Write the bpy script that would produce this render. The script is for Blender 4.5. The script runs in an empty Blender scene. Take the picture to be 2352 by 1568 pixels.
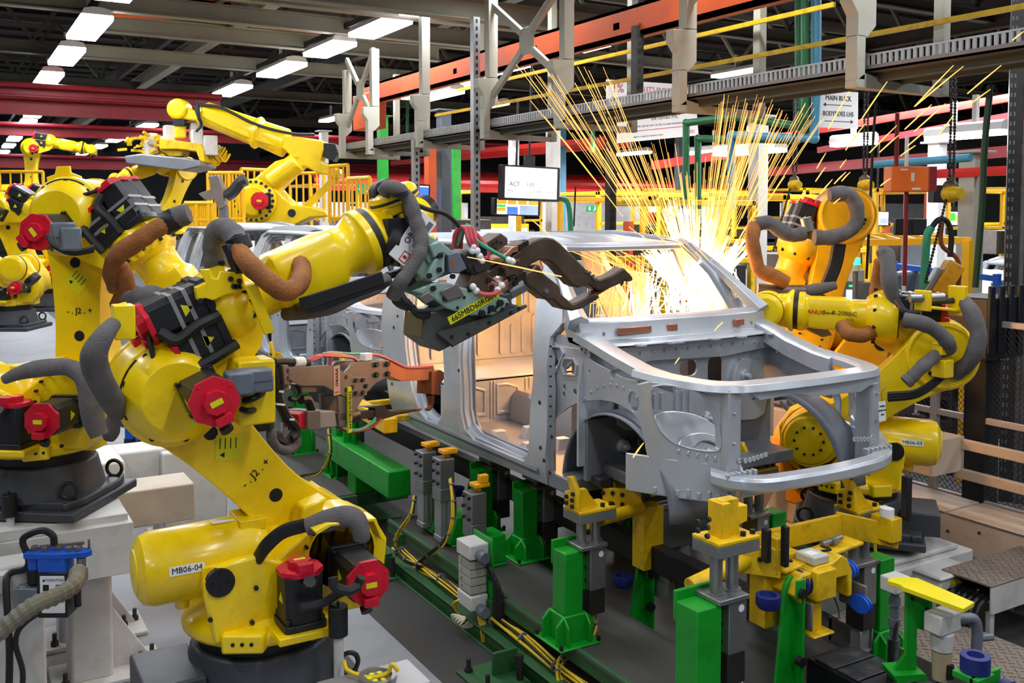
import bpy, bmesh, math, random
from math import sin, cos, pi, radians, sqrt, atan2
from mathutils import Vector as V, Matrix as M
from mathutils.geometry import delaunay_2d_cdt
random.seed(7)
SC = bpy.context.scene
COL = SC.collection
ID = M.Identity(4)

# ---------------------------------------------------------------- camera model (also used to lay points on real planes)
F_PX, PITCH, YAW, HC = 2220.0, radians(3.0), radians(30.5), 2.8
CXP, CYP = 1176.0, 489 + F_PX * math.tan(PITCH)
HEAD = V((sin(YAW), cos(YAW), 0)); RIGHT = V((cos(YAW), -sin(YAW), 0)); EYE = V((0, 0, HC))

def ray(px, py):
    u = px - CXP; v = CYP - py
    return RIGHT * u + HEAD * (F_PX * cos(PITCH) + v * sin(PITCH)) + V((0, 0, v * cos(PITCH) - F_PX * sin(PITCH)))

def at(px, py, X=None, Y=None, z=None, d=None):
    """the point of the world plane X=, Y=, z= (or depth d) seen through a photo pixel"""
    q = ray(px, py)
    if X is not None: t = X / q.x
    elif Y is not None: t = Y / q.y
    elif z is not None: t = (z - HC) / q.z
    else: t = d / q.dot(HEAD)
    return EYE + q * t

def on(px, py, f, t0=.0007, t1=.006):
    """the first point of the surface f(p)=0 along a pixel's ray"""
    q = ray(px, py)
    n = 80; ta = t0; fa = f(EYE + q * ta)
    for i in range(1, n + 1):
        tb = t0 + (t1 - t0) * i / n; fb = f(EYE + q * tb)
        if fa * fb <= 0:
            for _ in range(40):
                tm = (ta + tb) / 2; fm = f(EYE + q * tm)
                if fa * fm <= 0: tb = tm
                else: ta, fa = tm, fm
            return EYE + q * ta
        ta, fa = tb, fb
    return EYE + q * t1

# ---------------------------------------------------------------- mesh builder
def rotz(a): return M.Rotation(a, 4, 'Z')
def rotx(a): return M.Rotation(a, 4, 'X')
def roty(a): return M.Rotation(a, 4, 'Y')
def T(x, y=None, z=None):
    return M.Translation(V(x) if y is None else V((x, y, z)))
def frame(o, x, y=None, z=None):
    """matrix with origin o, first axis x, and y or z given roughly"""
    x = V(x).normalized()
    if z is not None:
        z = V(z); y = z.cross(x)
        if y.length < 1e-6: y = V((0, 1, 0)).cross(x)
        y.normalize(); z = x.cross(y)
    else:
        y = V(y); z = x.cross(y)
        if z.length < 1e-6: z = x.cross(V((0, 0, 1)))
        z.normalize(); y = z.cross(x)
    m = M((x, y, z)).transposed().to_4x4(); m.translation = V(o)
    return m
def axis_frame(p, d):
    """matrix whose Z runs along d"""
    d = V(d).normalized()
    a = V((0, 0, 1)) if abs(d.z) < .9 else V((1, 0, 0))
    x = a.cross(d).normalized(); y = d.cross(x)
    m = M((x, y, d)).transposed().to_4x4(); m.translation = V(p)
    return m

def catmull(pts, k=5):
    pts = [V(p) for p in pts]
    if len(pts) < 3: return pts
    P = [pts[0] * 2 - pts[1]] + pts + [pts[-1] * 2 - pts[-2]]
    out = []
    for i in range(1, len(P) - 2):
        a, b, c, d = P[i - 1:i + 3]
        for j in range(k):
            t = j / k
            out.append(.5 * (2 * b + (c - a) * t + (2 * a - 5 * b + 4 * c - d) * t * t + (3 * b - a - 3 * c + d) * t ** 3))
    out.append(pts[-1])
    return out

def inside(p, poly):
    x, y = p; r = False; n = len(poly); j = n - 1
    for i in range(n):
        xi, yi = poly[i][0], poly[i][1]; xj, yj = poly[j][0], poly[j][1]
        if (yi > y) != (yj > y) and x < (xj - xi) * (y - yi) / (yj - yi) + xi: r = not r
        j = i
    return r

def ngon(cx, cy, r, n=10, ry=None, a0=0):
    return [(cx + r * cos(a0 + 2 * pi * i / n), cy + (ry or r) * sin(a0 + 2 * pi * i / n)) for i in range(n)]

def rrect(x0, y0, x1, y1, r=.02, n=3):
    out = []
    for cx, cy, a in ((x1 - r, y1 - r, 0), (x0 + r, y1 - r, pi / 2), (x0 + r, y0 + r, pi), (x1 - r, y0 + r, 1.5 * pi)):
        for i in range(n + 1):
            b = a + pi / 2 * i / n
            out.append((cx + r * cos(b), cy + r * sin(b)))
    return out

def smooth2(pts, k=3):
    """closed smooth 2-D loop through pts"""
    n = len(pts); out = []
    for i in range(n):
        a, b, c, d = (V(pts[(i + j) % n]) for j in (-1, 0, 1, 2))
        for j in range(k):
            t = j / k
            q = .5 * (2 * b + (c - a) * t + (2 * a - 5 * b + 4 * c - d) * t * t + (3 * b - a - 3 * c + d) * t ** 3)
            out.append((q.x, q.y))
    return out

PATT = set('lettering print pattern mesh sheet'.split())
class MB:
    def __init__(s, m=None):
        s.bm = bmesh.new(); s.m = m or ID
    def vs(s, pts, m=None):
        k = s.m @ m if m is not None else s.m
        return [s.bm.verts.new(k @ V(p)) for p in pts]
    def face(s, vv):
        try: return s.bm.faces.new(vv)
        except ValueError: return None
    def box(s, c, d, m=None, taper=1.0):
        x, y, z = (q / 2 for q in d); t = taper
        v = s.vs([V(c) + V(p) for p in ((-x, -y, -z), (x, -y, -z), (x, y, -z), (-x, y, -z), (-x * t, -y * t, z), (x * t, -y * t, z), (x * t, y * t, z), (-x * t, y * t, z))], m)
        for f in ((3, 2, 1, 0), (4, 5, 6, 7), (0, 1, 5, 4), (1, 2, 6, 5), (2, 3, 7, 6), (3, 0, 4, 7)): s.face([v[i] for i in f])
        return s
    def bx(s, a, b, m=None):
        a, b = V(a), V(b)
        return s.box((a + b) / 2, [abs(q) for q in (b - a)], m)
    def bar(s, p, q, w, h, up=(0, 0, 1), m=None):
        p, q = V(p), V(q)
        fr = frame((p + q) / 2, q - p, z=up)
        return s.box((0, 0, 0), ((q - p).length, w, h), fr if m is None else m @ fr)
    def ibeam(s, p, q, w, h, t=.015, up=(0, 0, 1)):
        p, q = V(p), V(q); L = (q - p).length
        fr = frame((p + q) / 2, q - p, z=up)
        s.box((0, 0, h / 2 - t / 2), (L, w, t), fr); s.box((0, 0, -h / 2 + t / 2), (L, w, t), fr); s.box((0, 0, 0), (L, t, h - 2 * t), fr)
        return s
    def loft(s, rings, cap=True, close=True, m=None):
        R = [s.vs(r, m) for r in rings]
        n = len(R[0])
        for a, b in zip(R, R[1:]):
            for i in range(n if close else n - 1):
                j = (i + 1) % n
                s.face((a[i], a[j], b[j], b[i]))
        if cap and close:
            s.face(R[0][::-1]); s.face(R[-1])
        return s
    def lathe(s, p, d, prof, n=20, cap=True, m=None, ph=0):
        fr = axis_frame(p, d)
        return s.loft([[fr @ V((max(r, 1e-4) * cos(ph + 2 * pi * i / n), max(r, 1e-4) * sin(ph + 2 * pi * i / n), t)) for i in range(n)] for t, r in prof], cap, True, m)
    def cyl(s, p, q, r, r2=None, n=16, m=None, ph=0):
        p, q = V(p), V(q)
        return s.lathe(p, q - p, [(0, r), ((q - p).length, r if r2 is None else r2)], n, True, m, ph)
    def ball(s, c, r, n=12, m=None, sz=1):
        return s.lathe(V(c) - V((0, 0, r * sz)), (0, 0, 1), [(r * sz * (1 - cos(pi * i / 8)), r * sin(pi * i / 8)) for i in range(9)], n, True, m)
    def tube(s, pts, r, n=8, k=5, m=None, rib=0, rs=None):
        p = catmull(pts, k)
        if rib:
            q = []
            for a, b in zip(p, p[1:]):
                c = max(1, int((b - a).length / rib))
                q += [a.lerp(b, i / c) for i in range(c)]
            p = q + [p[-1]]
        rings = []; up = None
        for i, a in enumerate(p):
            d = (p[min(i + 1, len(p) - 1)] - p[max(i - 1, 0)])
            if d.length < 1e-7: d = V((0, 0, 1))
            d.normalize()
            if up is None:
                up = V((0, 0, 1)) if abs(d.z) < .9 else V((1, 0, 0))
            x = up - d * up.dot(d)
            if x.length < 1e-5: x = d.orthogonal()
            x.normalize(); up = x; y = d.cross(x)
            rr = r
            if rs: 
                f = i / (len(p) - 1) * (len(rs) - 1); i0 = min(int(f), len(rs) - 2)
                rr = rs[i0] + (rs[i0 + 1] - rs[i0]) * (f - i0)
            if rib: rr *= 1.0 + (.10 if i % 2 else -.06)
            rings.append([a + (x * cos(2 * pi * j / n) + y * sin(2 * pi * j / n)) * rr for j in range(n)])
        return s.loft(rings, True, True, m)
    def plate(s, outer, fn, tv, holes=(), step=0, m=None):
        """sheet over a 2-D outline (u,v) with holes, carried to 3-D by fn, thickness vector tv"""
        loops = [list(outer)] + [list(h) for h in holes]
        pts = []; edges = []
        for L in loops:
            b = len(pts)
            if step:
                LL = []
                for i, a in enumerate(L):
                    c = L[(i + 1) % len(L)]; k = max(1, int(math.hypot(c[0] - a[0], c[1] - a[1]) / step))
                    LL += [(a[0] + (c[0] - a[0]) * j / k, a[1] + (c[1] - a[1]) * j / k) for j in range(k)]
            else: LL = L
            pts += [V((p[0], p[1])) for p in LL]
            edges += [(b + i, b + (i + 1) % len(LL)) for i in range(len(LL))]
        if step:
            xs = [p[0] for p in outer]; ys = [p[1] for p in outer]
            x = min(xs) + step / 2
            while x < max(xs):
                y = min(ys) + step / 2
                while y < max(ys):
                    if inside((x, y), outer) and not any(inside((x, y), h) for h in holes): pts.append(V((x, y)))
                    y += step
                x += step
        vo, eo, fo = delaunay_2d_cdt(pts, edges, [], 0, 1e-6)[:3]
        tris = []
        for f in fo:
            c = sum((vo[i] for i in f), V((0, 0))) / len(f)
            if inside(c, loops[0]) and not any(inside(c, h) for h in loops[1:]): tris.append(tuple(f))
        tf = tv if callable(tv) else (lambda u, v: V(tv))
        A = s.vs([fn(p.x, p.y) for p in vo], m); B = s.vs([V(fn(p.x, p.y)) + tf(p.x, p.y) for p in vo], m)
        cnt = {}
        for t in tris:
            s.face([A[i] for i in t]); s.face([B[i] for i in reversed(t)])
            for i in range(3):
                e = (t[i], t[(i + 1) % 3]); cnt[e] = 1
        for (a, b) in list(cnt):
            if (b, a) not in cnt: s.face((A[b], A[a], B[a], B[b]))
        return s
    def prism(s, fr, pts, h0, h1, holes=(), m=None):
        """extruded polygon: fr carries (u,v,w); u,v in pts, w from h0 to h1"""
        return s.plate(pts, lambda u, v: fr @ V((u, v, h0)), fr.to_3x3() @ V((0, 0, h1 - h0)), holes, 0, m)
    def bolts(s, fr, pts, r=.012, h=.012):
        for p in pts: s.cyl(fr @ V((p[0], p[1], 0)), fr @ V((p[0], p[1], h)), r, n=6)
        return s
    def clusters(s):
        s.bm.verts.index_update(); seen = set(); isl = []
        for v in s.bm.verts:
            if v in seen or not v.link_faces: continue
            st = [v]; seen.add(v); g = []
            while st:
                a = st.pop(); g.append(a)
                for e in a.link_edges:
                    o = e.other_vert(a)
                    if o not in seen: seen.add(o); st.append(o)
            isl.append(g)
        bb = [([min(v.co[i] for v in g) - .004 for i in range(3)], [max(v.co[i] for v in g) + .004 for i in range(3)]) for g in isl]
        par = list(range(len(isl)))
        def fd(i):
            while par[i] != i: i = par[i]
            return i
        for i in range(len(isl)):
            for j in range(i):
                if all(bb[i][0][k] <= bb[j][1][k] and bb[j][0][k] <= bb[i][1][k] for k in range(3)): par[fd(i)] = fd(j)
        out = {}
        for i, g in enumerate(isl): out.setdefault(fd(i), []).extend(g)
        return sorted(out.values(), key=len, reverse=True)
    def build(s, name, mat, parent=None, bev=0, label=None, ang=38, seg=2, one=False):
        if not one and parent is not None and name.split('_')[-1].rstrip('s') not in PATT:
            parts = s.clusters()
            if 1 < len(parts) <= 24:
                objs = []
                for vs in parts:
                    q = MB(); mp = {}
                    for v in vs: mp[v] = q.bm.verts.new(v.co)
                    for f in {f for v in vs for f in v.link_faces}:
                        try: q.bm.faces.new([mp[v] for v in f.verts])
                        except ValueError: pass
                    objs.append(q.build(name, mat, parent, bev, label, ang, seg, True))
                s.bm.free()
                return objs[0]
        bm = s.bm
        for v in [v for v in bm.verts if not v.link_faces]: bm.verts.remove(v)
        if parent is not None: bmesh.ops.transform(bm, matrix=WM[parent].inverted(), verts=bm.verts)
        bmesh.ops.recalc_face_normals(bm, faces=bm.faces)
        me = bpy.data.meshes.new(name); bm.to_mesh(me); bm.free()
        me.materials.append(mat)
        me.shade_smooth(); me.set_sharp_from_angle(angle=radians(ang))
        o = bpy.data.objects.new(name, me); COL.objects.link(o)
        WM[o] = ID.copy()
        if parent is not None:
            o.parent = parent; WM[o] = WM[parent].copy()
        if bev:
            b = o.modifiers.new('edge', 'BEVEL'); b.width = bev; b.segments = seg; b.limit_method = 'ANGLE'; b.angle_limit = radians(40)
            b.use_clamp_overlap = True
        if label: o['label'] = label
        return o
WM = {}
def thing(name, label, cat, loc=(0, 0, 0), group=None, m=None):
    o = bpy.data.objects.new(name, None); COL.objects.link(o)
    o.empty_display_size = .1
    w = m.copy() if m is not None else T(V(loc))
    o.matrix_world = w; WM[o] = w
    o['label'] = label; o['category'] = cat
    if group: o['group'] = group
    return o
def tag(o, label, cat, group=None, kind=None):
    if label: o['label'] = label
    if cat: o['category'] = cat
    if group: o['group'] = group
    if kind: o['kind'] = kind
    return o
def struct(o, label=None):
    o['kind'] = 'structure'
    if label: o['label'] = label
    return o
def dup(root, mt, label, group=None, name=None):
    """copy a thing, its parts and sub-parts, moved by the world matrix mt"""
    r = root.copy(); COL.objects.link(r)
    WM[r] = mt @ WM[root]; r.matrix_world = WM[r]
    if label: r['label'] = label
    if group: r['group'] = group
    if name: r.name = name
    def rec(a, b):
        for ch in list(a.children):
            c = ch.copy(); COL.objects.link(c); c.parent = b; WM[c] = WM[r]
            rec(ch, c)
    rec(root, r)
    return r
def text(s, fr, size, mat, parent, name='lettering', ext=.0015, align='CENTER', sx=1.0, label=None):
    cu = bpy.data.curves.new('t', 'FONT'); cu.body = s; cu.size = size; cu.extrude = ext; cu.align_x = align; cu.align_y = 'CENTER'; cu.resolution_u = 2
    t = bpy.data.objects.new('t', cu); me = bpy.data.meshes.new_from_object(t); me.name = name
    bpy.data.objects.remove(t); bpy.data.curves.remove(cu)
    me.materials.clear(); me.materials.append(mat)
    me.transform((WM[parent].inverted() if parent else ID) @ fr @ M.Diagonal((sx, 1, 1, 1)))
    o = bpy.data.objects.new(name, me); COL.objects.link(o); o.parent = parent
    WM[o] = WM[parent].copy() if parent else ID.copy()
    if label: o['label'] = label
    return o

# ---------------------------------------------------------------- materials
def srgb(r, g, b):
    f = lambda c: (c / 255 / 12.92) if c / 255 <= .04045 else ((c / 255 + .055) / 1.055) ** 2.4
    return (f(r), f(g), f(b))
MATS = {}
def mat(name, rgb, rough=.5, metal=0, var=.12, scale=6, bump=0, emit=0, spec=.5, coat=0, dirt=None, dscale=3, damt=.5):
    if name in MATS: return MATS[name]
    m = bpy.data.materials.new(name); m.use_nodes = True
    N = m.node_tree.nodes; L = m.node_tree.links; b = N['Principled BSDF']
    c = srgb(*rgb)
    b.inputs['Roughness'].default_value = rough; b.inputs['Metallic'].default_value = metal
    b.inputs['Specular IOR Level'].default_value = spec
    if coat: b.inputs['Coat Weight'].default_value = coat; b.inputs['Coat Roughness'].default_value = .12
    if emit:
        b.inputs['Base Color'].default_value = (*c, 1); b.inputs['Emission Color'].default_value = (*c, 1); b.inputs['Emission Strength'].default_value = emit
        MATS[name] = m; return m
    tc = N.new('ShaderNodeTexCoord'); nz = N.new('ShaderNodeTexNoise'); nz.inputs['Scale'].default_value = scale; nz.inputs['Detail'].default_value = 6
    L.new(tc.outputs['Object'], nz.inputs['Vector'])
    rp = N.new('ShaderNodeValToRGB'); rp.color_ramp.elements[0].position = .3; rp.color_ramp.elements[1].position = .7
    rp.color_ramp.elements[0].color = (*[x * (1 - var) for x in c], 1); rp.color_ramp.elements[1].color = (*[min(1, x * (1 + var)) for x in c], 1)
    L.new(nz.outputs['Fac'], rp.inputs['Fac'])
    out = rp.outputs['Color']
    if dirt:
        n2 = N.new('ShaderNodeTexNoise'); n2.inputs['Scale'].default_value = dscale; n2.inputs['Detail'].default_value = 8; n2.inputs['Roughness'].default_value = .65
        L.new(tc.outputs['Object'], n2.inputs['Vector'])
        r2 = N.new('ShaderNodeValToRGB'); r2.color_ramp.elements[0].position = .5; r2.color_ramp.elements[1].position = .72
        r2.color_ramp.elements[1].color = (damt, damt, damt, 1); r2.color_ramp.elements[0].color = (0, 0, 0, 1)
        L.new(n2.outputs['Fac'], r2.inputs['Fac'])
        mx = N.new('ShaderNodeMix'); mx.data_type = 'RGBA'
        L.new(r2.outputs['Color'], mx.inputs['Factor']); L.new(out, mx.inputs[6]); mx.inputs[7].default_value = (*srgb(*dirt), 1)
        out = mx.outputs[2]
    L.new(out, b.inputs['Base Color'])
    mr = N.new('ShaderNodeMapRange'); mr.inputs['To Min'].default_value = max(.03, rough - .07); mr.inputs['To Max'].default_value = min(1, rough + .1)
    L.new(nz.outputs['Fac'], mr.inputs['Value']); L.new(mr.outputs['Result'], b.inputs['Roughness'])
    if bump:
        n3 = N.new('ShaderNodeTexNoise'); n3.inputs['Scale'].default_value = scale * 8; n3.inputs['Detail'].default_value = 4
        L.new(tc.outputs['Object'], n3.inputs['Vector'])
        bp = N.new('ShaderNodeBump'); bp.inputs['Strength'].default_value = bump; bp.inputs['Distance'].default_value = .01
        L.new(n3.outputs['Fac'], bp.inputs['Height']); L.new(bp.outputs['Normal'], b.inputs['Normal'])
    MATS[name] = m
    return m
YEL = mat('robot_yellow_paint', (253, 214, 0), .32, 0, .05, 3, coat=.3, dirt=(190, 140, 10), dscale=4, damt=.35)
ORG = mat('worn_orange_yellow_paint', (240, 170, 10), .45, 0, .15, 8, dirt=(130, 75, 20), dscale=7, damt=.6)
JYEL = mat('jig_yellow_paint', (235, 190, 10), .45, 0, .1, 8, dirt=(95, 70, 25), dscale=9, damt=.55)
RED = mat('motor_red_plastic', (205, 12, 45), .42, 0, .06)
BLK = mat('black_motor_casting', (24, 25, 30), .42, 0, .2)
BLKP = mat('black_plastic', (16, 17, 20), .5, 0, .2)
RUB = mat('black_rubber_hose', (22, 22, 24), .55, 0, .2)
GRYC = mat('grey_cast_iron', (66, 69, 77), .5, .1, .15, dirt=(40, 40, 44), dscale=6)
CLOTHG = mat('grey_cloth_sleeve', (98, 94, 96), .85, 0, .2, 14, bump=.5)
CLOTHB = mat('brown_leather_sleeve', (150, 92, 42), .75, 0, .25, 9, bump=.6, dirt=(75, 48, 28), dscale=8, damt=.6)
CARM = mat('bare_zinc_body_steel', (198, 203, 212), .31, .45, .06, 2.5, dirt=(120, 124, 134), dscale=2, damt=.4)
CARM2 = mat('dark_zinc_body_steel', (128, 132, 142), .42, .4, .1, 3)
GRN = mat('jig_green_paint', (8, 150, 34), .42, 0, .08, 4, dirt=(10, 80, 25), dscale=5, damt=.5)
DGRN = mat('dusty_green_paint', (40, 92, 48), .6, 0, .2, 6, dirt=(70, 72, 66), dscale=5, damt=.7)
STEEL = mat('machined_steel', (150, 150, 152), .35, .75, .1, 5)
ALU = mat('aluminium_extrusion', (165, 166, 168), .4, .6, .08, 5)
DSTEEL = mat('dark_oiled_steel', (62, 60, 58), .42, .6, .2, 6)
BROWN = mat('browned_copper_steel', (100, 82, 70), .45, .55, .25, 8, dirt=(50, 38, 34), dscale=6)
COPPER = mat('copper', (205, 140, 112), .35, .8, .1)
TIPC = mat('scorched_copper_alloy', (150, 84, 48), .45, .6, .25, 8, dirt=(70, 45, 36), dscale=7)
GUNG = mat('pale_green_gun_paint', (150, 178, 168), .42, .1, .08, 5, dirt=(90, 120, 112), dscale=6)
GUNP = mat('dull_plate_steel', (128, 120, 116), .42, .5, .12, 6)
PINK = mat('pink_hose', (205, 82, 96), .4, 0, .08)
MINT = mat('green_hose', (62, 168, 130), .4, 0, .08)
YCAB = mat('yellow_cable', (225, 190, 30), .5, 0, .1)
WHT = mat('white_powder_coat', (206, 205, 204), .5, 0, .06, 4, dirt=(150, 140, 125), dscale=4, damt=.5)
CREAM = mat('cream_paint', (214, 196, 178), .55, 0, .06, 4, dirt=(160, 130, 105), dscale=4, damt=.5)
IVORY = mat('ivory_steel_frame', (176, 174, 160), .6, 0, .08, 3, dirt=(140, 136, 124), dscale=3)
LABW = mat('white_label', (238, 238, 240), .45, 0, .02)
LABY = mat('yellow_label', (225, 222, 20), .4, 0, .03)
INK = mat('black_ink', (18, 18, 20), .5, 0, 0)
INKR = mat('red_ink', (190, 30, 30), .5, 0, 0)
CONN = mat('grey_connector', (104, 112, 124), .42, .1, .1)
BLUE = mat('blue_paint', (22, 88, 205), .35, 0, .1)
NAVY = mat('navy_urethane', (24, 38, 110), .45, 0, .15)
ORBM = mat('orange_crane_paint', (206, 82, 20), .5, 0, .1, 3, dirt=(150, 56, 20), dscale=2)
REDB = mat('red_beam_paint', (132, 14, 30), .5, 0, .12, 2)
REDP = mat('bright_red_pipe', (226, 40, 32), .45, 0, .1)
# ================================================================ the hall
FLOORM = mat('sealed_concrete_floor', (150, 152, 158), .45, 0, .07, 1.2, bump=.05, dirt=(105, 104, 106), dscale=.9, damt=.6)
FLOORD = mat('oily_shade_toned_floor', (58, 55, 55), .5, 0, .12, 1.5, bump=.08, dirt=(50, 48, 48), dscale=1.1, damt=.7)  # oily concrete; the shade around the jig is also put into its colour
WALLM = mat('pale_wall_sheeting', (150, 152, 150), .7, 0, .06, 1)
CEILM = mat('dark_brown_roof_sheet', (44, 38, 34), .8, 0, .2, .6)
b = MB(); b.bx((-16, -14, -.1), (60, 80, 0)); struct(b.build('floor', FLOORM), 'sealed grey concrete factory floor')
b = MB(); b.prism(ID, [(2.5, -3), (6.4, -3), (6.4, 40), (2.5, 40)], .0005, .004); struct(b.build('floor_strip', FLOORD), 'oily floor strip toned darker for shade under the green jig')
b = MB(); b.bx((-16, -14, 8.6), (60, 80, 8.7)); 
for i in range(60): b.bx((-16, -13.8 + i * 1.55, 8.5), (60, -13.7 + i * 1.55, 8.6))
struct(b.build('ceiling', CEILM), 'dark brown corrugated roof')
for n, p, q in (('wall_back', (-16, 80, 0), (60, 80.2, 8.6)), ('wall_left', (-16.2, -14, 0), (-16, 80, 8.6)), ('wall_right', (60, -14, 0), (60.2, 80, 8.6)), ('wall_front', (-16, -14.2, 0), (60, -14, 8.6))):
    b = MB(); b.bx(p, q); struct(b.build(n, WALLM), 'pale sheeted factory wall')
BEAMG = mat('grey_green_roof_steel', (76, 78, 70), .6, .1, .12, 2)
BEAMW = mat('cream_roof_steel', (128, 124, 108), .6, 0, .08, 2)
BEAMD = mat('dark_roof_steel', (52, 46, 40), .65, .1, .2, 2)
# cross girders with lattice above, purlins, and the line of dark diagonals seen at the upper left
for i, (Y_, z, m_) in enumerate(((13.2, 7.1, BEAMG), (16.5, 6.9, BEAMG), (20.5, 6.8, BEAMW), (25, 6.6, BEAMG), (31, 6.6, BEAMG), (39, 6.5, BEAMG), (50, 6.5, BEAMG))):
    b = MB(); b.ibeam((-15, Y_, z), (45, Y_, z), .2, .28, .03); b.bar((-15, Y_, 8.3), (45, Y_, 8.3), .14, .14)
    x = -14.6; k = 0
    while x < 44: b.bar((x, Y_, z + .2 if k % 2 else 8.3), (x + 1.1, Y_, 8.3 if k % 2 else z + .2), .08, .08); x += 1.1; k += 1
    struct(b.build('trim_%d' % (i + 1), m_), 'roof girder with lattice above')
for i, (x, z, w_, m_) in enumerate(((-6, 7.3, .2, BEAMD), (-2.5, 7.3, .2, BEAMD), (at(600, 10, z=6.7).x, 6.7, .26, BEAMW), (4.6, 6.9, .12, BEAMD), (9.5, 7.0, .26, BEAMG), (14, 7.0, .2, BEAMD), (20, 7.0, .2, BEAMD), (28, 7, .2, BEAMD))):  # third beam gets the paler steel colour for the light falling on it
    b = MB(); b.ibeam((x, -13, z), (x, 70, z), w_, .34, .025); struct(b.build('trim_%d' % (i + 10), m_), 'roof beam running the length of the hall')
# lower cream cross beams between the light rows
for i, (Y_, x0, x1, z) in enumerate(((12.6, 3.0, 9.6, 5.75), (14.6, 2.6, 9.6, 6.1), (17.2, 2.3, 9.6, 6.25), (19.5, 2.3, 9.6, 6.3), (23, 2.3, 12, 6.3))):
    b = MB(); b.ibeam((x0, Y_, z), (x1, Y_, z), .2, .3, .02); struct(b.build('trim_%d' % (i + 20), BEAMW), 'cream cross beam under the roof')
# ================================================================ the car body on the line
XC = 4.27
def xside(z, x0=3.37):
    return x0 + (.30 * max(0, (z - 1.72) / .86) ** 1.35 if z > 1.72 else 0) + (.05 * ((1.3 - z) / .3) ** 2 if z < 1.3 else 0)
def sidept(px, py):
    p = on(px, py, lambda q: q.x - xside(q.z)); return (p.y, p.z)
def shrink(loop, s, dv=0):
    cx = sum(p[0] for p in loop) / len(loop); cy = sum(p[1] for p in loop) / len(loop)
    return [(cx + (p[0] - cx) * s, cy + (p[1] - cy) * s + dv) for p in loop]

car = thing('car_body', 'silver unpainted pickup cab body shell nearest, showered by welding sparks', 'car body', (XC, 5.8, 1.0), 'bare pickup cabs on the line')
side_out = [sidept(*p) for p in ((1258, 1114), (1179, 1080), (1051, 1027), (965, 986), (920, 959), (901, 940), (889, 876), (876, 752), (877, 707), (892, 655), (908, 605), (932, 562), (985, 534), (1140, 531), (1235, 545), (1285, 564), (1296, 640), (1291, 742), (1263, 775), (1258, 900), (1256, 1000))]
front_open = [sidept(*p) for p in ((1223, 690), (1219, 768), (1216, 863), (1210, 927), (1206, 1015), (1200, 1038), (1188, 1043), (1090, 999), (1070, 975), (1063, 940), (1062, 879), (1061, 777), (1066, 680), (1080, 605), (1098, 580), (1200, 571), (1250, 574), (1243, 610))]
rear_open = [sidept(*p) for p in ((1018, 690), (1013, 809), (1015, 847), (1013, 921), (1008, 948), (996, 964), (984, 960), (962, 934), (948, 890), (938, 830), (932, 760), (930, 713), (937, 650), (955, 598), (975, 578), (1045, 577), (1044, 605), (1027, 650))]
def body_side(mir):
    k = (lambda p: V((2 * XC - p.x, p.y, p.z))) if mir else (lambda p: p)
    sg = -1 if mir else 1
    b = MB()
    f0 = lambda u, v: k(V((xside(v), u, v)))
    f1 = lambda u, v: k(V((xside(v) + .025, u, v)))
    f2 = lambda u, v: k(V((xside(v) + .07, u, v)))
    b.plate(side_out, f0, (sg * .028, 0, 0), [shrink(front_open, 1.085, .005), shrink(rear_open, 1.09, .005)], .12)
    b.plate(shrink(side_out, .992), f1, (sg * .045, 0, 0), [shrink(front_open, 1.04), shrink(rear_open, 1.045)], .12)
    b.plate(shrink(side_out, .97), f2, (sg * .03, 0, 0), [front_open, rear_open], .12)
    o = b.build('body_side', CARM, car, .008)
    # sill roll, rubber-gasket flanges, weld studs
    s = MB()
    ys = [5.42, 5.8, 6.4, 7.0, 7.5]
    s.tube([k(V((xside(1.06) + .01, y, 1.075))) for y in ys], .03, 8)
    for L in (front_open, rear_open):
        q = shrink(L, .985)
        s.tube([k(V((xside(v) + .1, u, v))) for u, v in q + q[:1]], .011, 6, 3)
    s.build('door_flange', CARM2, car)
    s = MB()
    for i in range(9):
        s.cyl(k(V((xside(1.3), 5.22, 1.42 + i * .065))), k(V((xside(1.3) - .012, 5.22, 1.42 + i * .065))), .007, n=6)
    for u, v in ((5.32, 1.17), (5.27, 1.1), (5.21, 1.35), (5.35, 1.25), (5.36, 1.55), (6.52, 1.6), (6.5, 1.85), (7.75, 1.9), (7.78, 1.8), (7.8, 1.3), (6.45, 2.0)):
        s.cyl(k(V((xside(v), u, v))), k(V((xside(v) - .004, u, v))), .014, n=10)  # flat black discs paint the dark of small open holes
    s.build('hole_disc', BLK, car)
body_side(False); body_side(True)

# roof: crowned skin with swaged ribs, header and drip rails
ZR = 2.575
def roofpt(a, b):
    x = XC + (a - .5) * 1.26 * (1 - .04 * b)
    y = 5.66 + b * 2.3
    e = 1 - abs(2 * a - 1) ** 3.2
    z = ZR + .052 * e * (min(1, b / .22) ** .7) + .006 * sin(b * pi)
    if .2 < a < .8 and .1 < b < .93: z += .006 * (1 if (int(a * 20) % 3) else 0)
    y += -.07 * e * (1 - b) ** 4
    return V((x, y, z - .05 * max(0, b - .93) / .07))
b = MB()
n = 40; R = [b.vs([roofpt(i / n, j / 24) for i in range(n + 1)]) for j in range(25)]
for r0, r1 in zip(R, R[1:]):
    for i in range(n): b.face((r0[i], r0[i + 1], r1[i + 1], r1[i]))
roof = b.build('roof_panel', CARM, car, 0, None, 60)
so = roof.modifiers.new('thick', 'SOLIDIFY'); so.thickness = .012; so.offset = -1
b = MB()
b.loft([[roofpt(i / 20, 0) + V(d) for d in ((0, 0, 0), (0, -.03, -.012), (0, -.03, -.04), (0, .10, -.05), (0, .10, -.02))] for i in range(21)])
b.build('windscreen_header', CARM, car, .004)
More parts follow.
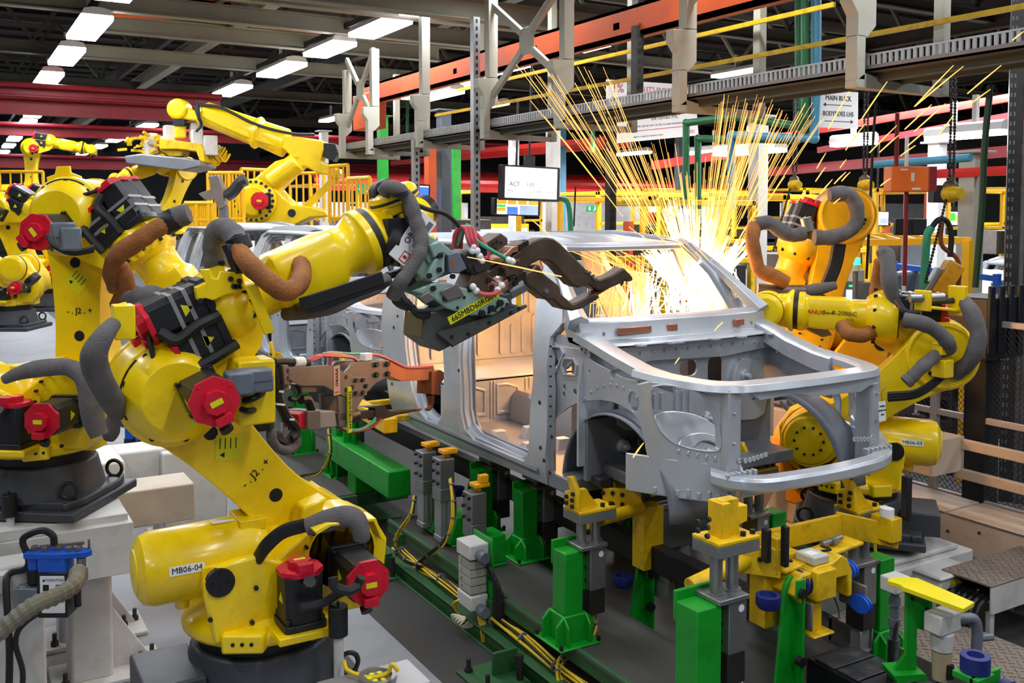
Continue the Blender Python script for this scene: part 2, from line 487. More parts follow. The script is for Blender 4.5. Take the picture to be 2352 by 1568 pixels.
for s in (0, 1):
    b = MB(); b.loft([[roofpt(s, j / 12) + V(((-1 if s == 0 else 1) * q[0], 0, q[1])) for q in ((.0, .004), (.05, -.012), (.055, -.035), (-.02, -.05))] for j in range(13)])
    b.build('drip_rail', CARM, car, .004)
    # windscreen pillar: box section from header to cowl
    sx = -1 if s == 0 else 1
    a0 = V((XC + sx * .60, 5.68, ZR - .01)); a1 = V((XC + sx * .80, 5.06, 2.09))
    b = MB(); b.tube([a0 + V((0, .15, .0)), a0, a0.lerp(a1, .35) + V((sx * .012, -.0, .02)), a0.lerp(a1, .7) + V((sx * .01, 0, .015)), a1], .04, 6, 5, rs=[.035, .036, .04, .045, .055, .075])
    b.build('windscreen_pillar', CARM, car, .003)
    b = MB(); b.prism(frame((XC + sx * .80, 5.02, 2.0), (0, 1, 0), z=(sx, 0, 0)), [(0, .0), (.42, .0), (.36, .12), (.2, .22), (.02, .10)], -.03, 0)
    b.build('pillar_gusset', CARM, car, .004)

# cab floor, tunnel, seat riser, brackets, rear wall with pressed ribs and back-light opening
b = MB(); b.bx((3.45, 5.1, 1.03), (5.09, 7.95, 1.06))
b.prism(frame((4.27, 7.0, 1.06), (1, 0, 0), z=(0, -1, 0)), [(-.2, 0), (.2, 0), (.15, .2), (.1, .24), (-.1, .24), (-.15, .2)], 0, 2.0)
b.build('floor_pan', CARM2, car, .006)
b = MB()
for x in (3.62, 3.9, 4.62, 4.9):
    for y in (5.9, 6.35): b.box((x, y, 1.10), (.13, .1, .09), None, .7)
b.build('seat_bracket', CARM, car, .005)
b = MB(); b.bx((3.47, 7.0, 1.05), (5.07, 7.04, 1.42)); b.bx((3.47, 7.0, 1.40), (5.07, 7.9, 1.43))
fr = frame((3.55, 7.0, 1.08), (1, 0, 0), z=(0, -1, 0))
for x in (.10, .42, .98, 1.25):
    q = [(x, .03), (x + .22, .03), (x + .22, .25), (x + .1, .29), (x, .29)]
    b.prism(fr, q, 0, .012, [shrink(q, .82)])
for x in (.36, .39, .7, .74): b.prism(fr, [(x, 0), (x + .015, 0), (x + .015, .32), (x, .32)], 0, .01)
b.build('seat_riser', CARM, car, .004)
b = MB(); fr = frame((3.45, 7.9, 1.05), (1, 0, 0), z=(0, -1, 0))
b.prism(fr, [(0, 0), (1.64, 0), (1.62, .9), (1.42, 1.5), (.22, 1.5), (.02, .9)], -.03, 0, [rrect(.3, .82, 1.34, 1.38, .08)])
for i in range(13):
    x = .1 + i * .12; w = .05
    if i in (3, 7): continue
    b.prism(fr, rrect(x, .42, x + w, .78 if i % 3 else .7, .02), 0, .022)
for x in (.12, .3, 1.38, 1.5): b.prism(fr, rrect(x, .8, x + .06, 1.35, .02), 0, .03)
for x, y, r in ((.2, .3, .07), (1.4, .28, .06), (.8, .3, .04)): b.cyl(fr @ V((x, y, 0)), fr @ V((x, y, .02)), r, r * .85, 20)
b.prism(fr, rrect(.2, .35, 1.5, .38, .01), 0, .02)
b.build('rear_wall', CARM, car, .005)
# inner lining of the off side (what the sparks light)
b = MB(); b.bx((5.06, 5.3, 1.06), (5.10, 5.46, 2.0)); b.bx((5.06, 6.38, 1.06), (5.10, 6.6, 2.3)); b.bx((5.02, 7.6, 1.06), (5.1, 7.9, 2.3))
for z in (1.2, 1.4, 1.6, 1.8): b.bx((5.05, 6.4, z), (5.07, 6.58, z + .1))
b.build('inner_pillar', CARM, car, .006)
# dash cross beam and console metal glimpsed through the windscreen
b = MB(); b.tube([(3.45, 5.35, 1.82), (4.27, 5.38, 1.86), (5.09, 5.35, 1.82)], .035, 10); b.bx((4.5, 5.2, 1.5), (4.9, 5.3, 1.95)); b.build('dash_beam', CARM2, car, .005)

# cowl: stepped plenum between the pillars
b = MB()
prof = [(5.16, 2.06), (5.14, 2.115), (5.02, 2.125), (4.98, 2.10), (4.965, 2.03), (4.95, 1.985), (4.86, 1.975), (4.85, 1.955), (4.93, 1.945), (5.1, 1.96)]
b.loft([[(x, y + dy, z) for y, z in prof] for x, dy in [(XC + .8 * (i / 12 * 2 - 1), .07 * (abs(i / 6 - 1)) ** 2.5) for i in range(13)]])
b.build('cowl_panel', CARM, car, .006)
b = MB()
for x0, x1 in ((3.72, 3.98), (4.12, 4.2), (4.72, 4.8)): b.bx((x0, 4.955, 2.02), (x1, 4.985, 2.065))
b.build('lit_cowl_slot', COPPER, car, .004)  # copper blocks stand in for warm sparklight seen through the cowl slots
b = MB()
for x in (3.8, 4.05, 4.11, 4.42, 4.66, 4.95): b.prism(frame((x, 4.86, 1.965), (1, 0, 0), z=(0, 0, 1)), rrect(-.035, -.05, .035, .01, .015), -.01, .004, [ngon(0, -.02, .01, 8)])
b.build('cowl_tab', CARM, car, .002)

# bulkhead with its openings and pressings
fr = frame((XC, 4.98, 1.20), (1, 0, 0), z=(0, -1, 0))
b = MB()
b.prism(fr, [(-.85, .0), (.85, .0), (.85, .5), (.8, .77), (-.8, .77), (-.85, .5)], -.02, 0, [rrect(.22, .36, .36, .62, .05), rrect(-.03, .5, .13, .61, .05), ngon(.64, .40, .055, 14, .07), ngon(.78, .45, .05, 14, .075)])
b.prism(fr, [(-.8, .74), (.8, .74), (.8, .66), (.3, .62), (-.3, .64), (-.8, .58)], 0, .05)
q = smooth2([(-.5, .2), (.1, .16), (.16, .45), (-.02, .48), (-.1, .52), (-.5, .5), (-.56, .35)]); b.prism(fr, q, 0, .03)
q = smooth2([(.42, .2), (.72, .18), (.7, .5), (.6, .58), (.45, .55)]); b.prism(fr, q, 0, .04)
for x in (-.4, -.34, -.28, -.22, -.1, -.04, .02): b.prism(fr, rrect(x, .0, x + .025, .42, .01), 0, .045)
b.prism(fr, rrect(-.42, .44, -.27, .49, .02), .03, .045)
for x, y in ((-.62, .45), (.53, .47), (-.52, .1), (.2, .2)):
    b.cyl(fr @ V((x, y, 0)), fr @ V((x, y, .05)), .05, .04, 18); b.cyl(fr @ V((x, y, .05)), fr @ V((x, y, .09)), .018, n=10)
b.bolts(fr, [(-.7 + .1 * i, .70) for i in range(15)], .01, .06)
b.build('bulkhead', CARM, car, .006)
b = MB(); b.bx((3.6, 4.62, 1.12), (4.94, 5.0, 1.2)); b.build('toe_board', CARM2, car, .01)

# front quarter: apron, wheelhouse, strut bracket, headlamp panel - each side
def C4(x, y): return (1200 + x / 2.6133, 720 + y / 2.6133)
AX = 3.455
apron_px = [C4(*p) for p in ((120, 118), (215, 195), (330, 210), (430, 290), (600, 385), (690, 405), (722, 560), (745, 700), (742, 800), (700, 640), (655, 590), (600, 555), (540, 530), (470, 518), (400, 520), (330, 535), (270, 565), (225, 600), (178, 645), (150, 640), (110, 400))]
apron = []
for p in apron_px:
    w = at(*p, X=AX); apron.append((w.y, w.z))
ah = []
for L in (((150, 195), (230, 205), (245, 240), (205, 340), (190, 335), (140, 215)), ((255, 270), (310, 275), (325, 310), (318, 365), (255, 360), (243, 315)), ((133, 285), (148, 290), (150, 355), (136, 350))):
    ah.append([(at(*C4(*p), X=AX).y, at(*C4(*p), X=AX).z) for p in L])
def circ(x, y, r, n=12, ry=None):
    w = at(*C4(x, y), X=AX); return ngon(w.y, w.z, r, n, ry)
ah += [circ(540, 362, .028), circ(665, 528, .052, 16, .06), circ(315, 470, .02), circ(402, 345, .009, 8), circ(252, 440, .018, 6), circ(250, 485, .018, 6)]
arch_c = (4.62, 1.20)
def quarter(mir):
    k = (lambda p: V((2 * XC - p[0], p[1], p[2]))) if mir else (lambda p: V(p))
    sg = -1 if mir else 1
    b = MB(); b.plate(apron, lambda u, v: k((AX, u, v)), (sg * .02, 0, 0), ah)
    # top rail of the apron: hat section from pillar to headlamp corner
    rail = [(AX + .02, 5.06, 2.02), (AX + .03, 4.9, 1.98), (AX + .05, 4.7, 1.92), (AX + .06, 4.45, 1.865), (AX + .07, 4.3, 1.85)]
    b.loft([[k((x + q[0], y, z + q[1])) for q in ((-.05, -.03), (-.04, .02), (.07, .03), (.11, .01), (.11, -.09), (.09, -.09), (.08, -.02))] for x, y, z in rail])
    # bracket frame round the two big lightening holes
    for L in ah[:3]:
        c = shrink(L, 1.18); b.plate(c, lambda u, v: k((AX - .012, u, v)), (sg * .012, 0, 0), [shrink(L, .98)])
    for i in range(26):
        u = 4.3 + .033 * i; 
        z = arch_c[1] + sqrt(max(.0, .50 ** 2 - (u - arch_c[0]) ** 2)) + .07
        if u < 5.0 and i % 2 == 0: b.cyl(k((AX, u, z)), k((AX - .006, u, z)), .01, n=8)
    b.build('front_apron', CARM, car, .004)
    # wheelhouse: vault with inner wall
    b = MB(); rings = []
    for X, r in ((AX + .005, .455), (AX + .05, .47), (AX + .25, .47), (AX + .38, .45), (AX + .44, .40)) if not mir else ((AX + .005, .455), (AX + .03, .47), (AX + .2, .47), (AX + .22, .44)):
        rings.append([k((X, arch_c[0] + .06 + r * cos(a) * 1.2, arch_c[1] - .14 + r * sin(a) * 1.14)) for a in [radians(180 * i / 22) for i in range(23)]])
    b.loft(rings, False, False)
    if not mir: b.plate([(arch_c[0] + .06 + .42 * cos(a) * 1.2, arch_c[1] - .14 + .42 * sin(a) * 1.14) for a in [radians(180 * i / 14) for i in range(15)]], lambda u, v: k((AX + .44 - .1 * (v - 1.08), u, v)), (sg * .015, 0, 0))
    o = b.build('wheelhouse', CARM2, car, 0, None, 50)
    so = o.modifiers.new('thick', 'SOLIDIFY'); so.thickness = .012
    # inner dished wheelhouse face seen through the headlamp opening
    b = MB(); fr = frame(k((3.66, 4.18, 1.40)), (sg * .95, -.12, -.05), z=(sg * .1, -.9, .35))
    q = smooth2([(-.2, .26), (.0, .27), (.2, .18), (.34, -.08), (.3, -.15), (.1, -.14), (-.12, -.04), (-.2, .12)])
    b.prism(fr, q, -.02, 0); b.prism(fr, smooth2([(-.1, .0), (.05, -.06), (.24, -.05), (.26, .06), (.12, .14), (-.06, .12)]), 0, .02, [smooth2([(-.02, .02), (.06, -.03), (.18, -.02), (.19, .05), (.08, .09)])])
    b.cyl(fr @ V((.1, .02, 0)), fr @ V((.1, .02, .03)), .03, n=12)
    if not mir: b.build('strut_panel', CARM, car, .008)
    b = MB(); b.bx(k((3.62, 5.0, 1.02)), k((3.64, 5.36, 2.04))); b.bx(k((3.47, 4.96, 1.1)), k((3.9, 5.0, 1.5))); b.build('kick_panel', CARM2, car, .006)  # kick panel's darker steel colour paints in shade behind the apron holes
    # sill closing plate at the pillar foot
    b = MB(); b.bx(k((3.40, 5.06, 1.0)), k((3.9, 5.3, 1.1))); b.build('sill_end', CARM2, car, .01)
def frontY(x): return 3.86 + 2.0 * max(0, abs(x - XC) - .5) ** 1.45
def fpt(px, py):
    p = on(px, py, lambda q: q.y - frontY(q.x)); return (p.x, p.z)
lamp_out = [fpt(*C4(*p)) for p in ((700, 425), (722, 560), (738, 690), (748, 800), (772, 905), (778, 1000), (775, 1082), (870, 1088), (965, 1070), (1180, 1040), (1290, 985), (1312, 520), (1255, 500), (1090, 445), (760, 410))]
lamp_hole = smooth2([fpt(*C4(*p)) for p in ((768, 545), (805, 665), (880, 755), (990, 802), (1130, 822), (1178, 795), (1172, 700), (1140, 590), (1080, 490), (960, 445), (785, 440))], 3)
def lamp_panel(mir):
    k = (lambda p: V((2 * XC - p[0], p[1], p[2]))) if mir else (lambda p: V(p))
    b = MB()
    fn = lambda u, v: k((u, frontY(u), v))
    b.plate(lamp_out, fn, (0, .02, 0), [lamp_hole], .09)
    big = shrink(lamp_hole, 1.04)
    b.plate(big, lambda u, v: k((u, frontY(u) - .012, v)), (0, .02, 0), [lamp_hole], .09)
    for i in range(14):
        u = 3.52 + i * .03; v = 1.47 - .02 * sin(i * .25) - .001 * i
        b.lathe(fn(u, v), (0, -1, 0), [(0, .017), (.007, .012), (.002, .007)], 10)
    for i in range(9): b.lathe(k((3.69, frontY(3.69), 1.38 + i * .055)), (0, -1, 0), [(0, .009), (.012 if i % 3 else .05, .006)], 8)
    b.build('headlamp_panel', CARM, car, .005)
    # vertical post, U section
    b = MB()
    x0, x1 = 3.655, 3.745
    b.loft([[k((x, frontY(3.7) + dy, z)) for x, dy in ((x0, .09), (x0, -.02), (x1, -.02), (x1, .09), (x1 - .015, .09), (x1 - .015, .0), (x0 + .015, .0), (x0 + .015, .09))] for z in (1.28, 1.6, 1.84)])
    b.build('support_post', CARM, car, .005)
    b = MB()
    for i in range(8): b.bx(k((3.44 + i * .034, frontY(3.44 + i * .034) - .02, 1.215)), k((3.462 + i * .034, frontY(3.44 + i * .034) + .03, 1.25 + (.012 if i % 2 else 0))))
    for i in range(6): b.bx(k((3.6 + i * .04, 3.83, 1.355)), k((3.622 + i * .04, 3.87, 1.395)))
    b.build('crush_tab', CARM, car, .004)
for s in (False, True): quarter(s); lamp_panel(s)
# upper tie beam
tie = [(3.50, 4.48, 1.875), (3.535, 4.28, 1.862), (3.60, 4.06, 1.852), (3.70, 3.93, 1.85), (3.86, 3.89, 1.85), (4.27, 3.875, 1.85), (4.68, 3.89, 1.85), (4.84, 3.93, 1.85), (4.94, 4.06, 1.852), (5.005, 4.28, 1.862), (5.04, 4.48, 1.875)]
b = MB(); tp = catmull(tie, 4); rings = []
for i, p in enumerate(tp):
    d = (tp[min(i + 1, len(tp) - 1)] - tp[max(0, i - 1)]); d.z = 0; d.normalize(); nn = V((d.y, -d.x, 0))
    rings.append([p + nn * q[0] + V((0, 0, q[1])) for q in ((.06, -.03), (.065, -.028), (.05, .012), (-.05, .02), (-.075, .005), (-.08, -.035), (-.07, -.035), (-.045, -.005), (.035, -.012))])
b.loft(rings); b.build('radiator_tie_beam', CARM, car, .003, None, 24)
b = MB(); fr = frame((4.27, 3.86, 1.80), (1, 0, 0), z=(0, -1, 0))
b.prism(fr, [(-.5, .03), (-.42, -.03), (-.12, -.02), (-.02, -.05), (.4, -.06), (.5, -.02), (.5, .03)], -.02, .01)
b.prism(frame((4.55, 3.95, 1.775), (1, 0, 0), z=(0, 0, 1)), [(-.35, -.05), (.28, -.1), (.3, .12), (-.1, .14)], -.006, .006, [ngon(-.1, .02, .03, 10, .015), ngon(.05, .02, .03, 10, .015), ngon(.18, .02, .025, 10, .015)])
b.build('latch_bracket', CARM, car, .003)
# bumper reinforcement beam
bump = [(3.57, 3.93, 1.375), (3.66, 3.86, 1.35), (3.80, 3.79, 1.335), (4.03, 3.755, 1.335), (4.27, 3.745, 1.335), (4.51, 3.755, 1.335), (4.74, 3.79, 1.335), (4.90, 3.87, 1.345), (5.02, 4.0, 1.37), (5.09, 4.13, 1.41), (5.12, 4.25, 1.46)]
b = MB(); tp = catmull(bump, 4); rings = []
for i, p in enumerate(tp):
    d = (tp[min(i + 1, len(tp) - 1)] - tp[max(0, i - 1)]); d.z = 0; d.normalize(); nn = V((d.y, -d.x, 0))
    rings.append([p + nn * q[0] + V((0, 0, q[1])) for q in ((.045, -.045), (.055, -.03), (.055, .012), (.04, .03), (-.03, .035), (-.05, .012), (-.05, -.04))])
b.loft(rings); b.build('bumper_beam', CARM, car, .003, None, 24)
b = MB()
for sx in (-1, 1):
    b.loft([[V((XC + sx * x, frontY(XC - x) + dy, z)) for dy, z in ((.0, 1.42), (.0, 1.2), (.04, 1.2), (.04, 1.42))] for x in (.55, .66, .76, .85, .9)])
b.bx((3.72, 3.83, 1.25), (4.82, 3.86, 1.31))
b.build('lower_valance', CARM, car, .006)
# paper tag on a wire
b = MB(); fr = frame((4.80, 3.80, 1.62), (1, 0, 0), z=(0, -1, .05)); b.prism(fr, rrect(-.03, -.06, .03, .06, .005), 0, .002); tg = b.build('paper_tag', LABW, car)
b = MB(); b.tube([(4.80, 3.80, 1.68), (4.79, 3.80, 1.73), (4.82, 3.79, 1.77)], .002, 5); b.build('tag_wire', STEEL, tg)
for i, s in enumerate(('MODEL', 'BODY NO', '0412')): text(s, fr @ T(0, .03 - i * .025, .003), .014, INK, tg)
PITCHY = 4.62
# ================================================================ six-axis robots
def motor(root, fr, w, L, cap=True, labels=True, name='servo_motor', big=1.0):
    """servo motor: fr at its mounting face, body along +Z, red bell end"""
    b = MB(); h = w / 2
    q = [(-h, -h * .7), (-h * .7, -h), (h * .7, -h), (h, -h * .7), (h, h * .7), (h * .7, h), (-h * .7, h), (-h, h * .7)]
    b.prism(fr, q, .03, L); b.prism(fr, rrect(-h * 1.12, -h * 1.12, h * 1.12, h * 1.12, .02), 0, .035)
    for s in (-1, 1):
        for t in (-1, 1): b.cyl(fr @ V((s * h * .9, t * h * .9, .03)), fr @ V((s * h * .9, t * h * .9, .06)), .011, n=6)
    o = b.build(name, BLK, root, .006)
    H = h * 1.16 * big
    b = MB(); o8 = [(H * cos(radians(22.5 + 45 * i)) * 1.05, H * sin(radians(22.5 + 45 * i)) * 1.05) for i in range(8)]
    b.prism(fr, o8, L, L + .022); b.prism(fr, [(x * .5, y * .5) for x, y in o8], L + .02, L + .055)
    b.prism(fr, rrect(-H * .35, -H * .98, H * .35, -H * .6, .008), L + .015, L + .06)
    for i in range(0, 8, 2): b.cyl(fr @ V((o8[i][0] * .84, o8[i][1] * .84, L + .02)), fr @ V((o8[i][0] * .84, o8[i][1] * .84, L + .027)), .006, n=6)
    c = b.build('motor_end_cap', RED, o, .005)
    b = MB(); b.prism(fr, rrect(-H * .26, -H * .12, H * .26, H * .12, .003), L + .055, L + .0565); b.build('rating_plate', LABY, c)
    b = MB(); b.cyl(fr @ V((0, -H * .8, L - .02)), fr @ V((0, -H * 1.25, L - .02)), .022, n=10); b.cyl(fr @ V((0, -H * 1.2, L - .02)), fr @ V((.0, -H * 1.4, L - .0)), .028, n=8)
    b.build('motor_plug', RUB, o)
    if labels:
        for s in (-1, 1):
            b = MB(); f2 = fr @ T(s * h, 0, L * .5) @ roty(s * pi / 2)
            b.prism(f2, [(-.0, -.028), (.045, 0), (.0, .028)][::s], 0, .0015)
            b.build('warning_triangle', LABY, o)
    return o

def robot(label, base, yaw, a2, a3, hi=True, group=None, name='welding_robot', yel=None, wroll=0, wpitch=-60, tag_text=None, fr=1.0, short=0, slim=1.0, motors=True, base_on=True):
    Y = yel or YEL
    m = T(V(base)) @ rotz(yaw)
    R = thing(name, label, 'robot', group=group, m=m)
    J2 = V((.312, 0, .67)); a = radians(a2); f3 = radians(a3)
    J3 = J2 + V((sin(a), 0, cos(a))) * 1.075
    F = V((cos(f3), 0, sin(f3))); G = V((-sin(f3), 0, cos(f3)))
    J4 = J3 + G * .225
    W = lambda p: m @ V(p)
    # --- pedestal casting
    b = MB(m); b.bx((-.46, -.38, 0), (.42, .38, .055)); b.prism(ID, [(-.44, -.33), (.36, -.33), (.4, -.2), (.4, .2), (.36, .33), (-.44, .33)], .05, .1)
    b.lathe((0, 0, .08), (0, 0, 1), [(0, .37), (.1, .345), (.2, .32)], 24)
    b.bx((-.56, -.2, .06), (-.3, .2, .22)); b.bx((-.52, -.30, .06), (-.36, -.18, .16))
    for x, y in ((-.38, -.32), (.34, -.32), (.34, .32), (-.38, .32)): b.cyl((x, y, .05), (x, y, .1), .022, n=6)
    bs = b.build('base_casting', GRYC, R, .012)
    b = MB(m)
    for x, y in ((-.30, -.34), (.33, -.26), (.33, .26)):
        b.tube([V((x, y, .15)) + V((cos(t), .0, sin(t))) * .05 for t in [i * pi / 5 for i in range(11)]], .012, 6, 2)
    b.build('lifting_eye', DSTEEL, bs)
    b = MB(m); b.lathe((0, 0, .27), (0, 0, 1), [(0, .29), (.09, .29)], 28); b.build('slew_ring', BLKP, R)
    # --- turntable with axis-two cheek and spring brackets
    b = MB(m)
    b.lathe((0, 0, .345), (0, 0, 1), [(0, .33), (.015, .36), (.06, .36), (.075, .34), (.11, .26), (.13, .2)], 32)
    for ang, w in ((-62, .2), (-118, .24), (62, .2), (118, .2), (0, .22)):
        f = rotz(radians(ang)); b.prism(f, [(.2, -w / 2), (.39, -w / 2 + .03), (.39, w / 2 - .03), (.2, w / 2)], .345, .43)
    for s in (-1, 1):
        b.prism(frame((0, s * .245, 0), (1, 0, 0), y=(0, 0, 1)), [(-.28, .38), (.1, .38), (.16, .52), (.04, .68), (-.10, .74), (-.19, .735), (-.26, .72), (-.32, .67), (-.32, .60)], -.025, .025)
    ck = [(-.06, .39), (.42, .39), (.52, .5), (.54, .70), (.47, .82), (.36, .88), (.24, .87), (.1, .76), (-.02, .68), (-.16, .62), (-.16, .5)]
    b.prism(frame((0, 0, 0), (1, 0, 0), y=(0, 0, 1)), ck, .07, .24)
    b.lathe((.312, -.24, .67), (0, 1, 0), [(0, .16), (.03, .2), (.18, .21), (.19, .18)], 28)
    b.prism(frame((0, 0, 0), (1, 0, 0), y=(0, 0, 1)), [(.12, .78), (.22, .84), (.26, .93), (.14, .90)], .08, .2)
    tt = b.build('turntable', Y, R, .012)
    if hi:
        b = MB(m)
        for s in (-1, 1): b.cyl((-.255, s * .25, .655), (-.255, s * .285, .655), .062, n=20); b.bolts(frame((-.255, s * .285, .655), (1, 0, 0), z=(0, s, 0)), ngon(0, 0, .035, 4), .007, .006)
        b.build('trunnion_cap', BLKP, tt)
        b = MB(m)
        for ang in (-62, -118, 62):
            f = rotz(radians(ang))
            for yy in (-.04, 0, .04): b.cyl(f @ V((.385, yy, .39)), f @ V((.393, yy, .39)), .009, n=8)
        for i in range(9): 
            t = radians(20 + 20 * i); b.cyl((.312 + .185 * cos(t), -.262, .67 + .185 * sin(t)), (.312 + .185 * cos(t), -.24, .67 + .185 * sin(t)), .009, n=6)
        for x, z in ((-.3, .5), (-.1, .6), (-.12, .45), (.08, .55), (.3, .42)): b.cyl((x, -.27, z), (x, -.282, z), .011, n=6)
        b.build('bolt_row', INK, tt)
    # --- counterbalance spring barrel
    p0 = V((-.57, 0, .67)); p1 = V((.13, 0, .69)); ax = p1 - p0
    b = MB(m); b.lathe(p0, ax, [(0, .07), (.004, .10), (.012, .10), (.012, .115), (.035, .15), (.08, .165), (.5, .165), (.56, .15), (.6, .11), (.7, .1)], 32)
    b.cyl((-.36, .0, .53), (-.36, 0, .47), .035, .03, 14); b.bx((-.31, -.19, .6), (-.19, .19, .70)); b.bx((-.12, -.1, .80), (-.0, .1, .85))
    br = b.build('counterbalance_barrel', Y, R, .008)
    if tag_text:
        for s in (-1, 1):
            f = m @ frame((-.37, s * .1655, .70), (-s, 0, 0), z=(0, s, .12)); 
            b = MB(); b.prism(f, rrect(-.075, -.02, .075, .02, .003), -.002, .0025); lb = b.build('number_plate', LABW, br)
            text(tag_text, f @ T(0, 0, .003), .036, INK, lb)
        b = MB(m); f = frame((-.18, -.02, .843), (1, 0, 0), z=(0, 0, 1)); b.prism(f, rrect(-.05, -.03, .05, .03, .003), 0, .002); b.build('warning_plate', LABW, br)
    if motors:
        motor(tt, m @ frame((.07, -.36, .43), (1, 0, 0), z=(0, 0, 1)), .17, .24)
        b = MB(m); b.bx((-.06, -.48, .40), (.2, -.24, .435)); b.build('motor_shelf', Y, tt, .006)
        motor(tt, m @ frame((.33, -.24, .62), (1, 0, 0), z=(0, -1, 0)), .17, .26)
    # --- lower arm
    fa = frame(J2, (sin(a), 0, cos(a)), y=(cos(a), 0, -sin(a)))   # u up the arm, v forward, w = side
    prof = smooth2([(-.19, .0), (-.13, -.15), (.03, -.20), (.22, -.175), (.42, -.16), (.68, -.165), (.9, -.19), (1.06, -.23), (1.24, -.16), (1.30, 0), (1.24, .16), (1.07, .23), (.92, .19), (.7, .145), (.42, .12), (.22, .14), (.04, .19), (-.13, .15)], 3)
    yl, yr = -.04, .19                                            # local y extent
    sgn = 1 if (fa.to_3x3() @ V((0, 0, 1))).y > 0 else -1
    b = MB(m @ fa); b.prism(ID, prof, sgn * yl, sgn * yr)
    b.lathe((1.075, 0, sgn * yr), (0, 0, sgn), [(-.01, .235), (.02, .235), (.035, .21), (.02, .2), (.02, .0)], 32)
    b.lathe((0, 0, sgn * yr), (0, 0, sgn), [(-.01, .18), (.02, .17), (.03, .13), (.03, 0)], 28)
    b.box((.16, -.155, sgn * .08), (.1, .08, .16)); b.box((.16, .13, sgn * .08), (.08, .06, .14))
    la = b.build('lower_arm', Y, R, .028, None, 38, 3)
    b = MB(m @ fa)
    for u in (.36, .80):
        b.cyl((u, -.01, sgn * (yl - .0015)), (u, -.01, sgn * (yr + .0015)), .032, n=18)
    b.build('arm_hole', INK, la)
    if hi:
        b = MB(m @ fa)
        b.bolts(frame((1.075, 0, sgn * (yr + .02)), (1, 0, 0), z=(0, 0, sgn)), [(.14 * cos(t), .14 * sin(t)) for t in [radians(200 + 14 * i) for i in range(6)]], .014, .02)
        b.bolts(frame((0, 0, sgn * (yr + .03)), (1, 0, 0), z=(0, 0, sgn)), ngon(0, 0, .1, 10), .01, .012)
        b.bolts(frame((1.075, 0, sgn * yl), (1, 0, 0), z=(0, 0, -sgn)), ngon(0, 0, .215, 18), .008, .006)
        b.build('arm_bolt_ring', INK, la)
        f = m @ fa @ T(.55, 0, sgn * yl) @ (rotx(pi) if sgn > 0 else ID) @ rotz(-pi / 2)
        text('- . J2 . +', f @ T(0, -.04, .002), .05, INK, la)
        f2 = f @ T(0, .14, .001) @ rotz(pi / 4)
        b = MB(); b.prism(f2, rrect(-.06, -.06, .06, .06, .004), 0, .001); pl = b.build('caution_plate', LABY, la)
        b = MB(); b.prism(f2, [(-.045, .02), (-.02, .02), (-.032, .042)], .001, .002)
        for i in range(4): b.prism(f2, rrect(-.005, .04 - .024 * i, .045, .044 - .024 * i, .001), .001, .002)
        b.build('plate_print', INK, pl)
    # --- elbow casing carrying the wrist motors
    ef = frame(J3, F, y=G)            # u along forearm, v up, w side
    es = 1 if (ef.to_3x3() @ V((0, 0, 1))).y > 0 else -1
    b = MB(m @ ef)
    b.lathe((0, 0, es * -.035), (0, 0, -es), [(0, .2), (.02, .235), (.09, .235), (.10, .215), (.16, .19), (.2, .15)], 32)
    b.prism(ID, [(-.17, -.1), (.0, -.17), (.17, -.12), (.42, .02), (.47, .10), (.47, .32), (.42, .38), (.32, .38), (.28, .26), (.04, .14)], es * -.16, es * -.02)
    b.loft([[V((u, .225 + r * .9 * cos(t), r * sin(t))) for t in [2 * pi * i / 20 for i in range(20)]] for u, r in ((.29, .19), (.30, .2), (.36, .215), (.43, .205), (.48, .165), (.50, .145))])
    for t in (-.4, .9): b.prism(frame((.38, .225, es * -.16), (1, .3 * t, 0), z=(0, 0, -es)), rrect(-.11, -.03, .1, .03, .025), 0, .03)
    el = b.build('elbow_casing', Y, R, .01)
    if hi:
        b = MB(m @ ef); b.bolts(frame((0, 0, es * -.135), (1, 0, 0), z=(0, 0, -es)), [(.205 * cos(t), .205 * sin(t)) for t in [radians(100 + 40 * i) for i in range(6)]], .014, .012)
        for t in range(10):
            q = 2 * pi * t / 10; b.cyl((.43, .225 + .19 * cos(q), .19 * sin(q)), (.455, .225 + .185 * cos(q), .185 * sin(q)), .012, n=6)
        b.build('casing_bolt', INK, el)
        b = MB(m @ ef)
        for r0 in (.222,):
            b.loft([[V((r * cos(t), r * sin(t), es * -.13)) for r in (r0 - .012, r0)] + [V((r * cos(t), r * sin(t), es * -.137)) for r in (r0, r0 - .012)] for t in [radians(110 + 8 * i) for i in range(9)]])
        b.build('travel_slot', INK, el)
    if motors:
        motor(el, m @ ef @ T(.09, -.02, es * -.2) @ (rotx(pi) if es > 0 else ID), .165, .27, name='axis_motor', big=1.05)
        for u, v, w, L in ((.31, .32, -.10 * es, .27), (.31, .31, .08 * es, .29), (.31, .16, -.11 * es, .22)):
            fm = m @ ef @ frame((u, v, w), (0, 0, 1), z=(-1, 0, 0)); motor(el, fm, .165, L, name='wrist_motor')
            if hi:
                b = MB(fm); 
                for zz in (.09, .15): b.bx((-.084, -.084, zz), (.084, .084, zz + .018))
                b.build('motor_strap', ALU, el)
        if hi:
            b = MB(m @ ef)
            b.tube([(.30, .24, -.2 * es), (.2, .24, -.21 * es), (.1, .22, -.2 * es), (.05, .28, -.18 * es)], .026, 7); b.tube([(.32, .09, -.2 * es), (.2, .08, -.21 * es), (.12, .08, -.2 * es), (.09, .12, -.18 * es)], .026, 7)
            b.tube([(.02, .3, -.12 * es), (-.02, .16, -.19 * es), (.0, .06, -.2 * es)], .012, 6)
            b.build('motor_cable', RUB, el)
    # --- forearm
    b = MB(m @ ef); q8 = lambda r, s=1.0: [(r * s * cos(2 * pi * i / 16), r * s * sin(2 * pi * i / 16)) for i in range(16)]
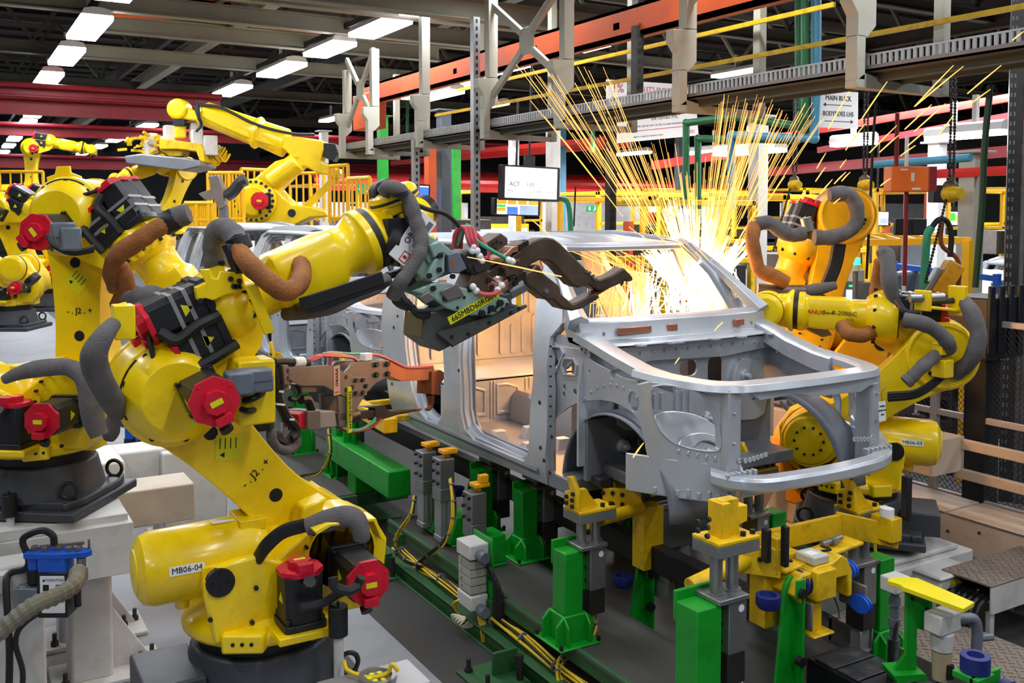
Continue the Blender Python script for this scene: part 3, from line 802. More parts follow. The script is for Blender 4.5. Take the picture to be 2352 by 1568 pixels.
    def sec(u, r, sq=0):
        out = []
        for i in range(24):
            t = 2 * pi * i / 24; c, s_ = cos(t), sin(t); k = 1 / max(abs(c), abs(s_)) if sq else 1
            k = 1 + (min(k, 1.28) - 1) * sq
            out.append(V((u, .225 + r * fr * k * s_, r * fr * k * c * slim)))
        return out
    b.loft([sec(.49, .14), sec(.51, .13), sec(.60, .128), sec(.63, .138, .9), sec(.66, .14, .9), sec(.93 - short * .3, .134, .9), sec(.96 - short * .4, .126, .3), sec(1.02 - short, .128), sec(1.07 - short, .15), sec(1.08 - short, .168), sec(1.12 - short, .168), sec(1.125 - short, .15)])
    fo = b.build('forearm', Y, R, .004)
    b = MB(m @ ef); b.loft([sec(1.122 - short, .162), sec(1.155 - short, .159)]); b.build('seal_band', BLKP, fo)
    # --- wrist yoke and hand
    wf = ef @ T(1.155 - short, .225, 0) @ rotx(radians(wroll))            # x out along the arm; bend about local z axis after roll
    b = MB(m @ wf)
    b.loft([[V((u, r * sin(t), r * cos(t))) for t in [2 * pi * i / 24 for i in range(24)]] for u, r in ((0, .155), (.02, .155), (.05, .125), (.11, .12))])
    for s in (-1, 1): b.prism(frame((0, 0, s * .0), (1, 0, 0), y=(0, 1, 0)), [(.08, -.085), (.22, -.10), (.27, -.05), (.27, .05), (.22, .10), (.08, .085)], s * .065, s * .115)
    for s in (-1, 1): b.lathe((.19, 0, s * .11), (0, 0, s), [(0, .12), (.012, .128), (.05, .125), (.075, .10), (.08, 0)], 24)
    wy = b.build('wrist_yoke', Y, R, .008)
    b = MB(m @ wf)
    for s in (-1, 1): b.lathe((.19, 0, s * .128), (0, 0, s), [(0, .1295), (.014, .1295)], 24)
    b.bx((.09, -.06, -.118), (.15, -.02, .118)); b.build('wrist_gasket', BLKP, wy)
    hf = wf @ T(.19, 0, 0) @ rotz(radians(wpitch))
    b = MB(m @ hf); b.lathe((0, 0, 0), (1, 0, 0), [(-.06, .05), (-.03, .1), (.06, .1), (.1, .085), (.14, .085)], 24); b.box((0, 0, 0), (.14, .15, .125)); hd = b.build('wrist_hand', Y, R, .006)
    b = MB(m @ hf); b.lathe((.14, 0, 0), (1, 0, 0), [(0, .08), (.05, .08)], 24); b.build('tool_flange', BLK, hd)
    return dict(root=R, m=m, arm=m @ fa, elbow=m @ ef, wrist=m @ wf, hand=m @ hf, J2=W(J2), J3=W(J3), J4=W(J4), F=m.to_3x3() @ F, G=m.to_3x3() @ G, elbow_part=el, forearm=fo, arm_part=la, es=es, sgn=sgn, barrel=br, tt=tt)

def sleeve(pts, r, parent, name='cable_sleeve', mt=None, ties=True, k=6, rs=None, n=10, **kw):
    b = MB(); p = catmull(pts, k)
    rnd = random.Random(len(pts) + int(1000 * r))
    rr = rs or [r * (1 + rnd.uniform(-.09, .09)) for _ in range(len(pts) * 3)]
    b.tube(pts, r, n, k, rs=rr)
    return b.build(name, mt or CLOTHG, parent, 0, None, 60)
GR = 'yellow welding robots'
NEAR = robot('yellow robot at front on white riser, bent arm labelled MB06-04 on its barrel', (1.25, 4.45, .55), 0, -42, 23, tag_text='MB06-04', group=GR, wroll=90, wpitch=-22)
RGT = robot('yellow robot by the mesh fence with MB06-03 on its barrel, forearm level', (5.64, 4.69, .51), radians(130), -53, 2, tag_text='MB06-03', group=GR, fr=.85, short=.16)
RB = robot('yellow robot behind the windscreen sparks with its forearm hanging down', (6.55, 5.62, 1.08), radians(146), -16, -70, group=GR, yel=mat('deep_yellow_paint', (244, 186, 4), .38, 0, .06, 3, coat=.2, dirt=(180, 120, 15), dscale=4, damt=.35))
LF = robot('tall yellow robot beside the left pedestal, arm upright and forearm pointing down to the car', (.48, 6.483, 1.035), radians(-36), -2, -53, group=GR)
def j2at(px, py, d, yaw):
    p = at(px, py, d=d); return (p.x - .312 * cos(yaw), p.y - .312 * sin(yaw), p.z - .67)
L2 = robot('yellow robot far left, arm leaning back beside a yellow rail', j2at(72, 645, 13.5, radians(-30)), radians(-30), -20, -30, False, GR)
L3 = robot('yellow robot far left behind the leaning one, arm tilted further back', j2at(150, 612, 15, radians(-30)), radians(-30), -32, -20, False, GR)
L4 = robot('yellow robot half hidden behind the upright arm, elbow low with red motor caps', (.05, 10.6, .5), radians(-28), -58, 14, False, GR)
L5 = robot('small distant yellow robot arched above the yellow railing at far left', j2at(75, 440, 24, radians(-10)), radians(-10), 0, -10, False, GR)
L6 = robot('distant yellow robot with raised arm behind the dark motor housing', j2at(372, 500, 19, radians(200)), radians(200), -25, -20, False, GR)
# ================================================================ weld guns and dress packs
class VPl:
    """a vertical plane through o along direction d; px() lays photo points on it"""
    def __init__(s, o, d, off=0):
        s.d = V((d[0], d[1], 0)).normalized(); s.n = V((s.d.y, -s.d.x, 0)); s.o = V(o) + s.n * off
        s.fr = frame(s.o, s.d, z=s.n)
        s.inv = s.fr.inverted()
    def w(s, px, py):
        q = ray(px, py); return EYE + q * ((s.o - EYE).dot(s.n) / q.dot(s.n))
    def p(s, px, py):
        r = s.inv @ s.w(px, py); return (r.x, r.y)
    def L(s, pts, f=None): return [s.p(*(f(*q) if f else q)) for q in pts]
def g1(x, y): return (800 + x / 3.267, 380 + y / 3.267)
def g2(x, y): return (550 + x / 4.704, 780 + y / 4.704)

G1 = VPl((0, 4.40, 0), (1, 0))
gun = thing('spot_weld_gun', 'large pale green spot welding gun with brown jaws in front of the car roof', 'welding gun', at(1000, 640, Y=4.4), 'spot welding guns')
P = lambda pts: G1.L(pts, g1)
b = MB(); b.prism(G1.fr, P([(335, 625), (470, 545), (560, 520), (650, 575), (755, 655), (735, 800), (560, 865), (500, 850)]), -.10, .08)
b.prism(G1.fr, P([(340, 640), (470, 560), (485, 600), (370, 690)]), .08, .12); b.prism(G1.fr, P([(520, 590), (600, 560), (760, 690), (735, 720), (620, 650), (560, 690)]), .08, .13)
b.prism(G1.fr, P([(560, 700), (640, 650), (640, 790), (560, 860), (500, 850)]), .08, .13)
b.prism(G1.fr, P([(530, 640), (600, 620), (620, 720), (560, 745), (520, 700)]), .08, .10)
for z in (-.13, .1): b.prism(G1.fr, P([(400, 930), (560, 868), (640, 860), (760, 900), (1100, 985), (1122, 1020), (1000, 1105), (830, 1108), (660, 1060), (560, 985)]), z, z + .03)
gb = b.build('gun_frame', GUNG, gun, .008)
b = MB(); fb = G1.fr @ T(0, 0, .13)
b.bolts(fb, P([(600, 668), (592, 772), (548, 908), (518, 815), (690, 820), (635, 985)]), .014, .016); b.bolts(fb, P([(1040, 1015), (975, 1055), (905, 1090)]), .018, .02)
b.bolts(fb, P([(1020, 1045), (1060, 1060), (1010, 1070), (1095, 1025), (960, 1085), (740, 970), (780, 975), (730, 1050)]), .008, .006)
b.build('gun_bolt', BLKP, gb)
f = frame(G1.w(*g1(850, 1045)) + V((0, -.133, 0)), G1.w(*g1(950, 985)) - G1.w(*g1(755, 1095)), z=(0, -1, 0))
b = MB(); b.prism(f, rrect(-.155, -.021, .155, .021, .003), 0, .002); lb = b.build('serial_label', LABY, gb); text('665MBD60RG04', f @ T(0, 0, .003), .042, INK, lb, sx=.95)
f = frame(G1.w(*g1(405, 545)) + V((0, -.13, 0)), G1.w(*g1(455, 470)) - G1.w(*g1(350, 610)), z=(0, -1, .15))
b = MB(); b.prism(f, rrect(-.135, -.05, .135, .05, .006), -.015, 0); b.box((0, 0, -.045), (.2, .09, .06), f); lb = b.build('maker_plate', LABW, gb, .004)
text('OBARA', f @ T(.03, .018, .001), .042, INK, lb); b = MB(); b.prism(f, rrect(-.125, -.04, -.07, .0, .003), 0, .001, [rrect(-.12, -.036, -.075, -.004, .002)]); b.prism(f, rrect(-.105, -.03, -.09, -.01, .002), 0, .001); b.build('warning_mark', INKR, lb)
b = MB(); b.prism(f, rrect(.0, -.04, .12, -.012, .003), 0, .001); b.build('spec_panel', CONN, lb)
# transformer
b = MB()
b.prism(G1.fr, P([(520, 1100), (640, 1075), (1170, 945), (1180, 1030), (1275, 1052), (720, 1345), (640, 1385), (505, 1288)]), -.16, .07)
b.prism(G1.fr, P([(606, 1250), (640, 1225), (1275, 1030), (1280, 1052), (722, 1347)]), .07, .095)
tr = b.build('transformer_case', mat('brushed_grey_case', (96, 98, 96), .4, .45, .1, 5), gun, .008)
b = MB(); b.bolts(G1.fr @ T(0, 0, .095), P([(712, 1270), (835, 1248), (990, 1165), (1150, 1090), (1210, 1060)]), .01, .006)
b.prism(G1.fr, P([(606, 1246), (612, 1244), (724, 1343), (718, 1348)]), .094, .0965); b.build('case_seam', INK, tr)
b = MB(); b.prism(G1.fr, P([(590, 930), (720, 870), (770, 960), (650, 1000)]), .135, .15); b.prism(G1.fr, P([(430, 970), (500, 930), (560, 980), (480, 1020)]), .12, .16); b.build('cover_plate', GUNP, gb, .004)
# servo box, brown bus bars and clamps
b = MB(); b.prism(G1.fr, P([(775, 662), (905, 585), (945, 620), (985, 755), (855, 815), (775, 765)]), -.06, .13); sv = b.build('servo_box', BLK, gun, .008)
b = MB(); b.prism(G1.fr, P([(795, 735), (935, 680), (970, 760), (850, 805)]), .13, .135); b.cyl(G1.fr @ V((*P([(880, 750)])[0], .135)), G1.fr @ V((*P([(880, 750)])[0], .145)), .028, n=18); b.build('box_lid', DSTEEL, sv)
b = MB(); b.prism(G1.fr, P([(650, 660), (725, 640), (755, 690), (790, 760), (720, 800), (655, 790)]), .10, .15); mn = b.build('display_unit', CONN, gun, .005)
b = MB(); b.prism(G1.fr, P([(678, 700), (692, 694), (694, 760), (680, 766)]), .15, .152); b.build('orange_tag', ORBM, mn)
b = MB()
b.prism(G1.fr, P([(790, 930), (850, 800), (940, 780), (1080, 900), (1195, 790), (1195, 880), (1080, 945), (960, 935), (820, 975)]), -.02, .12)
b.prism(G1.fr, P([(975, 605), (1130, 505), (1180, 540), (1185, 590), (1040, 680), (1000, 650)]), -.12, .02); b.prism(G1.fr, P([(1215, 600), (1285, 560), (1320, 590), (1250, 640)]), -.06, .06)
b.prism(G1.fr, P([(1090, 760), (1200, 690), (1205, 800), (1100, 830)]), .02, .12)
bb = b.build('bus_bar', BROWN, gun, .006)
b = MB(); b.bolts(G1.fr @ T(0, 0, .12), P([(965, 850), (985, 900), (820, 920), (1130, 830), (1160, 870), (1180, 830)]), .014, .014); b.bolts(G1.fr @ T(0, 0, .06), P([(1235, 605), (1262, 590), (1290, 575)]), .012, .012); b.bolts(G1.fr @ T(0, 0, .02), P([(1070, 590), (1100, 570), (1130, 580), (1090, 620)]), .007, .005); b.build('clamp_bolt', BLKP, bb)
b = MB(); b.loft([[G1.fr @ V((*q, w)) for w in (-.05, .07)] + [G1.fr @ V((q[0] + .004, q[1] - .03, w)) for w in (.07, -.05)] for q in P([(1020, 700), (1060, 690), (1100, 680), (1140, 650), (1180, 610), (1225, 600)])])
b.loft([[G1.fr @ V((*q, w)) for w in (.0, .125)] + [G1.fr @ V((q[0], q[1] - .05, w)) for w in (.125, .0)] for q in P([(960, 850), (1000, 860), (1040, 880), (1070, 870), (1110, 840)])])
b.build('copper_shunt', COPPER, gun, .003)
# jaws
b = MB()
b.prism(G1.fr, P([(1012, 790), (1100, 730), (1175, 690), (1260, 625), (1340, 568), (1400, 545), (1450, 538), (1500, 545), (1550, 580), (1750, 780), (1800, 835), (1850, 850), (1935, 820), (2025, 762), (2092, 835), (2095, 858), (2060, 870), (2040, 845), (2025, 872), (1900, 925), (1840, 932), (1760, 890), (1690, 912), (1640, 890), (1600, 845), (1520, 755), (1470, 715), (1400, 705), (1340, 735), (1260, 800), (1190, 800), (1110, 800), (1070, 830), (1020, 845), (1003, 815)]), -.045, .055)
uj = b.build('upper_jaw', BROWN, gun, .012)
b = MB()
b.prism(G1.fr, P([(1288, 800), (1330, 780), (1365, 740), (1400, 745), (1425, 805), (1545, 900), (1555, 960), (1640, 1025), (1670, 1025), (1820, 948), (1850, 985), (1720, 1065), (1640, 1085), (1560, 1065), (1500, 1005), (1440, 1000), (1310, 900), (1288, 870)]), -.05, .06)
lj = b.build('lower_jaw', BROWN, gun, .012)
b = MB(); a0 = G1.w(*g1(1840, 965)); a1 = G1.w(*g1(1962, 905)); b.cyl(a0, a1, .018, .009, 12); b.cyl(a0, a0.lerp(a1, .15), .026, .022, 12); t0 = G1.w(*g1(2060, 860)); b.cyl(t0, t0 + V((-.012, 0, -.03)), .012, .006, 10); b.build('electrode_tip', TIPC, lj)
b = MB(); b.bolts(G1.fr @ T(0, 0, .055), P([(1765, 800), (1790, 825), (1740, 790), (1810, 850)]), .01, .008); b.bolts(G1.fr @ T(0, 0, .06), P([(1437, 935)]), .014, .01); b.build('jaw_bolt', STEEL, uj)
b = MB(); b.cyl(G1.w(*g1(1190, 955)), G1.w(*g1(1330, 880)), .042, n=20); b.build('chrome_ram', STEEL, gun)
# hoses of the gun
b = MB(); Yp = lambda x, y, Y=4.34: at(*g1(x, y), Y=Y)
for dx, r in ((0, .011), (28, .011), (55, .010)):
    b.tube([Yp(790 + dx, 620, 4.36), Yp(800 + dx, 520, 4.33), Yp(840 + dx * .8, 462, 4.3), Yp(880 + dx, 480, 4.28), Yp(900 + dx, 560, 4.26), Yp(930 + dx * .7, 620, 4.27)], r, 8)
b.tube([Yp(950, 500), Yp(1010, 570, 4.3), Yp(1050, 640, 4.27), Yp(1040, 690, 4.27), Yp(990, 690, 4.27)], .011, 8); b.tube([Yp(970, 950, 4.26), Yp(1030, 968, 4.24), Yp(1090, 962, 4.24), Yp(1130, 935, 4.26)], .012, 8)
b.build('pink_water_hose', PINK, gun)
b = MB(); b.tube([Yp(880, 445, 4.32), Yp(920, 470, 4.3), Yp(960, 560, 4.28), Yp(1080, 640, 4.26), Yp(1200, 705, 4.28)], .011, 8); b.tube([Yp(820, 600, 4.34), Yp(850, 510, 4.31), Yp(880, 470, 4.3)], .008, 8); b.tube([Yp(985, 770, 4.4), Yp(1060, 760, 4.44), Yp(1250, 800, 4.46)], .01, 8); b.build('green_water_hose', MINT, gun)
b = MB()
for q in ((935, 610), (965, 640), (930, 640), (985, 680), (1000, 715), (935, 910), (960, 940), (1150, 900), (1120, 935), (1205, 710), (1230, 720)): b.ball(Yp(*q, 4.265), .019, 8)
b.build('hose_fitting', LABW, gun)
b = MB(); b.tube([Yp(500, 290, 4.3), Yp(600, 330, 4.3), Yp(720, 360, 4.3), Yp(800, 420, 4.3), Yp(830, 460, 4.3)], .012, 8); b.tube([Yp(470, 1060, 4.3), Yp(530, 1120, 4.28), Yp(600, 1120, 4.3)], .02, 8); b.tube([Yp(440, 1010, 4.3), Yp(500, 1090, 4.27), Yp(610, 1090, 4.28)], .014, 8)
b.tube([Yp(360, 900, 4.3), Yp(380, 1000, 4.28), Yp(460, 1060, 4.28)], .03, 8, rs=[.03, .04, .026]); b.build('black_gun_cable', RUB, gun)
# adapter between wrist and gun, and the sleeve bracket
b = MB(); b.prism(G1.fr, P([(205, 185), (235, 130), (315, 92), (420, 150), (520, 260), (470, 330), (330, 400), (215, 290)]), -.1, -.02); b.prism(G1.fr, P([(225, 400), (370, 390), (420, 470), (340, 640), (330, 760), (250, 640), (225, 520)]), -.16, .1)
b.lathe(at(*g1(265, 560), Y=4.4), (.9, -.2, -.35), [(0, .12), (.06, .12), (.06, .1), (.10, .1)], 24)
b.prism(G1.fr, P([(225, 890), (290, 800), (400, 770), (490, 860), (430, 910), (330, 830)]), -.02, .05)
b.build('gun_adapter', BLKP, gun, .008)

# dress pack on the front robot
R = NEAR['root']
q = lambda pts: [at(p[0], p[1], Y=p[2]) for p in pts]
sl = sleeve(q([(882, 442, 4.35), (893, 430, 4.32), (915, 436, 4.28), (938, 458, 4.26), (953, 500, 4.24), (966, 545, 4.22), (962, 585, 4.2), (938, 625, 4.2), (915, 655, 4.22), (903, 680, 4.26)]), .036, R)
sleeve(q([(870, 445, 4.42), (905, 440, 4.4), (935, 470, 4.36), (948, 520, 4.34), (955, 560, 4.32)]), .03, R)
b = MB()
for p in ((920, 445), (949, 495), (966, 560), (940, 620)):
    c = at(*p, Y=4.26); b.lathe(c, (.3, 0, -1), [(-.008, .042), (.008, .042)], 12)
b.build('cable_tie', BLKP, sl)
sleeve(q([(545, 570, 4.25), (572, 606, 4.15), (615, 645, 4.1), (652, 668, 4.1), (683, 655, 4.14), (694, 625, 4.25), (680, 596, 4.4), (652, 586, 4.52), (625, 602, 4.62), (612, 628, 4.66)]), .044, R, 'leather_sleeve', CLOTHB)
sleeve(q([(503, 640, 4.55), (492, 590, 4.54), (492, 550, 4.52), (508, 527, 4.48), (532, 534, 4.4), (548, 560, 4.3)]), .052, R)
sleeve(q([(535, 622, 4.62), (540, 600, 4.64), (532, 570, 4.62)]), .045, R, 'leather_sleeve', CLOTHB)
b = MB(); b.prism(frame(at(545, 592, Y=4.24), (.9, .3, 0), z=(.3, -.9, .2)), [(-.06, .06), (.05, .06), (.09, -.07), (-.02, -.07)], -.02, .02); b.lathe(at(548, 560, Y=4.26), (.3, -.2, -1), [(-.03, .055), (.03, .055)], 16); b.build('sleeve_bracket', BLKP, R, .004)
b = MB(); fk = VPl((0, 4.22, 0), (1, 0)); b.prism(fk.fr, fk.L([(459, 619), (482, 617), (486, 638), (500, 640), (506, 622), (555, 626), (562, 650), (560, 668), (520, 676), (490, 690), (470, 684), (474, 650)]), -.02, .0); b.prism(fk.fr, fk.L([(450, 660), (474, 648), (474, 684), (455, 690)]), -.12, .0); yb = b.build('notched_bracket', YEL, R, .004)
b = MB(); b.bolts(fk.fr, fk.L([(529, 640), (549, 645), (536, 657), (543, 658), (551, 657), (460, 690)]), .012, .012); b.build('bracket_bolt', BLKP, yb)
b = MB(); fk = VPl((0, 4.16, 0), (1, 0)); b.prism(fk.fr, fk.L([(561, 655), (588, 650), (628, 762), (606, 768)]), 0, .02); b.prism(fk.fr, fk.L([(560, 655), (588, 650), (594, 664), (566, 668)]), -.22, .0); b.build('angle_bracket', YEL, R, .004)
b = MB(); b.bar(at(690, 712, Y=4.22), at(880, 648, Y=4.26), .14, .025); b.bar(at(690, 700, Y=4.15), at(880, 637, Y=4.18), .012, .06); b.build('hose_tray', BLKP, R, .004)
sleeve(q([(655, 722, 4.4), (700, 712, 4.3), (760, 702, 4.24), (810, 680, 4.22), (860, 660, 4.22), (890, 640, 4.25)]), .036, R, rs=[.03, .045, .04, .035, .035, .03])
sleeve(q([(262, 742, 4.1), (238, 772, 4.05), (218, 808, 4.05), (218, 838, 4.1), (235, 880, 4.16), (262, 925, 4.3), (285, 958, 4.4)]), .045, R, rs=[.03, .04, .05, .055, .05, .05, .045])
b = MB(); b.box(at(283, 738, Y=4.2), (.08, .1, .14), None); b.bar(at(296, 742, Y=4.35), at(340, 760, Y=4.5), .03, .03); b.bar(at(268, 722, Y=4.2), at(296, 714, Y=4.2), .03, .08); b.build('hose_clamp_box', YEL, R, .005)
b = MB()
for dy in (-8, 4, 14): b.tube(q([(290, 730 + dy, 4.5), (320, 717 + dy, 4.55), (345, 705 + dy, 4.6), (372, 695 + dy, 4.6)]), .012, 7)
b.build('black_hose', RUB, R)
b = MB()
for i in range(3): b.tube(q([(592, 1290 - i * 8, 4.2), (612, 1262 - i * 9, 4.14), (650, 1228 - i * 7, 4.1), (700, 1212 - i * 6, 4.05), (745, 1200 - i * 5, 4.0)]), .02, 8)
b.tube(q([(690, 1395, 3.95), (740, 1385, 3.95), (780, 1362, 3.9), (815, 1350, 3.86), (830, 1325, 3.84)]), .02, 8); b.tube(q([(765, 1325, 3.85), (770, 1348, 3.84), (800, 1356, 3.84), (825, 1345, 3.84)]), .022, 8)
b.build('black_hose', RUB, R)
sleeve(q([(705, 1210, 4.04), (750, 1196, 4.0), (795, 1186, 3.96), (820, 1196, 3.93), (830, 1225, 3.92), (829, 1240, 3.92)]), .04, R, rs=[.04, .05, .05, .045, .04, .035])
b = MB(); b.prism(frame(at(795, 1215, Y=3.98), (1, 0, 0), z=(0, -1, 0)), [(-.16, .03), (-.1, .055), (.12, .045), (.16, -.06), (.145, -.06), (.11, .03), (-.09, .04), (-.15, .015)], -.05, .05); b.build('motor_guard', YEL, R, .004)
b = MB(); b.box(at(580, 895, Y=4.2), (.16, .16, .28), frame((0, 0, 0), (1, 0, 0), z=(0, 0, 1)))
pb = b.build('connector_panel', YEL, R, .01)
b = MB()
for p, s_ in (((578, 862), (.16, .09, .06)), ((548, 878), (.11, .1, .10)), ((592, 880), (.12, .08, .07))): b.box(at(*p, Y=4.06), s_, None)
b.build('grey_plug', CONN, pb, .012)
b = MB()
for a_, c_ in (((556, 905), (600, 870)), ((555, 940), (590, 930)), ((560, 920), (612, 890))): b.tube(q([(a_[0], a_[1], 4.1), ((a_[0] + c_[0]) / 2, (a_[1] + c_[1]) / 2 + 8, 4.06), (c_[0], c_[1], 4.2), (612, 850, 4.5)]), .014, 7)
b.tube(q([(545, 800, 4.4), (600, 830, 4.4), (620, 845, 4.5)]), .03, 8); b.build('black_hose', RUB, R)

# dress pack of the tall robot
R = LF['root']; D = lambda pts: [at(p[0], p[1], d=p[2]) for p in pts]
sleeve(D([(268, 660, 5.4), (258, 620, 5.3), (272, 585, 5.2), (310, 558, 5.15), (352, 530, 5.15), (392, 508, 5.2)]), .052, R, 'leather_sleeve', CLOTHB)
sleeve(D([(270, 700, 5.5), (290, 650, 5.35), (275, 610, 5.3)]), .045, R, 'leather_sleeve', CLOTHB)
sleeve(D([(385, 512, 5.2), (405, 500, 5.2), (425, 493, 5.2), (434, 490, 5.2)]), .052, R, rs=[.05, .06, .058, .05]); 
b = MB(); b.lathe(at(385, 512, d=5.2), at(405, 500, d=5.2) - at(385, 512, d=5.2), [(-.03, .058), (-.02, .064), (.05, .064), (.06, .058)], 16); b.build('sleeve_clamp', BLKP, R)
sleeve(D([(9, 872, 4.95), (40, 858, 4.95), (78, 848, 4.95), (120, 843, 4.95), (155, 843, 4.95), (188, 859, 4.92), (203, 889, 4.9), (210, 930, 4.9), (215, 965, 4.9), (228, 1000, 4.9)]), .042, R, rs=[.025, .035, .045, .045, .045, .05, .055, .06, .055, .045])
sleeve(D([(300, 690, 5.1), (325, 682, 5.0), (350, 676, 5.0), (375, 690, 5.0)]), .05, R); sleeve(D([(265, 880, 5.5), (268, 930, 5.4), (255, 990, 5.4), (250, 1010, 5.4)]), .04, R, rs=[.04, .035, .05, .03])
b = MB()
for i in range(4): b.tube(D([(110 + i * 12, 540 + i * 6, 5.2), (125 + i * 10, 565 + i * 4, 5.15), (165 + i * 8, 582 - i * 2, 5.15), (215, 575 - i * 3, 5.2)]), .014, 6)
b.build('black_hose', RUB, R)
b = MB(); b.box(at(150, 555, d=5.15), (.12, .12, .28), rotz(.4)); pb = b.build('connector_panel', YEL, R, .01)
b = MB(); b.box(at(145, 528, d=5.05), (.12, .09, .08), None); b.box(at(162, 548, d=5.05), (.1, .09, .12), None); b.build('grey_plug', CONN, pb, .01)
fk = VPl(at(145, 410, d=5.8), (.86, -.5)); b = MB(); b.prism(fk.fr, fk.L([(106, 407), (125, 400), (129, 382), (160, 381), (162, 396), (186, 405), (186, 414), (165, 420), (110, 424)]), -.02, .0); b.build('notched_bracket', YEL, R, .004)

# second gun, held at the rear door by the tall robot
G2 = VPl((1.80, 5.72, 0), (1.55, 1.0)); P = lambda pts: G2.L(pts, g2)
gun2 = thing('spot_weld_gun', 'bare steel plate spot welding gun reaching into the rear door opening', 'welding gun', G2.w(*g2(1100, 500)), 'spot welding guns')
b = MB()
for z in (-.09, .05): b.prism(G2.fr, P([(440, 295), (870, 265), (1060, 350), (1160, 395), (1290, 395), (1290, 590), (1040, 605), (820, 490), (560, 490), (440, 420)]), z, z + .018)
for z in (-.1, .04): b.prism(G2.fr, P([(1060, 350), (1150, 240), (1540, 215), (1540, 385), (1400, 460), (1300, 560), (1160, 780), (1140, 870), (1000, 860), (985, 600), (1040, 605)]), z, z + .02)
pf = b.build('side_plate', GUNP, gun2, .003)
b = MB(); b.prism(G2.fr, P([(1535, 215), (1620, 230), (1720, 290), (1800, 315), (2070, 300), (2075, 430), (1700, 445), (1600, 405), (1535, 385)]), -.06, .03); fa_ = b.build('fixed_arm', COPPER, gun2, .006)
b = MB(); b.prism(G2.fr, P([(2020, 340), (2110, 320), (2150, 345), (2150, 420), (2110, 480), (2110, 590), (2010, 585)]), -.08, .05); b.tube([G2.w(*g2(2060, 590)), G2.w(*g2(2065, 690)), G2.w(*g2(2045, 745)), G2.w(*g2(2010, 750))], .022, 8, rs=[.035, .026, .018, .01]); b.build('electrode_holder', TIPC, gun2, .004)
b = MB(); b.cyl(G2.w(*g2(1130, 840)), G2.w(*g2(1250, 810)), .05, n=18); b.bar(G2.w(*g2(1250, 815)), G2.w(*g2(1480, 795)), .05, .055); b.prism(G2.fr, P([(1310, 720), (1520, 700), (1580, 770), (1700, 770), (1700, 800), (1500, 860), (1420, 870), (1430, 740)]), -.03, .03); b.cyl(G2.w(*g2(1600, 792)), G2.w(*g2(1955, 752)), .024, .009, 12); b.build('moving_arm', DSTEEL, gun2, .003)
b = MB(); b.cyl(G2.w(*g2(1700, 780)), G2.w(*g2(1958, 751)), .0165, .0095, 12); b.build('electrode_tip', TIPC, gun2)
b = MB(); b.prism(G2.fr, P([(780, 765), (965, 760), (990, 930), (785, 950)]), -.07, .05); sv = b.build('servo_housing', ALU, gun2, .006)
b = MB(); b.prism(G2.fr, P([(640, 760), (780, 752), (782, 962), (640, 962)]), -.09, .07); b.build('servo_block', GUNP, sv, .004)
b = MB(); b.prism(G2.fr, P([(568, 800), (640, 765), (640, 960), (572, 955)]), -.07, .05); b.build('motor_end_cap', RED, sv, .006)
b = MB(); b.bolts(G2.fr @ T(0, 0, .068), P([(1160, 430), (1235, 425), (1120, 505), (1270, 490), (1160, 565), (1235, 560)]), .015, .014); b.bolts(G2.fr @ T(0, 0, .06), P([(1390, 260), (1510, 255), (1390, 370), (1512, 360)]), .02, .02)
b.bolts(G2.fr @ T(0, 0, .068), P([(1060, 395), (1060, 530), (415, 330), (415, 410), (412, 490)]), .016, .002); b.build('plate_bolt', BLKP, pf)
b = MB(); b.prism(G2.fr, P([(370, 265), (430, 262), (440, 545), (400, 545)]), -.1, .07); b.prism(G2.fr, P([(620, 490), (780, 490), (780, 560), (620, 560)]), -.05, .04); b.prism(G2.fr, P([(990, 780), (1075, 780), (1075, 930), (1000, 930)]), -.06, .06); b.build('mount_plate', GUNP, gun2, .004)
b = MB(); f = frame(G2.w(*g2(1085, 745)) + G2.n * .0805, (0, 0, 1), z=G2.n); b.prism(f, rrect(-.15, -.018, .15, .018, .003), -.012, .002); lb = b.build('serial_label', LABY, pf); text('665MBD60RG02', f @ T(0, 0, .003), .036, INK, lb)
f = frame(G2.w(*g2(957, 430)) + G2.n * .0685, (0, 0, 1), z=G2.n); b = MB(); b.prism(f, rrect(-.095, -.033, .095, .033, .003), 0, .002); lb = b.build('maker_plate', mat('pink_label', (214, 168, 150), .5, 0, .03), pf); text('OBARA', f @ T(.02, 0, .003), .036, INK, lb); b = MB(); b.prism(f, rrect(-.08, -.02, -.072, .02, .001), .002, .003); b.build('red_bar', INKR, lb)
b = MB(); z2 = lambda x, y, o=.03: G2.w(*g2(x, y)) + G2.n * o
for i in range(3): b.tube([z2(680, 240 - i * 6), z2(790, 200 - i * 14), z2(900, 150 + i * 10), z2(1050, 160 + i * 8), z2(1180, 190), z2(1240, 230)], .011, 7)
b.tube([z2(920, 150), z2(945, 175), z2(940, 260), z2(935, 295)], .011, 7); b.tube([z2(1350, 160), z2(1450, 160), z2(1600, 220), z2(1750, 290), z2(1900, 295), z2(2050, 285)], .011, 7); b.build('pink_water_hose', PINK, gun2)
b = MB(); b.tube([z2(880, 170, 0), z2(980, 135, 0), z2(1200, 150, 0), z2(1320, 150, 0)], .008, 7); b.tube([z2(1030, 935), z2(1150, 970), z2(1280, 960), z2(1380, 900), z2(1430, 840)], .011, 7); b.build('green_water_hose', MINT, gun2)
b = MB(); b.tube([z2(1010, 930), z2(1150, 985), z2(1300, 970), z2(1400, 930), z2(1490, 850)], .011, 7); b.build('red_water_hose', mat('dull_red_hose', (150, 40, 44), .5), gun2)
b = MB(); b.bar(z2(1290, 185), z2(1365, 175), .05, .05); b.cyl(z2(535, 245), z2(640, 240), .035, n=14); b.build('hose_fitting', LABW, gun2, .004)
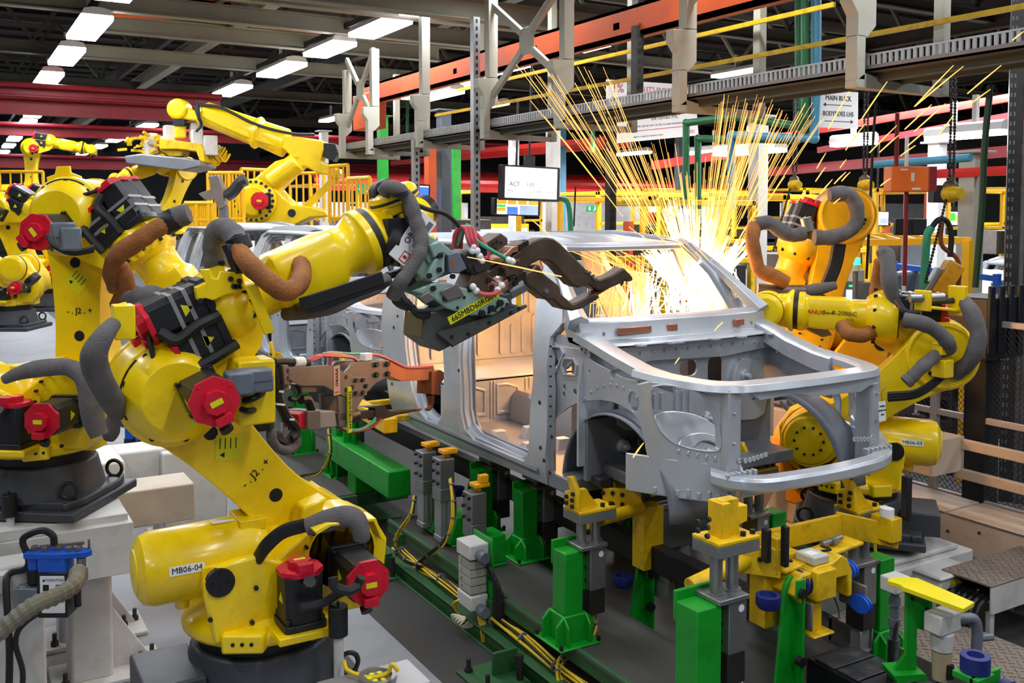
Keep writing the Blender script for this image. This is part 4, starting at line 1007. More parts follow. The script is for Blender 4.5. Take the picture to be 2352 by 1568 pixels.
b = MB(); b.tube([z2(330, 240), z2(420, 235), z2(540, 240), z2(700, 245)], .026, 8); b.tube([z2(330, 300), z2(350, 480), z2(380, 650), z2(470, 830), z2(560, 930), z2(560, 1010), z2(500, 1060)], .03, 8); b.tube([z2(390, 700), z2(440, 850), z2(500, 930), z2(500, 970)], .012, 7); b.tube([z2(390, 460), z2(480, 430), z2(560, 470), z2(610, 560), z2(560, 640), z2(500, 630)], .016, 8)
for i in range(3): b.tube([z2(330 + i * 30, 1000), z2(390 + i * 20, 1080), z2(470, 1100 - i * 20), z2(560, 1010 - i * 25)], .016, 7)
b.tube([z2(620, 640), z2(690, 640), z2(720, 700), z2(740, 750)], .03, 8); b.build('black_gun_cable', RUB, gun2)
sleeve([z2(300, 980), z2(310, 1080), z2(370, 1160), z2(470, 1190), z2(560, 1130), z2(580, 1040)], .03, gun2)
b = MB(); b.cyl(z2(245, 540, -.02), z2(245, 700, -.02), .05, n=14); b.cyl(z2(250, 660, -.02), z2(265, 960, -.02), .075, n=16); b.build('cable_gland', BLKP, gun2)
b = MB()
for p in ((375, 550), (385, 690), (490, 850), (460, 400), (510, 460)): b.lathe(z2(*p), (0.2, 0.1, 1), [(-.006, .036), (.006, .036)], 12)
b.build('cable_tie', LABW, gun2)
# ================================================================ green jig under the car
GRJ = 'green lift columns of the jig'
def lifter(label, x, y, zb, zt, s=1, rod=.22, br=0, w=.13, size=1.0):
    """column with bolted cheek, air cylinder, guide rods and a locating bracket; s=+1 works towards +X"""
    R = thing('lift_column', label, 'lift column', (x, y, zb), GRJ)
    b = MB(); h = w / 2
    b.bx((x - w * 1.1, y - w * 1.1, zb), (x + w * 1.1, y + w * 1.1, zb + .015)); b.bx((x - h, y - h, zb), (x + h, y + h, zt))
    zm = zb + (zt - zb) * .33
    for t in (-1, 1):
        b.prism(frame((x, y + t * h * 1.15, zb), (1, 0, 0), y=(0, 0, 1)), [(-w, 0), (w, 0), (w, zm - zb - .05), (w * .6, zm - zb), (-w * .6, zm - zb), (-w, zm - zb - .05)], -.008, .008)
        b.prism(frame((x + t * h * 1.15, y, zb), (0, 1, 0), y=(0, 0, 1)), [(-w, 0), (w, 0), (w, zm - zb - .05), (w * .6, zm - zb), (-w * .6, zm - zb), (-w, zm - zb - .05)], -.008, .008)
    b.bx((x + s * h, y - .02, zt - .26), (x + s * (h + .09), y + h, zt + .02)); b.bx((x - h, y + h, zt - .1), (x + s * (h + .09), y + h + .02, zt + .045))
    col = b.build('column', GRN, R, .007)
    b = MB()
    for z in (.04, .12, .2): b.cyl((x + s * (h + .05), y - .02, zt - z), (x + s * (h + .05), y - .032, zt - z), .011, n=8)
    for t in (-1, 1):
        for u in (-1, 1): b.cyl((x + t * w, y + u * w, zb + .01), (x + t * w, y + u * w, zb + .04), .012, n=6)
    b.build('column_bolt', BLKP, col)
    cx = x + s * (h + .10)
    b = MB(); b.bx((cx - .055, y - .075, zt - .25), (cx + .055, y + .07, zt)); b.bx((cx - .13, y - .09, zt), (cx + .06, y + .09, zt + .025)); blk = b.build('guide_block', STEEL, R, .005)
    b = MB(); b.bx((cx - .055, y - .07, zt - .40), (cx + .055, y + .06, zt - .25)); b.build('valve_body', DSTEEL, blk, .005)
    b = MB()
    if zt - .42 - (zb + .1) > .1:
        b.bx((cx - .04, y - .045, max(zb + .1, zt - .72)), (cx + .04, y + .035, zt - .41)); 
        for t in (-1, 1): b.cyl((cx + t * .05, y - .05, max(zb + .1, zt - .72)), (cx + t * .05, y - .05, zt - .41), .009, n=8)
        b.bx((cx - .055, y - .06, max(zb + .1, zt - .74)), (cx + .055, y + .05, max(zb + .1, zt - .72) + .02))
        b.build('air_cylinder', ALU, R, .004)
    b = MB()
    for t in (-.07, .03): b.cyl((cx + t, y, zt), (cx + t, y, zt + rod), .03, n=16); b.cyl((cx + t, y, zt), (cx + t, y, zt + .03), .045, n=16)
    b.build('guide_rod', STEEL, R)
    zp = zt + rod
    b = MB(); b.bx((cx - .14, y - .09, zp), (cx + .12, y + .09, zp + .055)); b.build('top_block', mat('grey_jig_block', (118, 122, 122), .5, .2, .1), R, .004)
    b = MB(); b.bx((cx - .14, y - .092, zp + .055), (cx + .12, y + .092, zp + .075)); 
    k = size
    if br == 0:
        f = frame((cx - .02, y, zp + .07), (1, 0, 0), y=(0, 0, 1)); 
        b.prism(f, [(-.12 * k, 0), (.08 * k, 0), (.0, .1 * k), (-.03 * k, .15 * k), (-.12 * k, .15 * k)], -.02, .02)
        b.prism(frame((cx - .14, y, zp + .07), (0, 1, 0), y=(0, 0, 1)), [(-.09 * k, 0), (.07 * k, 0), (.07 * k, .13 * k), (.0, .16 * k), (.05 * k, .25 * k), (-.02 * k, .27 * k), (-.09 * k, .18 * k)], -.015, .015)
    elif br == 1:
        f = frame((cx, y, zp + .07), (1, 0, 0), y=(0, 0, 1)); b.prism(f, [(p_ * k, q_ * k) for p_, q_ in ((-.08, 0), (.06, 0), (.06, .06), (.12, .07), (.12, .17), (.05, .17), (.05, .22), (-.08, .22))], -.03, .03)
        b.prism(f, [(-.08, 0), (-.03, 0), (-.03, .17), (-.08, .17)], -.05, .05)
    yb = b.build('locating_bracket', JYEL, R, .005)
    b = MB()
    for u, v in ((-.05, .04), (-.05, .09), (.03, .05), (.03, .1), (-.06, .14)): b.cyl((cx - .155, y + u * k, zp + .07 + v * k), (cx - .17, y + u * k, zp + .07 + v * k), .013, n=6)
    for t in (.04, .1): b.cyl((cx + t, y - .06, zp + .07), (cx + t, y - .06, zp + .095), .014, n=6)
    b.build('bracket_bolt', BLKP, yb)
    b = MB(); b.cyl((cx + .02, y - .0755, zt - .04), (cx + .02, y - .077, zt - .04), .018, n=14); tg = b.build('number_disc', LABW, blk)
    return R
L = []
lifter('green lift column by the front wheel arch carrying a yellow bracket, centre of the jig', 3.10, 4.62, .3, .84, 1, .16, 0, .13, .75)
lifter('nearest green lift column under the bumper, twin steel rods and scorched bracket', 2.97, 3.34, .12, 1.0, 1, .22, 1, .15, .8)
lifter('green lift column behind the white valve block, blue labels on its side', 3.60, 5.92, .3, .80, 1, .06, 2)
lifter('dark green lift column under the sill at the B pillar, grey cylinder on it', 3.62, 6.62, .3, .78, 1, .05, 2)
lifter('green lift column below the second gun, dusty cylinder at its right', 3.22, 8.7, .3, 1.0, 1, .1, 0)
lifter('green lift column furthest back, beside the red tipped gun motor', 3.18, 9.75, .3, 1.05, -1, .1, 0)
lifter('green lift column on the far side below the radiator, rods by the cream pedestal', 4.92, 4.78, .05, .74, -1, .26, 0, .13, .7)
lifter('green lift column on the far side behind the yellow carriage, nearest the dark robot base', 4.90, 3.88, .05, .70, -1, .27, 0, .13, .8)
lifter('green lift column on the far side under the off side sill', 4.95, 6.4, .05, .74, -1, .25, 0)

# twin black transfer beams
for x, s_ in ((3.85, 'near'), (4.40, 'far')):
    b = MB(); b.bx((x - .05, 3.78 if x < 4 else 4.0, .54), (x + .05, 11.5, .70)); o = b.build('transfer_beam', mat('black_oiled_beam', (34, 32, 33), .5, .2, .2, 4), None, .006); WM[o] = ID
    tag(o, 'long black transfer beam under the car, %s one of the pair' % ('nearer' if s_ == 'near' else 'farther'), 'beam', 'black transfer beams')
def roller_leg(label, x, y, h, s=1):
    R = thing('roller_stand', label, 'support leg', (x, y, 0), 'tapered green roller legs')
    b = MB(); b.bx((x - .13, y - .11, .0), (x + .13, y + .11, .02)); f = frame((x, y, .02), (1, 0, 0), y=(0, 0, 1))
    b.prism(f, [(-.11, 0), (.06, 0), (.06, h), (.0, h), (-.03, h - .05)], -.012, .012)
    b.bx((x + .05, y - .07, .02), (x + .065, y + .07, h)); b.bx((x - .0, y - .07, h - .08), (x + .06, y - .055, h + .02))
    lg = b.build('leg_plate', GRN, R, .005)
    b = MB()
    for z in (h - .05, h * .5): b.cyl((x + .03, y - .055, z), (x + .03, y - .09, z), .026, n=14)
    b.build('leg_bolt', BLKP, lg)
    b = MB(); c = V((x + .12, y, h - .03)); b.lathe(c - V((.04, 0, 0)), (1, 0, 0), [(0, .07), (.02, .07), (.022, .05), (.035, .05), (.037, .07), (.06, .07)], 20); b.build('roller', NAVY, R)
    b = MB(); b.lathe((x - .14, y, h - .12), (0, 0, 1), [(0, .05), (.02, .065), (.07, .065), (.072, .045), (.05, .04)], 18); b.build('guide_roller', NAVY, R)
for y, t in ((3.62, 'nearest'), (4.88, 'second'), (6.02, 'third'), (7.2, 'fourth')):
    roller_leg('tapered green leg with blue rollers under the near black beam, %s of the row' % t, 3.84, y, .84 if y < 4 else .53)

# front carriage, cross frames and clamps (yellow)
CM = T(3.83, 3.65, .9) @ M.Diagonal((.44, .85, .62, 1)) @ T(-3.72, -3.45, -.9)
R = thing('jig_carriage', 'yellow fabricated carriage with small white box on top, riding the black beams', 'carriage', (4.05, 3.65, .55))
b = MB(CM); f = frame((0, 3.45, 0), (1, 0, 0), y=(0, 0, 1))
b.prism(f, [(3.72, .70), (3.78, .80), (3.86, .86), (4.0, .86), (4.12, .9), (4.4, .9), (4.55, .95), (4.66, .9), (4.75, .78), (4.75, .55), (4.68, .55), (4.66, .75), (4.4, .75), (4.36, .66), (4.1, .66), (4.05, .75), (3.95, .68), (3.9, .58)], -.10, .10)
b.bx((4.02, 3.3, .62), (4.36, 3.6, .88)); b.bx((4.06, 3.36, .32), (4.24, 3.5, .64)); b.bx((3.98, 3.3, .30), (4.34, 3.56, .325))
b.build('carriage_frame', JYEL, R, .012)
b = MB(CM); b.bx((4.08, 3.36, .90), (4.36, 3.52, .98)); bxw = b.build('junction_box', mat('aged_white_box', (200, 196, 182), .5, 0, .05), R, .01)
b = MB(CM); b.bx((4.12, 3.40, .98), (4.26, 3.47, .982)); b.build('box_label', LABW, bxw)
b = MB(CM)
for p in ((4.82, 3.42, .76), (4.80, 3.3, .5)): b.lathe(V(p) - V((.04, 0, 0)), (1, 0, 0), [(0, .08), (.025, .08), (.027, .06), (.05, .06), (.052, .08), (.075, .08)], 20)
b.build('roller', BLUE, R); 
b = MB(CM); b.bx((3.93, 3.3, .38), (3.96, 3.5, .62)); b.bx((4.84, 3.28, .42), (4.88, 3.5, .66)); b.build('bump_plate', GUNP, R, .01)
b = MB(CM); b.tube([(4.4, 3.45, .96), (4.45, 3.4, .99), (4.5, 3.45, .98), (4.52, 3.5, .97)], .012, 6); b.tube([(4.2, 3.3, .5), (4.3, 3.26, .46), (4.4, 3.3, .5), (4.42, 3.35, .6)], .007, 6); b.build('sensor_lead', RUB, R)

CM = T(3.62, 3.8, .92) @ M.Diagonal((.76, 1, 1, 1)) @ T(-3.62, -3.8, -1.0)
R = thing('clamp_frame', 'long yellow cross frame with black grippers in front of the car, spanning the jig', 'clamp frame', (4.3, 3.95, .8))
b = MB(CM); b.bar((3.62, 3.86, 1.02), (3.90, 3.66, 1.0), .03, .16); b.bar((3.9, 3.7, .96), (4.75, 3.72, 1.0), .14, .02); b.bar((3.75, 3.9, 1.03), (4.78, 3.84, 1.05), .03, .13); b.bar((4.78, 3.88, 1.05), (5.1, 3.62, 1.0), .03, .14)
b.bx((4.98, 3.6, .98), (5.1, 3.75, 1.12)); b.bx((3.86, 3.66, .94), (3.96, 3.74, 1.14)); yb = b.build('cross_frame', JYEL, R, .006)
b = MB(CM); b.bar((3.88, 3.62, 1.0), (3.88, 3.62, 1.22), .04, .04); b.bar((3.78, 3.68, 1.02), (3.78, 3.68, 1.2), .04, .05); b.bar((5.14, 3.6, 1.1), (5.14, 3.6, 1.36), .05, .05); b.build('gripper_finger', BLKP, R, .006)
b = MB(CM); b.bx((3.95, 3.68, .78), (4.5, 3.86, .95)); b.bx((3.93, 3.66, .86), (4.52, 3.88, .90)); b.build('slide_block', GUNP, R, .006)
b = MB(CM); b.cyl((4.4, 3.72, 1.02), (4.62, 3.73, 1.03), .018, n=10); b.cyl((4.5, 3.72, 1.02), (4.54, 3.72, 1.02), .026, n=8); b.build('air_fitting', STEEL, R)
b = MB(CM); b.bolts(frame((3.66, 3.82, 1.02), (.28, -.2, 0), z=(-.2, -.28, 0)), [(-.0, .04), (.05, .05), (.0, -.03), (.05, -.03), (.15, 0)], .014, .02); b.bolts(frame((4.0, 3.7, .972), (1, 0, 0), z=(0, 0, 1)), [(.05, 0), (.2, .01), (.35, 0), (.5, .02)], .014, .014); b.build('frame_bolt', BLKP, yb)
b = MB(CM); b.bx((4.06, 3.68, .973), (4.14, 3.73, .975)); b.bx((4.24, 3.68, .976), (4.32, 3.73, .978)); b.build('blue_tag', NAVY, yb)
b = MB(CM); b.cyl((5.02, 3.66, 1.12), (5.02, 3.66, 1.17), .045, n=16); b.build('proximity_sensor', LABW, R)

R = thing('cross_tube', 'thick yellow tube joining the nearest lift rods to a yellow post', 'tube', (3.7, 3.75, .6))
b = MB(); b.cyl((3.3, 3.78, .86), (3.78, 3.80, .93), .045, n=18); b.bx((3.78, 3.72, .55), (3.93, 3.84, .95)); b.bx((3.9, 3.72, .9), (4.05, 3.84, .93)); b.build('yellow_tube', JYEL, R, .004)
R = thing('clamp_frame', 'yellow clamp arm with dark brown gripper under the wheel arch, grey block below it', 'clamp frame', (3.9, 5.0, .7))
b = MB(); b.bar((3.55, 4.9, 1.0), (3.75, 4.75, 1.0), .03, .14); b.bar((3.72, 4.88, .98), (4.35, 4.9, 1.0), .12, .02); b.bar((3.7, 4.98, 1.02), (4.4, 4.98, 1.04), .03, .1); b.cyl((3.3, 4.72, .93), (3.75, 4.75, .95), .04, n=14); b.bx((3.74, 4.72, .55), (3.9, 4.84, .95)); b.bx((4.45, 4.9, .5), (4.6, 5.0, 1.0))
yb = b.build('cross_frame', JYEL, R, .006)
b = MB(); b.bar((3.76, 4.74, 1.0), (3.76, 4.74, 1.3), .05, .07); b.bx((3.5, 4.86, 1.08), (3.6, 4.96, 1.14)); b.build('gripper_finger', DSTEEL, R, .01)
b = MB(); b.bx((3.9, 4.8, .62), (4.35, 5.0, .95)); b.bx((3.85, 4.76, .9), (4.42, 5.02, .94)); b.build('slide_block', STEEL, R, .006)
b = MB(); 
for x in (4.0, 4.18): b.cyl((x, 4.86, .3), (x, 4.86, .64), .05, n=14)
b.build('air_cylinder', ALU, R)
b = MB(); b.bolts(frame((3.6, 4.86, 1.0), (.2, -.15, 0), z=(-.15, -.2, 0)), [(-.06, .04), (0, .04), (-.06, -.03), (0, -.03), (.06, .03), (.06, -.03)], .015, .02); b.build('frame_bolt', BLKP, yb)

# long base: rail, deck, feet
R = thing('jig_platform', 'long dusty green base rail and deck plate along the near side of the jig', 'jig base', (3.1, 5.0, 0))
b = MB(); b.ibeam((2.98, 2.2, .06), (2.98, 7.25, .06), .10, .12, .014); b.bar((3.08, 2.2, .26), (3.08, 7.2, .26), .03, .10); 
for y in (2.6, 4.0, 5.4, 6.9): b.bar((2.98, y, .06), (3.08, y, .26), .05, .05); b.bx((3.0, y - .03, .1), (3.06, y + .03, .28))
rl = b.build('base_rail', DGRN, R, .004)
b = MB(); b.bx((3.06, 2.2, .285), (3.62, 7.2, .30)); b.build('deck_plate', mat('dusty_deck_plate', (74, 72, 68), .6, .1, .12, 3, dirt=(60, 58, 54), dscale=3), R)
for y in (4.95, 6.85):
    b = MB(); b.bx((2.62, y - .17, 0), (2.95, y + .17, .022)); b.bx((2.78, y - .012, .02), (2.95, y + .012, .16)); ft = b.build('foot_plate', DGRN, R, .004)
    b = MB()
    for dy in (-.12, .12): b.cyl((2.68, y + dy, .02), (2.68, y + dy, .1), .015, n=8); b.cyl((2.68, y + dy, .02), (2.68, y + dy, .045), .026, n=6)
    b.cyl((2.9, y - .12, .02), (2.9, y - .12, .17), .022, n=8); b.build('anchor_bolt', DSTEEL, ft)
R = thing('jig_platform', 'rear green deck and frame under the second gun', 'jig base', (3.1, 9.3, 0))
b = MB(); b.bx((2.72, 8.0, .27), (3.6, 10.6, .30)); b.bx((2.72, 7.98, .2), (3.6, 8.02, .3)); 
for y in (8.05, 9.3, 10.5): b.bx((2.76, y, 0), (2.82, y + .06, .28))
b.bx((2.74, 8.0, .0), (3.55, 10.6, .04)); b.build('base_rail', DGRN, R, .004)
b = MB(); b.bx((2.74, 8.03, .30), (3.58, 10.55, .306)); b.build('deck_plate', MATS['dusty_deck_plate'], R)
# green side girder and yellow arm at the rear
R = thing('side_girder', 'heavy green box girder leading to the grey cylinders under the sill', 'girder', (3.3, 7.9, .5))
b = MB(); b.bar((3.15, 7.15, .60), (3.2, 8.75, .58), .2, .22); b.bx((3.1, 8.0, .30), (3.28, 8.2, .5)); b.build('girder', GRN, R, .01)
b = MB(); b.prism(frame((3.2, 8.35, .69), (0, 1, 0), y=(0, 0, 1)), [(-.12, 0), (.12, 0), (.03, .3), (-.03, .3)], -.012, .012); b.bx((3.12, 8.34, .69), (3.28, 8.36, 1.0)); b.build('gusset_stand', GRN, R, .006)
R = thing('box_beam', 'plain yellow box arm reaching from the rear jig to the sill', 'arm', (3.2, 8.1, 1.0)); b = MB(); b.bar((3.12, 7.25, 1.06), (3.22, 8.7, 1.06), .12, .12); b.bar((3.2, 7.5, 1.06), (3.55, 7.5, 1.06), .06, .05); b.bar((3.2, 8.2, 1.06), (3.55, 8.2, 1.06), .06, .05); b.build('box_arm', JYEL, R, .008)
# tall grey slide cylinders under the sill
for i, (x, y, z0, z1) in enumerate([(*at(px_, py_, X=3.2)[:2], z0_, at(px_, py_, X=3.2).z - .0) for px_, py_, z0_ in ((978, 1034, .40), (1018, 1050, .38), (1090, 1128, .46))]):
    R = thing('slide_cylinder', ('grey slide cylinder under the sill, leftmost of three', 'grey slide cylinder under the sill, middle of three', 'grey slide cylinder under the sill with yellow clamp head, nearest the valve block')[i], 'cylinder', (x, y, .3), 'slide cylinders under the sill')
    b = MB(); b.bx((x - .06, y - .07, z1 - .22), (x + .06, y + .07, z1)); b.bx((x - .06, y - .07, z1 - .32), (x + .06, y + .07, z1 - .22)); hd = b.build('cylinder_head', STEEL, R, .005)
    b = MB(); b.bx((x - .05, y - .055, z0 - .02), (x + .05, y + .055, z1 - .32))
    for dx in (-.02, .02): b.bx((x + dx - .008, y - .064, z0), (x + dx + .008, y - .055, z1 - .32))
    b.bx((x - .055, y - .06, z0 - .04), (x + .055, y + .06, z0)); b.build('cylinder_body', ALU, R, .004)
    b = MB()
    for u in (-.035, .035):
        for z in (.03, .1, .18): b.cyl((x - .06, y + u * 1.2, z1 - z), (x - .078, y + u * 1.2, z1 - z), .012, n=6)
    b.build('head_bolt', BLKP, hd)
    b = MB(); b.cyl((x + .03, y, z1), (x + .03, y, z1 + .05), .028, n=12); b.bx((x - .02, y - .05, z1 + .03), (x + .1, y + .05, z1 + .06)); b.bx((x + .02, y - .05, z1 + .06), (x + .09, y + .0, z1 + (.12 if i == 2 else .07))); b.build('clamp_head', ORG, R, .006)
    b = MB(); b.bx((x + .02, y - .12, .30), (x + .2, y + .12, .32)); b.prism(frame((x + .1, y, .32), (1, 0, 0), y=(0, 0, 1)), [(-.1, 0), (.1, 0), (.1, .2), (-.04, .2)], -.1, .1); b.build('green_foot', GRN, R, .008)

# pneumatic valve block with its hoses
R = thing('valve_block', 'pale grey pneumatic valve manifold with black hoses in front of the green columns', 'valve block', (2.98, 5.28, .35))
VB = at(1085, 1240, X=2.96); VB.z -= .95
b = MB(); b.box(VB + V((0, 0, .90)), (.14, .2, .1)); b.box(VB + V((0, 0, .56)), (.13, .2, .1)); hv = b.build('manifold_body', WHT, R, .01)
b = MB()
for i in range(4): b.box(VB + V((0, .0, .81 - i * .055)), (.12, .17, .048)); 
for i in range(4): b.cyl(VB + V((-.065, .05, .81 - i * .055)), VB + V((-.068, .05, .81 - i * .055)), .014, n=10)
b.build('valve_slice', mat('valve_grey', (170, 168, 160), .5, 0, .08), R, .004)
b = MB(); 
for z in (.88, .52): b.cyl(VB + V((.0, -.1, z)), VB + V((.0, -.18, z)), .038, n=16)
b.build('silencer', CONN, R, .003)
b = MB(); b.bx(VB + V((.07, -.14, .40)), VB + V((.085, .12, .98))); b.bx(VB + V((.05, -.02, .1)), VB + V((.09, .02, .5))); b.build('mount_plate', GRN, R, .003)
b = MB()
for i in range(6):
    o = V((.03 + .012 * i, -.12 - .012 * (i % 3), 0)); b.tube([VB + o + V((0, .02, .84 - i * .04)), VB + o + V((0.02, -.06, .78 - i * .03)), VB + o + V((.03, -.09, .6)), VB + o + V((.03, -.09, .4)), VB + o + V((.04, -.1, .27))], .011, 6)
b.build('black_hose', RUB, R)
b = MB()
for i in range(4):
    o = V((-.01 + .012 * i, -.09, 0)); b.tube([VB + o + V((0, .02, .52)), VB + o + V((.0, -.04, .42)), VB + o + V((.01, -.06, .3)), VB + o + V((.02, -.14, .2)), VB + o + V((.04, -.4, .17)), VB + o + V((.05, -.8, .16))], .008, 6)
for i in range(3): b.tube([VB + V((-.04, .02, .56)), VB + V((-.06 - .01 * i, .12, .5)), VB + V((-.04, .14, .42)), VB + V((.0, .1, .36 + .02 * i))], .007, 6)
b.build('yellow_cable', YCAB, R)
b = MB(); 
for i in range(5): b.tube([VB + V((-.05, .0, .44)), VB + V((-.09 - .006 * i, .0 + .02 * i, .4 + .01 * i)), VB + V((-.06, .05, .36)), VB + V((.0, .02, .36 + .012 * i)), VB + V((.03, -.02, .42))], .008, 6)
b.build('coiled_lead', mat('cream_lead', (208, 200, 176), .6), R)
# cable runs along the base
def loom(label, pts, n=5, rad=.03, r=.007, seed=1):
    R = thing('cable_loom', label, 'cables', pts[0]); rd = random.Random(seed)
    by, bk = MB(), MB()
    for i in range(n):
        a = 2 * pi * i / n; qq = [V(p) + V((cos(a + j), sin(a + j) * .5, sin(a + j))) * rad * rd.uniform(.3, 1) for j, p in enumerate(pts)]
        (by if i % 3 else bk).tube(qq, r * rd.uniform(.8, 1.4), 6)
    by.build('yellow_cable', YCAB, R); bk.build('black_cable', RUB, R)
    b = MB(); c = catmull(pts, 4)
    for i in range(1, len(c) - 1, 3): b.lathe(c[i], c[i + 1] - c[i - 1], [(-.006, rad * 1.05 + .006), (.006, rad * 1.05 + .006)], 10)
    b.build('cable_tie', CONN, R)
zz = .16
loom('yellow and black cable loom lying along the green base rail', [(3.03, 6.95, zz), (3.03, 6.5, .15), (3.02, 6.0, .18), (3.03, 5.5, .15), (3.03, 5.0, .17), (3.03, 4.5, .15), (3.03, 4.0, .18), (3.03, 3.4, .16), (3.03, 2.6, .16)], 8, .035)
loom('yellow cable loop hanging from the grey slide cylinders over the base', [at(952, 1140, X=3.0), at(945, 1180, X=2.95), at(915, 1222, X=2.92), at(908, 1255, X=2.92), at(930, 1285, X=2.94), at(968, 1298, X=3.0)], 4, .014, .007, 2)
loom('yellow cable loop from the right grey cylinder down to the deck', [at(1035, 1100, X=3.1), at(1042, 1150, X=3.08), at(1038, 1200, X=3.06), at(1020, 1245, X=3.04), at(985, 1275, X=3.02), at(962, 1295, X=3.02), at(975, 1330, X=3.03), at(1010, 1360, X=3.04)], 4, .014, .007, 3)
loom('cable bundle curving down from the centre lift column to the deck', [at(1362, 1395, X=3.3), at(1365, 1430, X=3.28), at(1350, 1470, X=3.22), at(1320, 1495, X=3.15), at(1290, 1518, X=3.05), at(1285, 1550, X=3.0), at(1298, 1590, X=3.0)], 6, .02, .008, 4)
loom('yellow cables hanging between the rear green columns', [at(755, 985, X=2.9), at(758, 1040, X=2.88), at(735, 1085, X=2.88), at(690, 1095, X=2.85), at(662, 1130, X=2.82)], 4, .014, .008, 5)
loom('yellow cable hanging beside the rear lift column', [at(812, 985, X=3.35), at(805, 1060, X=3.3), at(800, 1110, X=3.2), at(760, 1145, X=3.0), at(710, 1160, X=2.9)], 3, .014, .008, 6)
loom('yellow leads hanging below the far clamp head by the dark base', [at(2008, 1165, d=6.2), at(2008, 1230, d=6.2), at(2012, 1290, d=6.2), at(2025, 1330, d=6.2), at(2030, 1300, d=6.2)], 3, .008, .007, 7)
# ================================================================ pedestals, risers and floor equipment
def anchor(b, x, y, z=.03, h=.08): b.cyl((x, y, z), (x, y, z + h), .014, n=8); b.cyl((x, y, z), (x, y, z + .03), .026, n=6)
# left pedestal bench carrying the tall robot
R = thing('robot_pedestal', 'white steel pedestal bench at left carrying the tall robot, rust at its foot plate', 'pedestal', (.6, 6.3, 0), 'white robot pedestals')
PZ = 1.03
b = MB(); b.bx((-.8, 5.98, PZ - .30), (.88, 6.3, PZ - .06)); b.bx((-.8, 6.7, PZ - .30), (.88, 7.02, PZ - .06)); b.bx((.50, 5.94, PZ - .34), (.92, 7.06, PZ - .04)); b.bx((-.1, 6.0, PZ - .06), (.9, 7.05, PZ))
for y in (6.22, 6.85): b.prism(frame((.70, y, 0), (1, 0, 0), y=(0, 1, 0)), rrect(-.12, -.12, .12, .12, .03), .03, PZ - .3)
b.prism(frame((.70, 6.85, 0), (1, 0, 0), y=(0, 0, 1)), [(.12, .03), (.36, .03), (.33, .08), (.12, .42)], -.012, .012)
b.prism(frame((.70, 6.22, 0), (1, 0, 0), y=(0, 0, 1)), [(.12, .03), (.36, .03), (.33, .08), (.12, .42)], -.012, .012)
b.build('bench', WHT, R, .02)
for y in (6.22, 6.85):
    b = MB(); b.bx((.48, y - .2, 0), (1.11, y + .2, .03)); fp = b.build('foot_plate', WHT, R, .008)
    b = MB()
    for dx in (.28, .36): anchor(b, .70 + dx, y - .06 + (dx - .28)); 
    anchor(b, .55, y - .14); b.build('anchor_bolt', DSTEEL, fp)
# crossing white beams behind
R = thing('robot_pedestal', 'low white beam bench behind the tall robot, beige cover box on top', 'pedestal', (1.2, 8.6, .3), 'white robot pedestals')
b = MB(); b.bx((.2, 8.0, .66), (1.9, 8.35, .92)); b.bx((.8, 7.4, .80), (1.1, 8.0, 1.0)); b.bx((1.45, 7.9, .3), (1.95, 8.4, .9)); b.bx((1.5, 7.95, 0), (1.9, 8.35, .3)); b.build('bench', WHT, R, .015)
b = MB(); b.bx((.75, 7.0, .62), (1.5, 7.35, .88)); b.build('cover_box', mat('beige_box', (196, 184, 165), .55, 0, .08, 4, dirt=(150, 130, 105)), R, .01)
R = thing('robot_pedestal', 'tall white gusseted post standing alone on the floor beside a black cable', 'pedestal', (1.75, 8.6, 0), 'white robot pedestals')
b = MB(); b.bx((1.66, 8.52, .02), (1.84, 8.70, 1.0)); b.bx((1.48, 8.34, 0), (2.02, 8.88, .025))
for t in range(4): b.prism(T(1.75, 8.61, .02) @ rotz(t * pi / 2) @ rotx(pi / 2), [(.09, 0), (.26, 0), (.26, .1), (.09, .4)], -.01, .01)
b.bx((1.55, 8.5, .98), (1.95, 8.75, 1.02)); b.bx((1.9, 8.5, .7), (2.12, 8.7, 1.05)); b.build('post', WHT, R, .008)
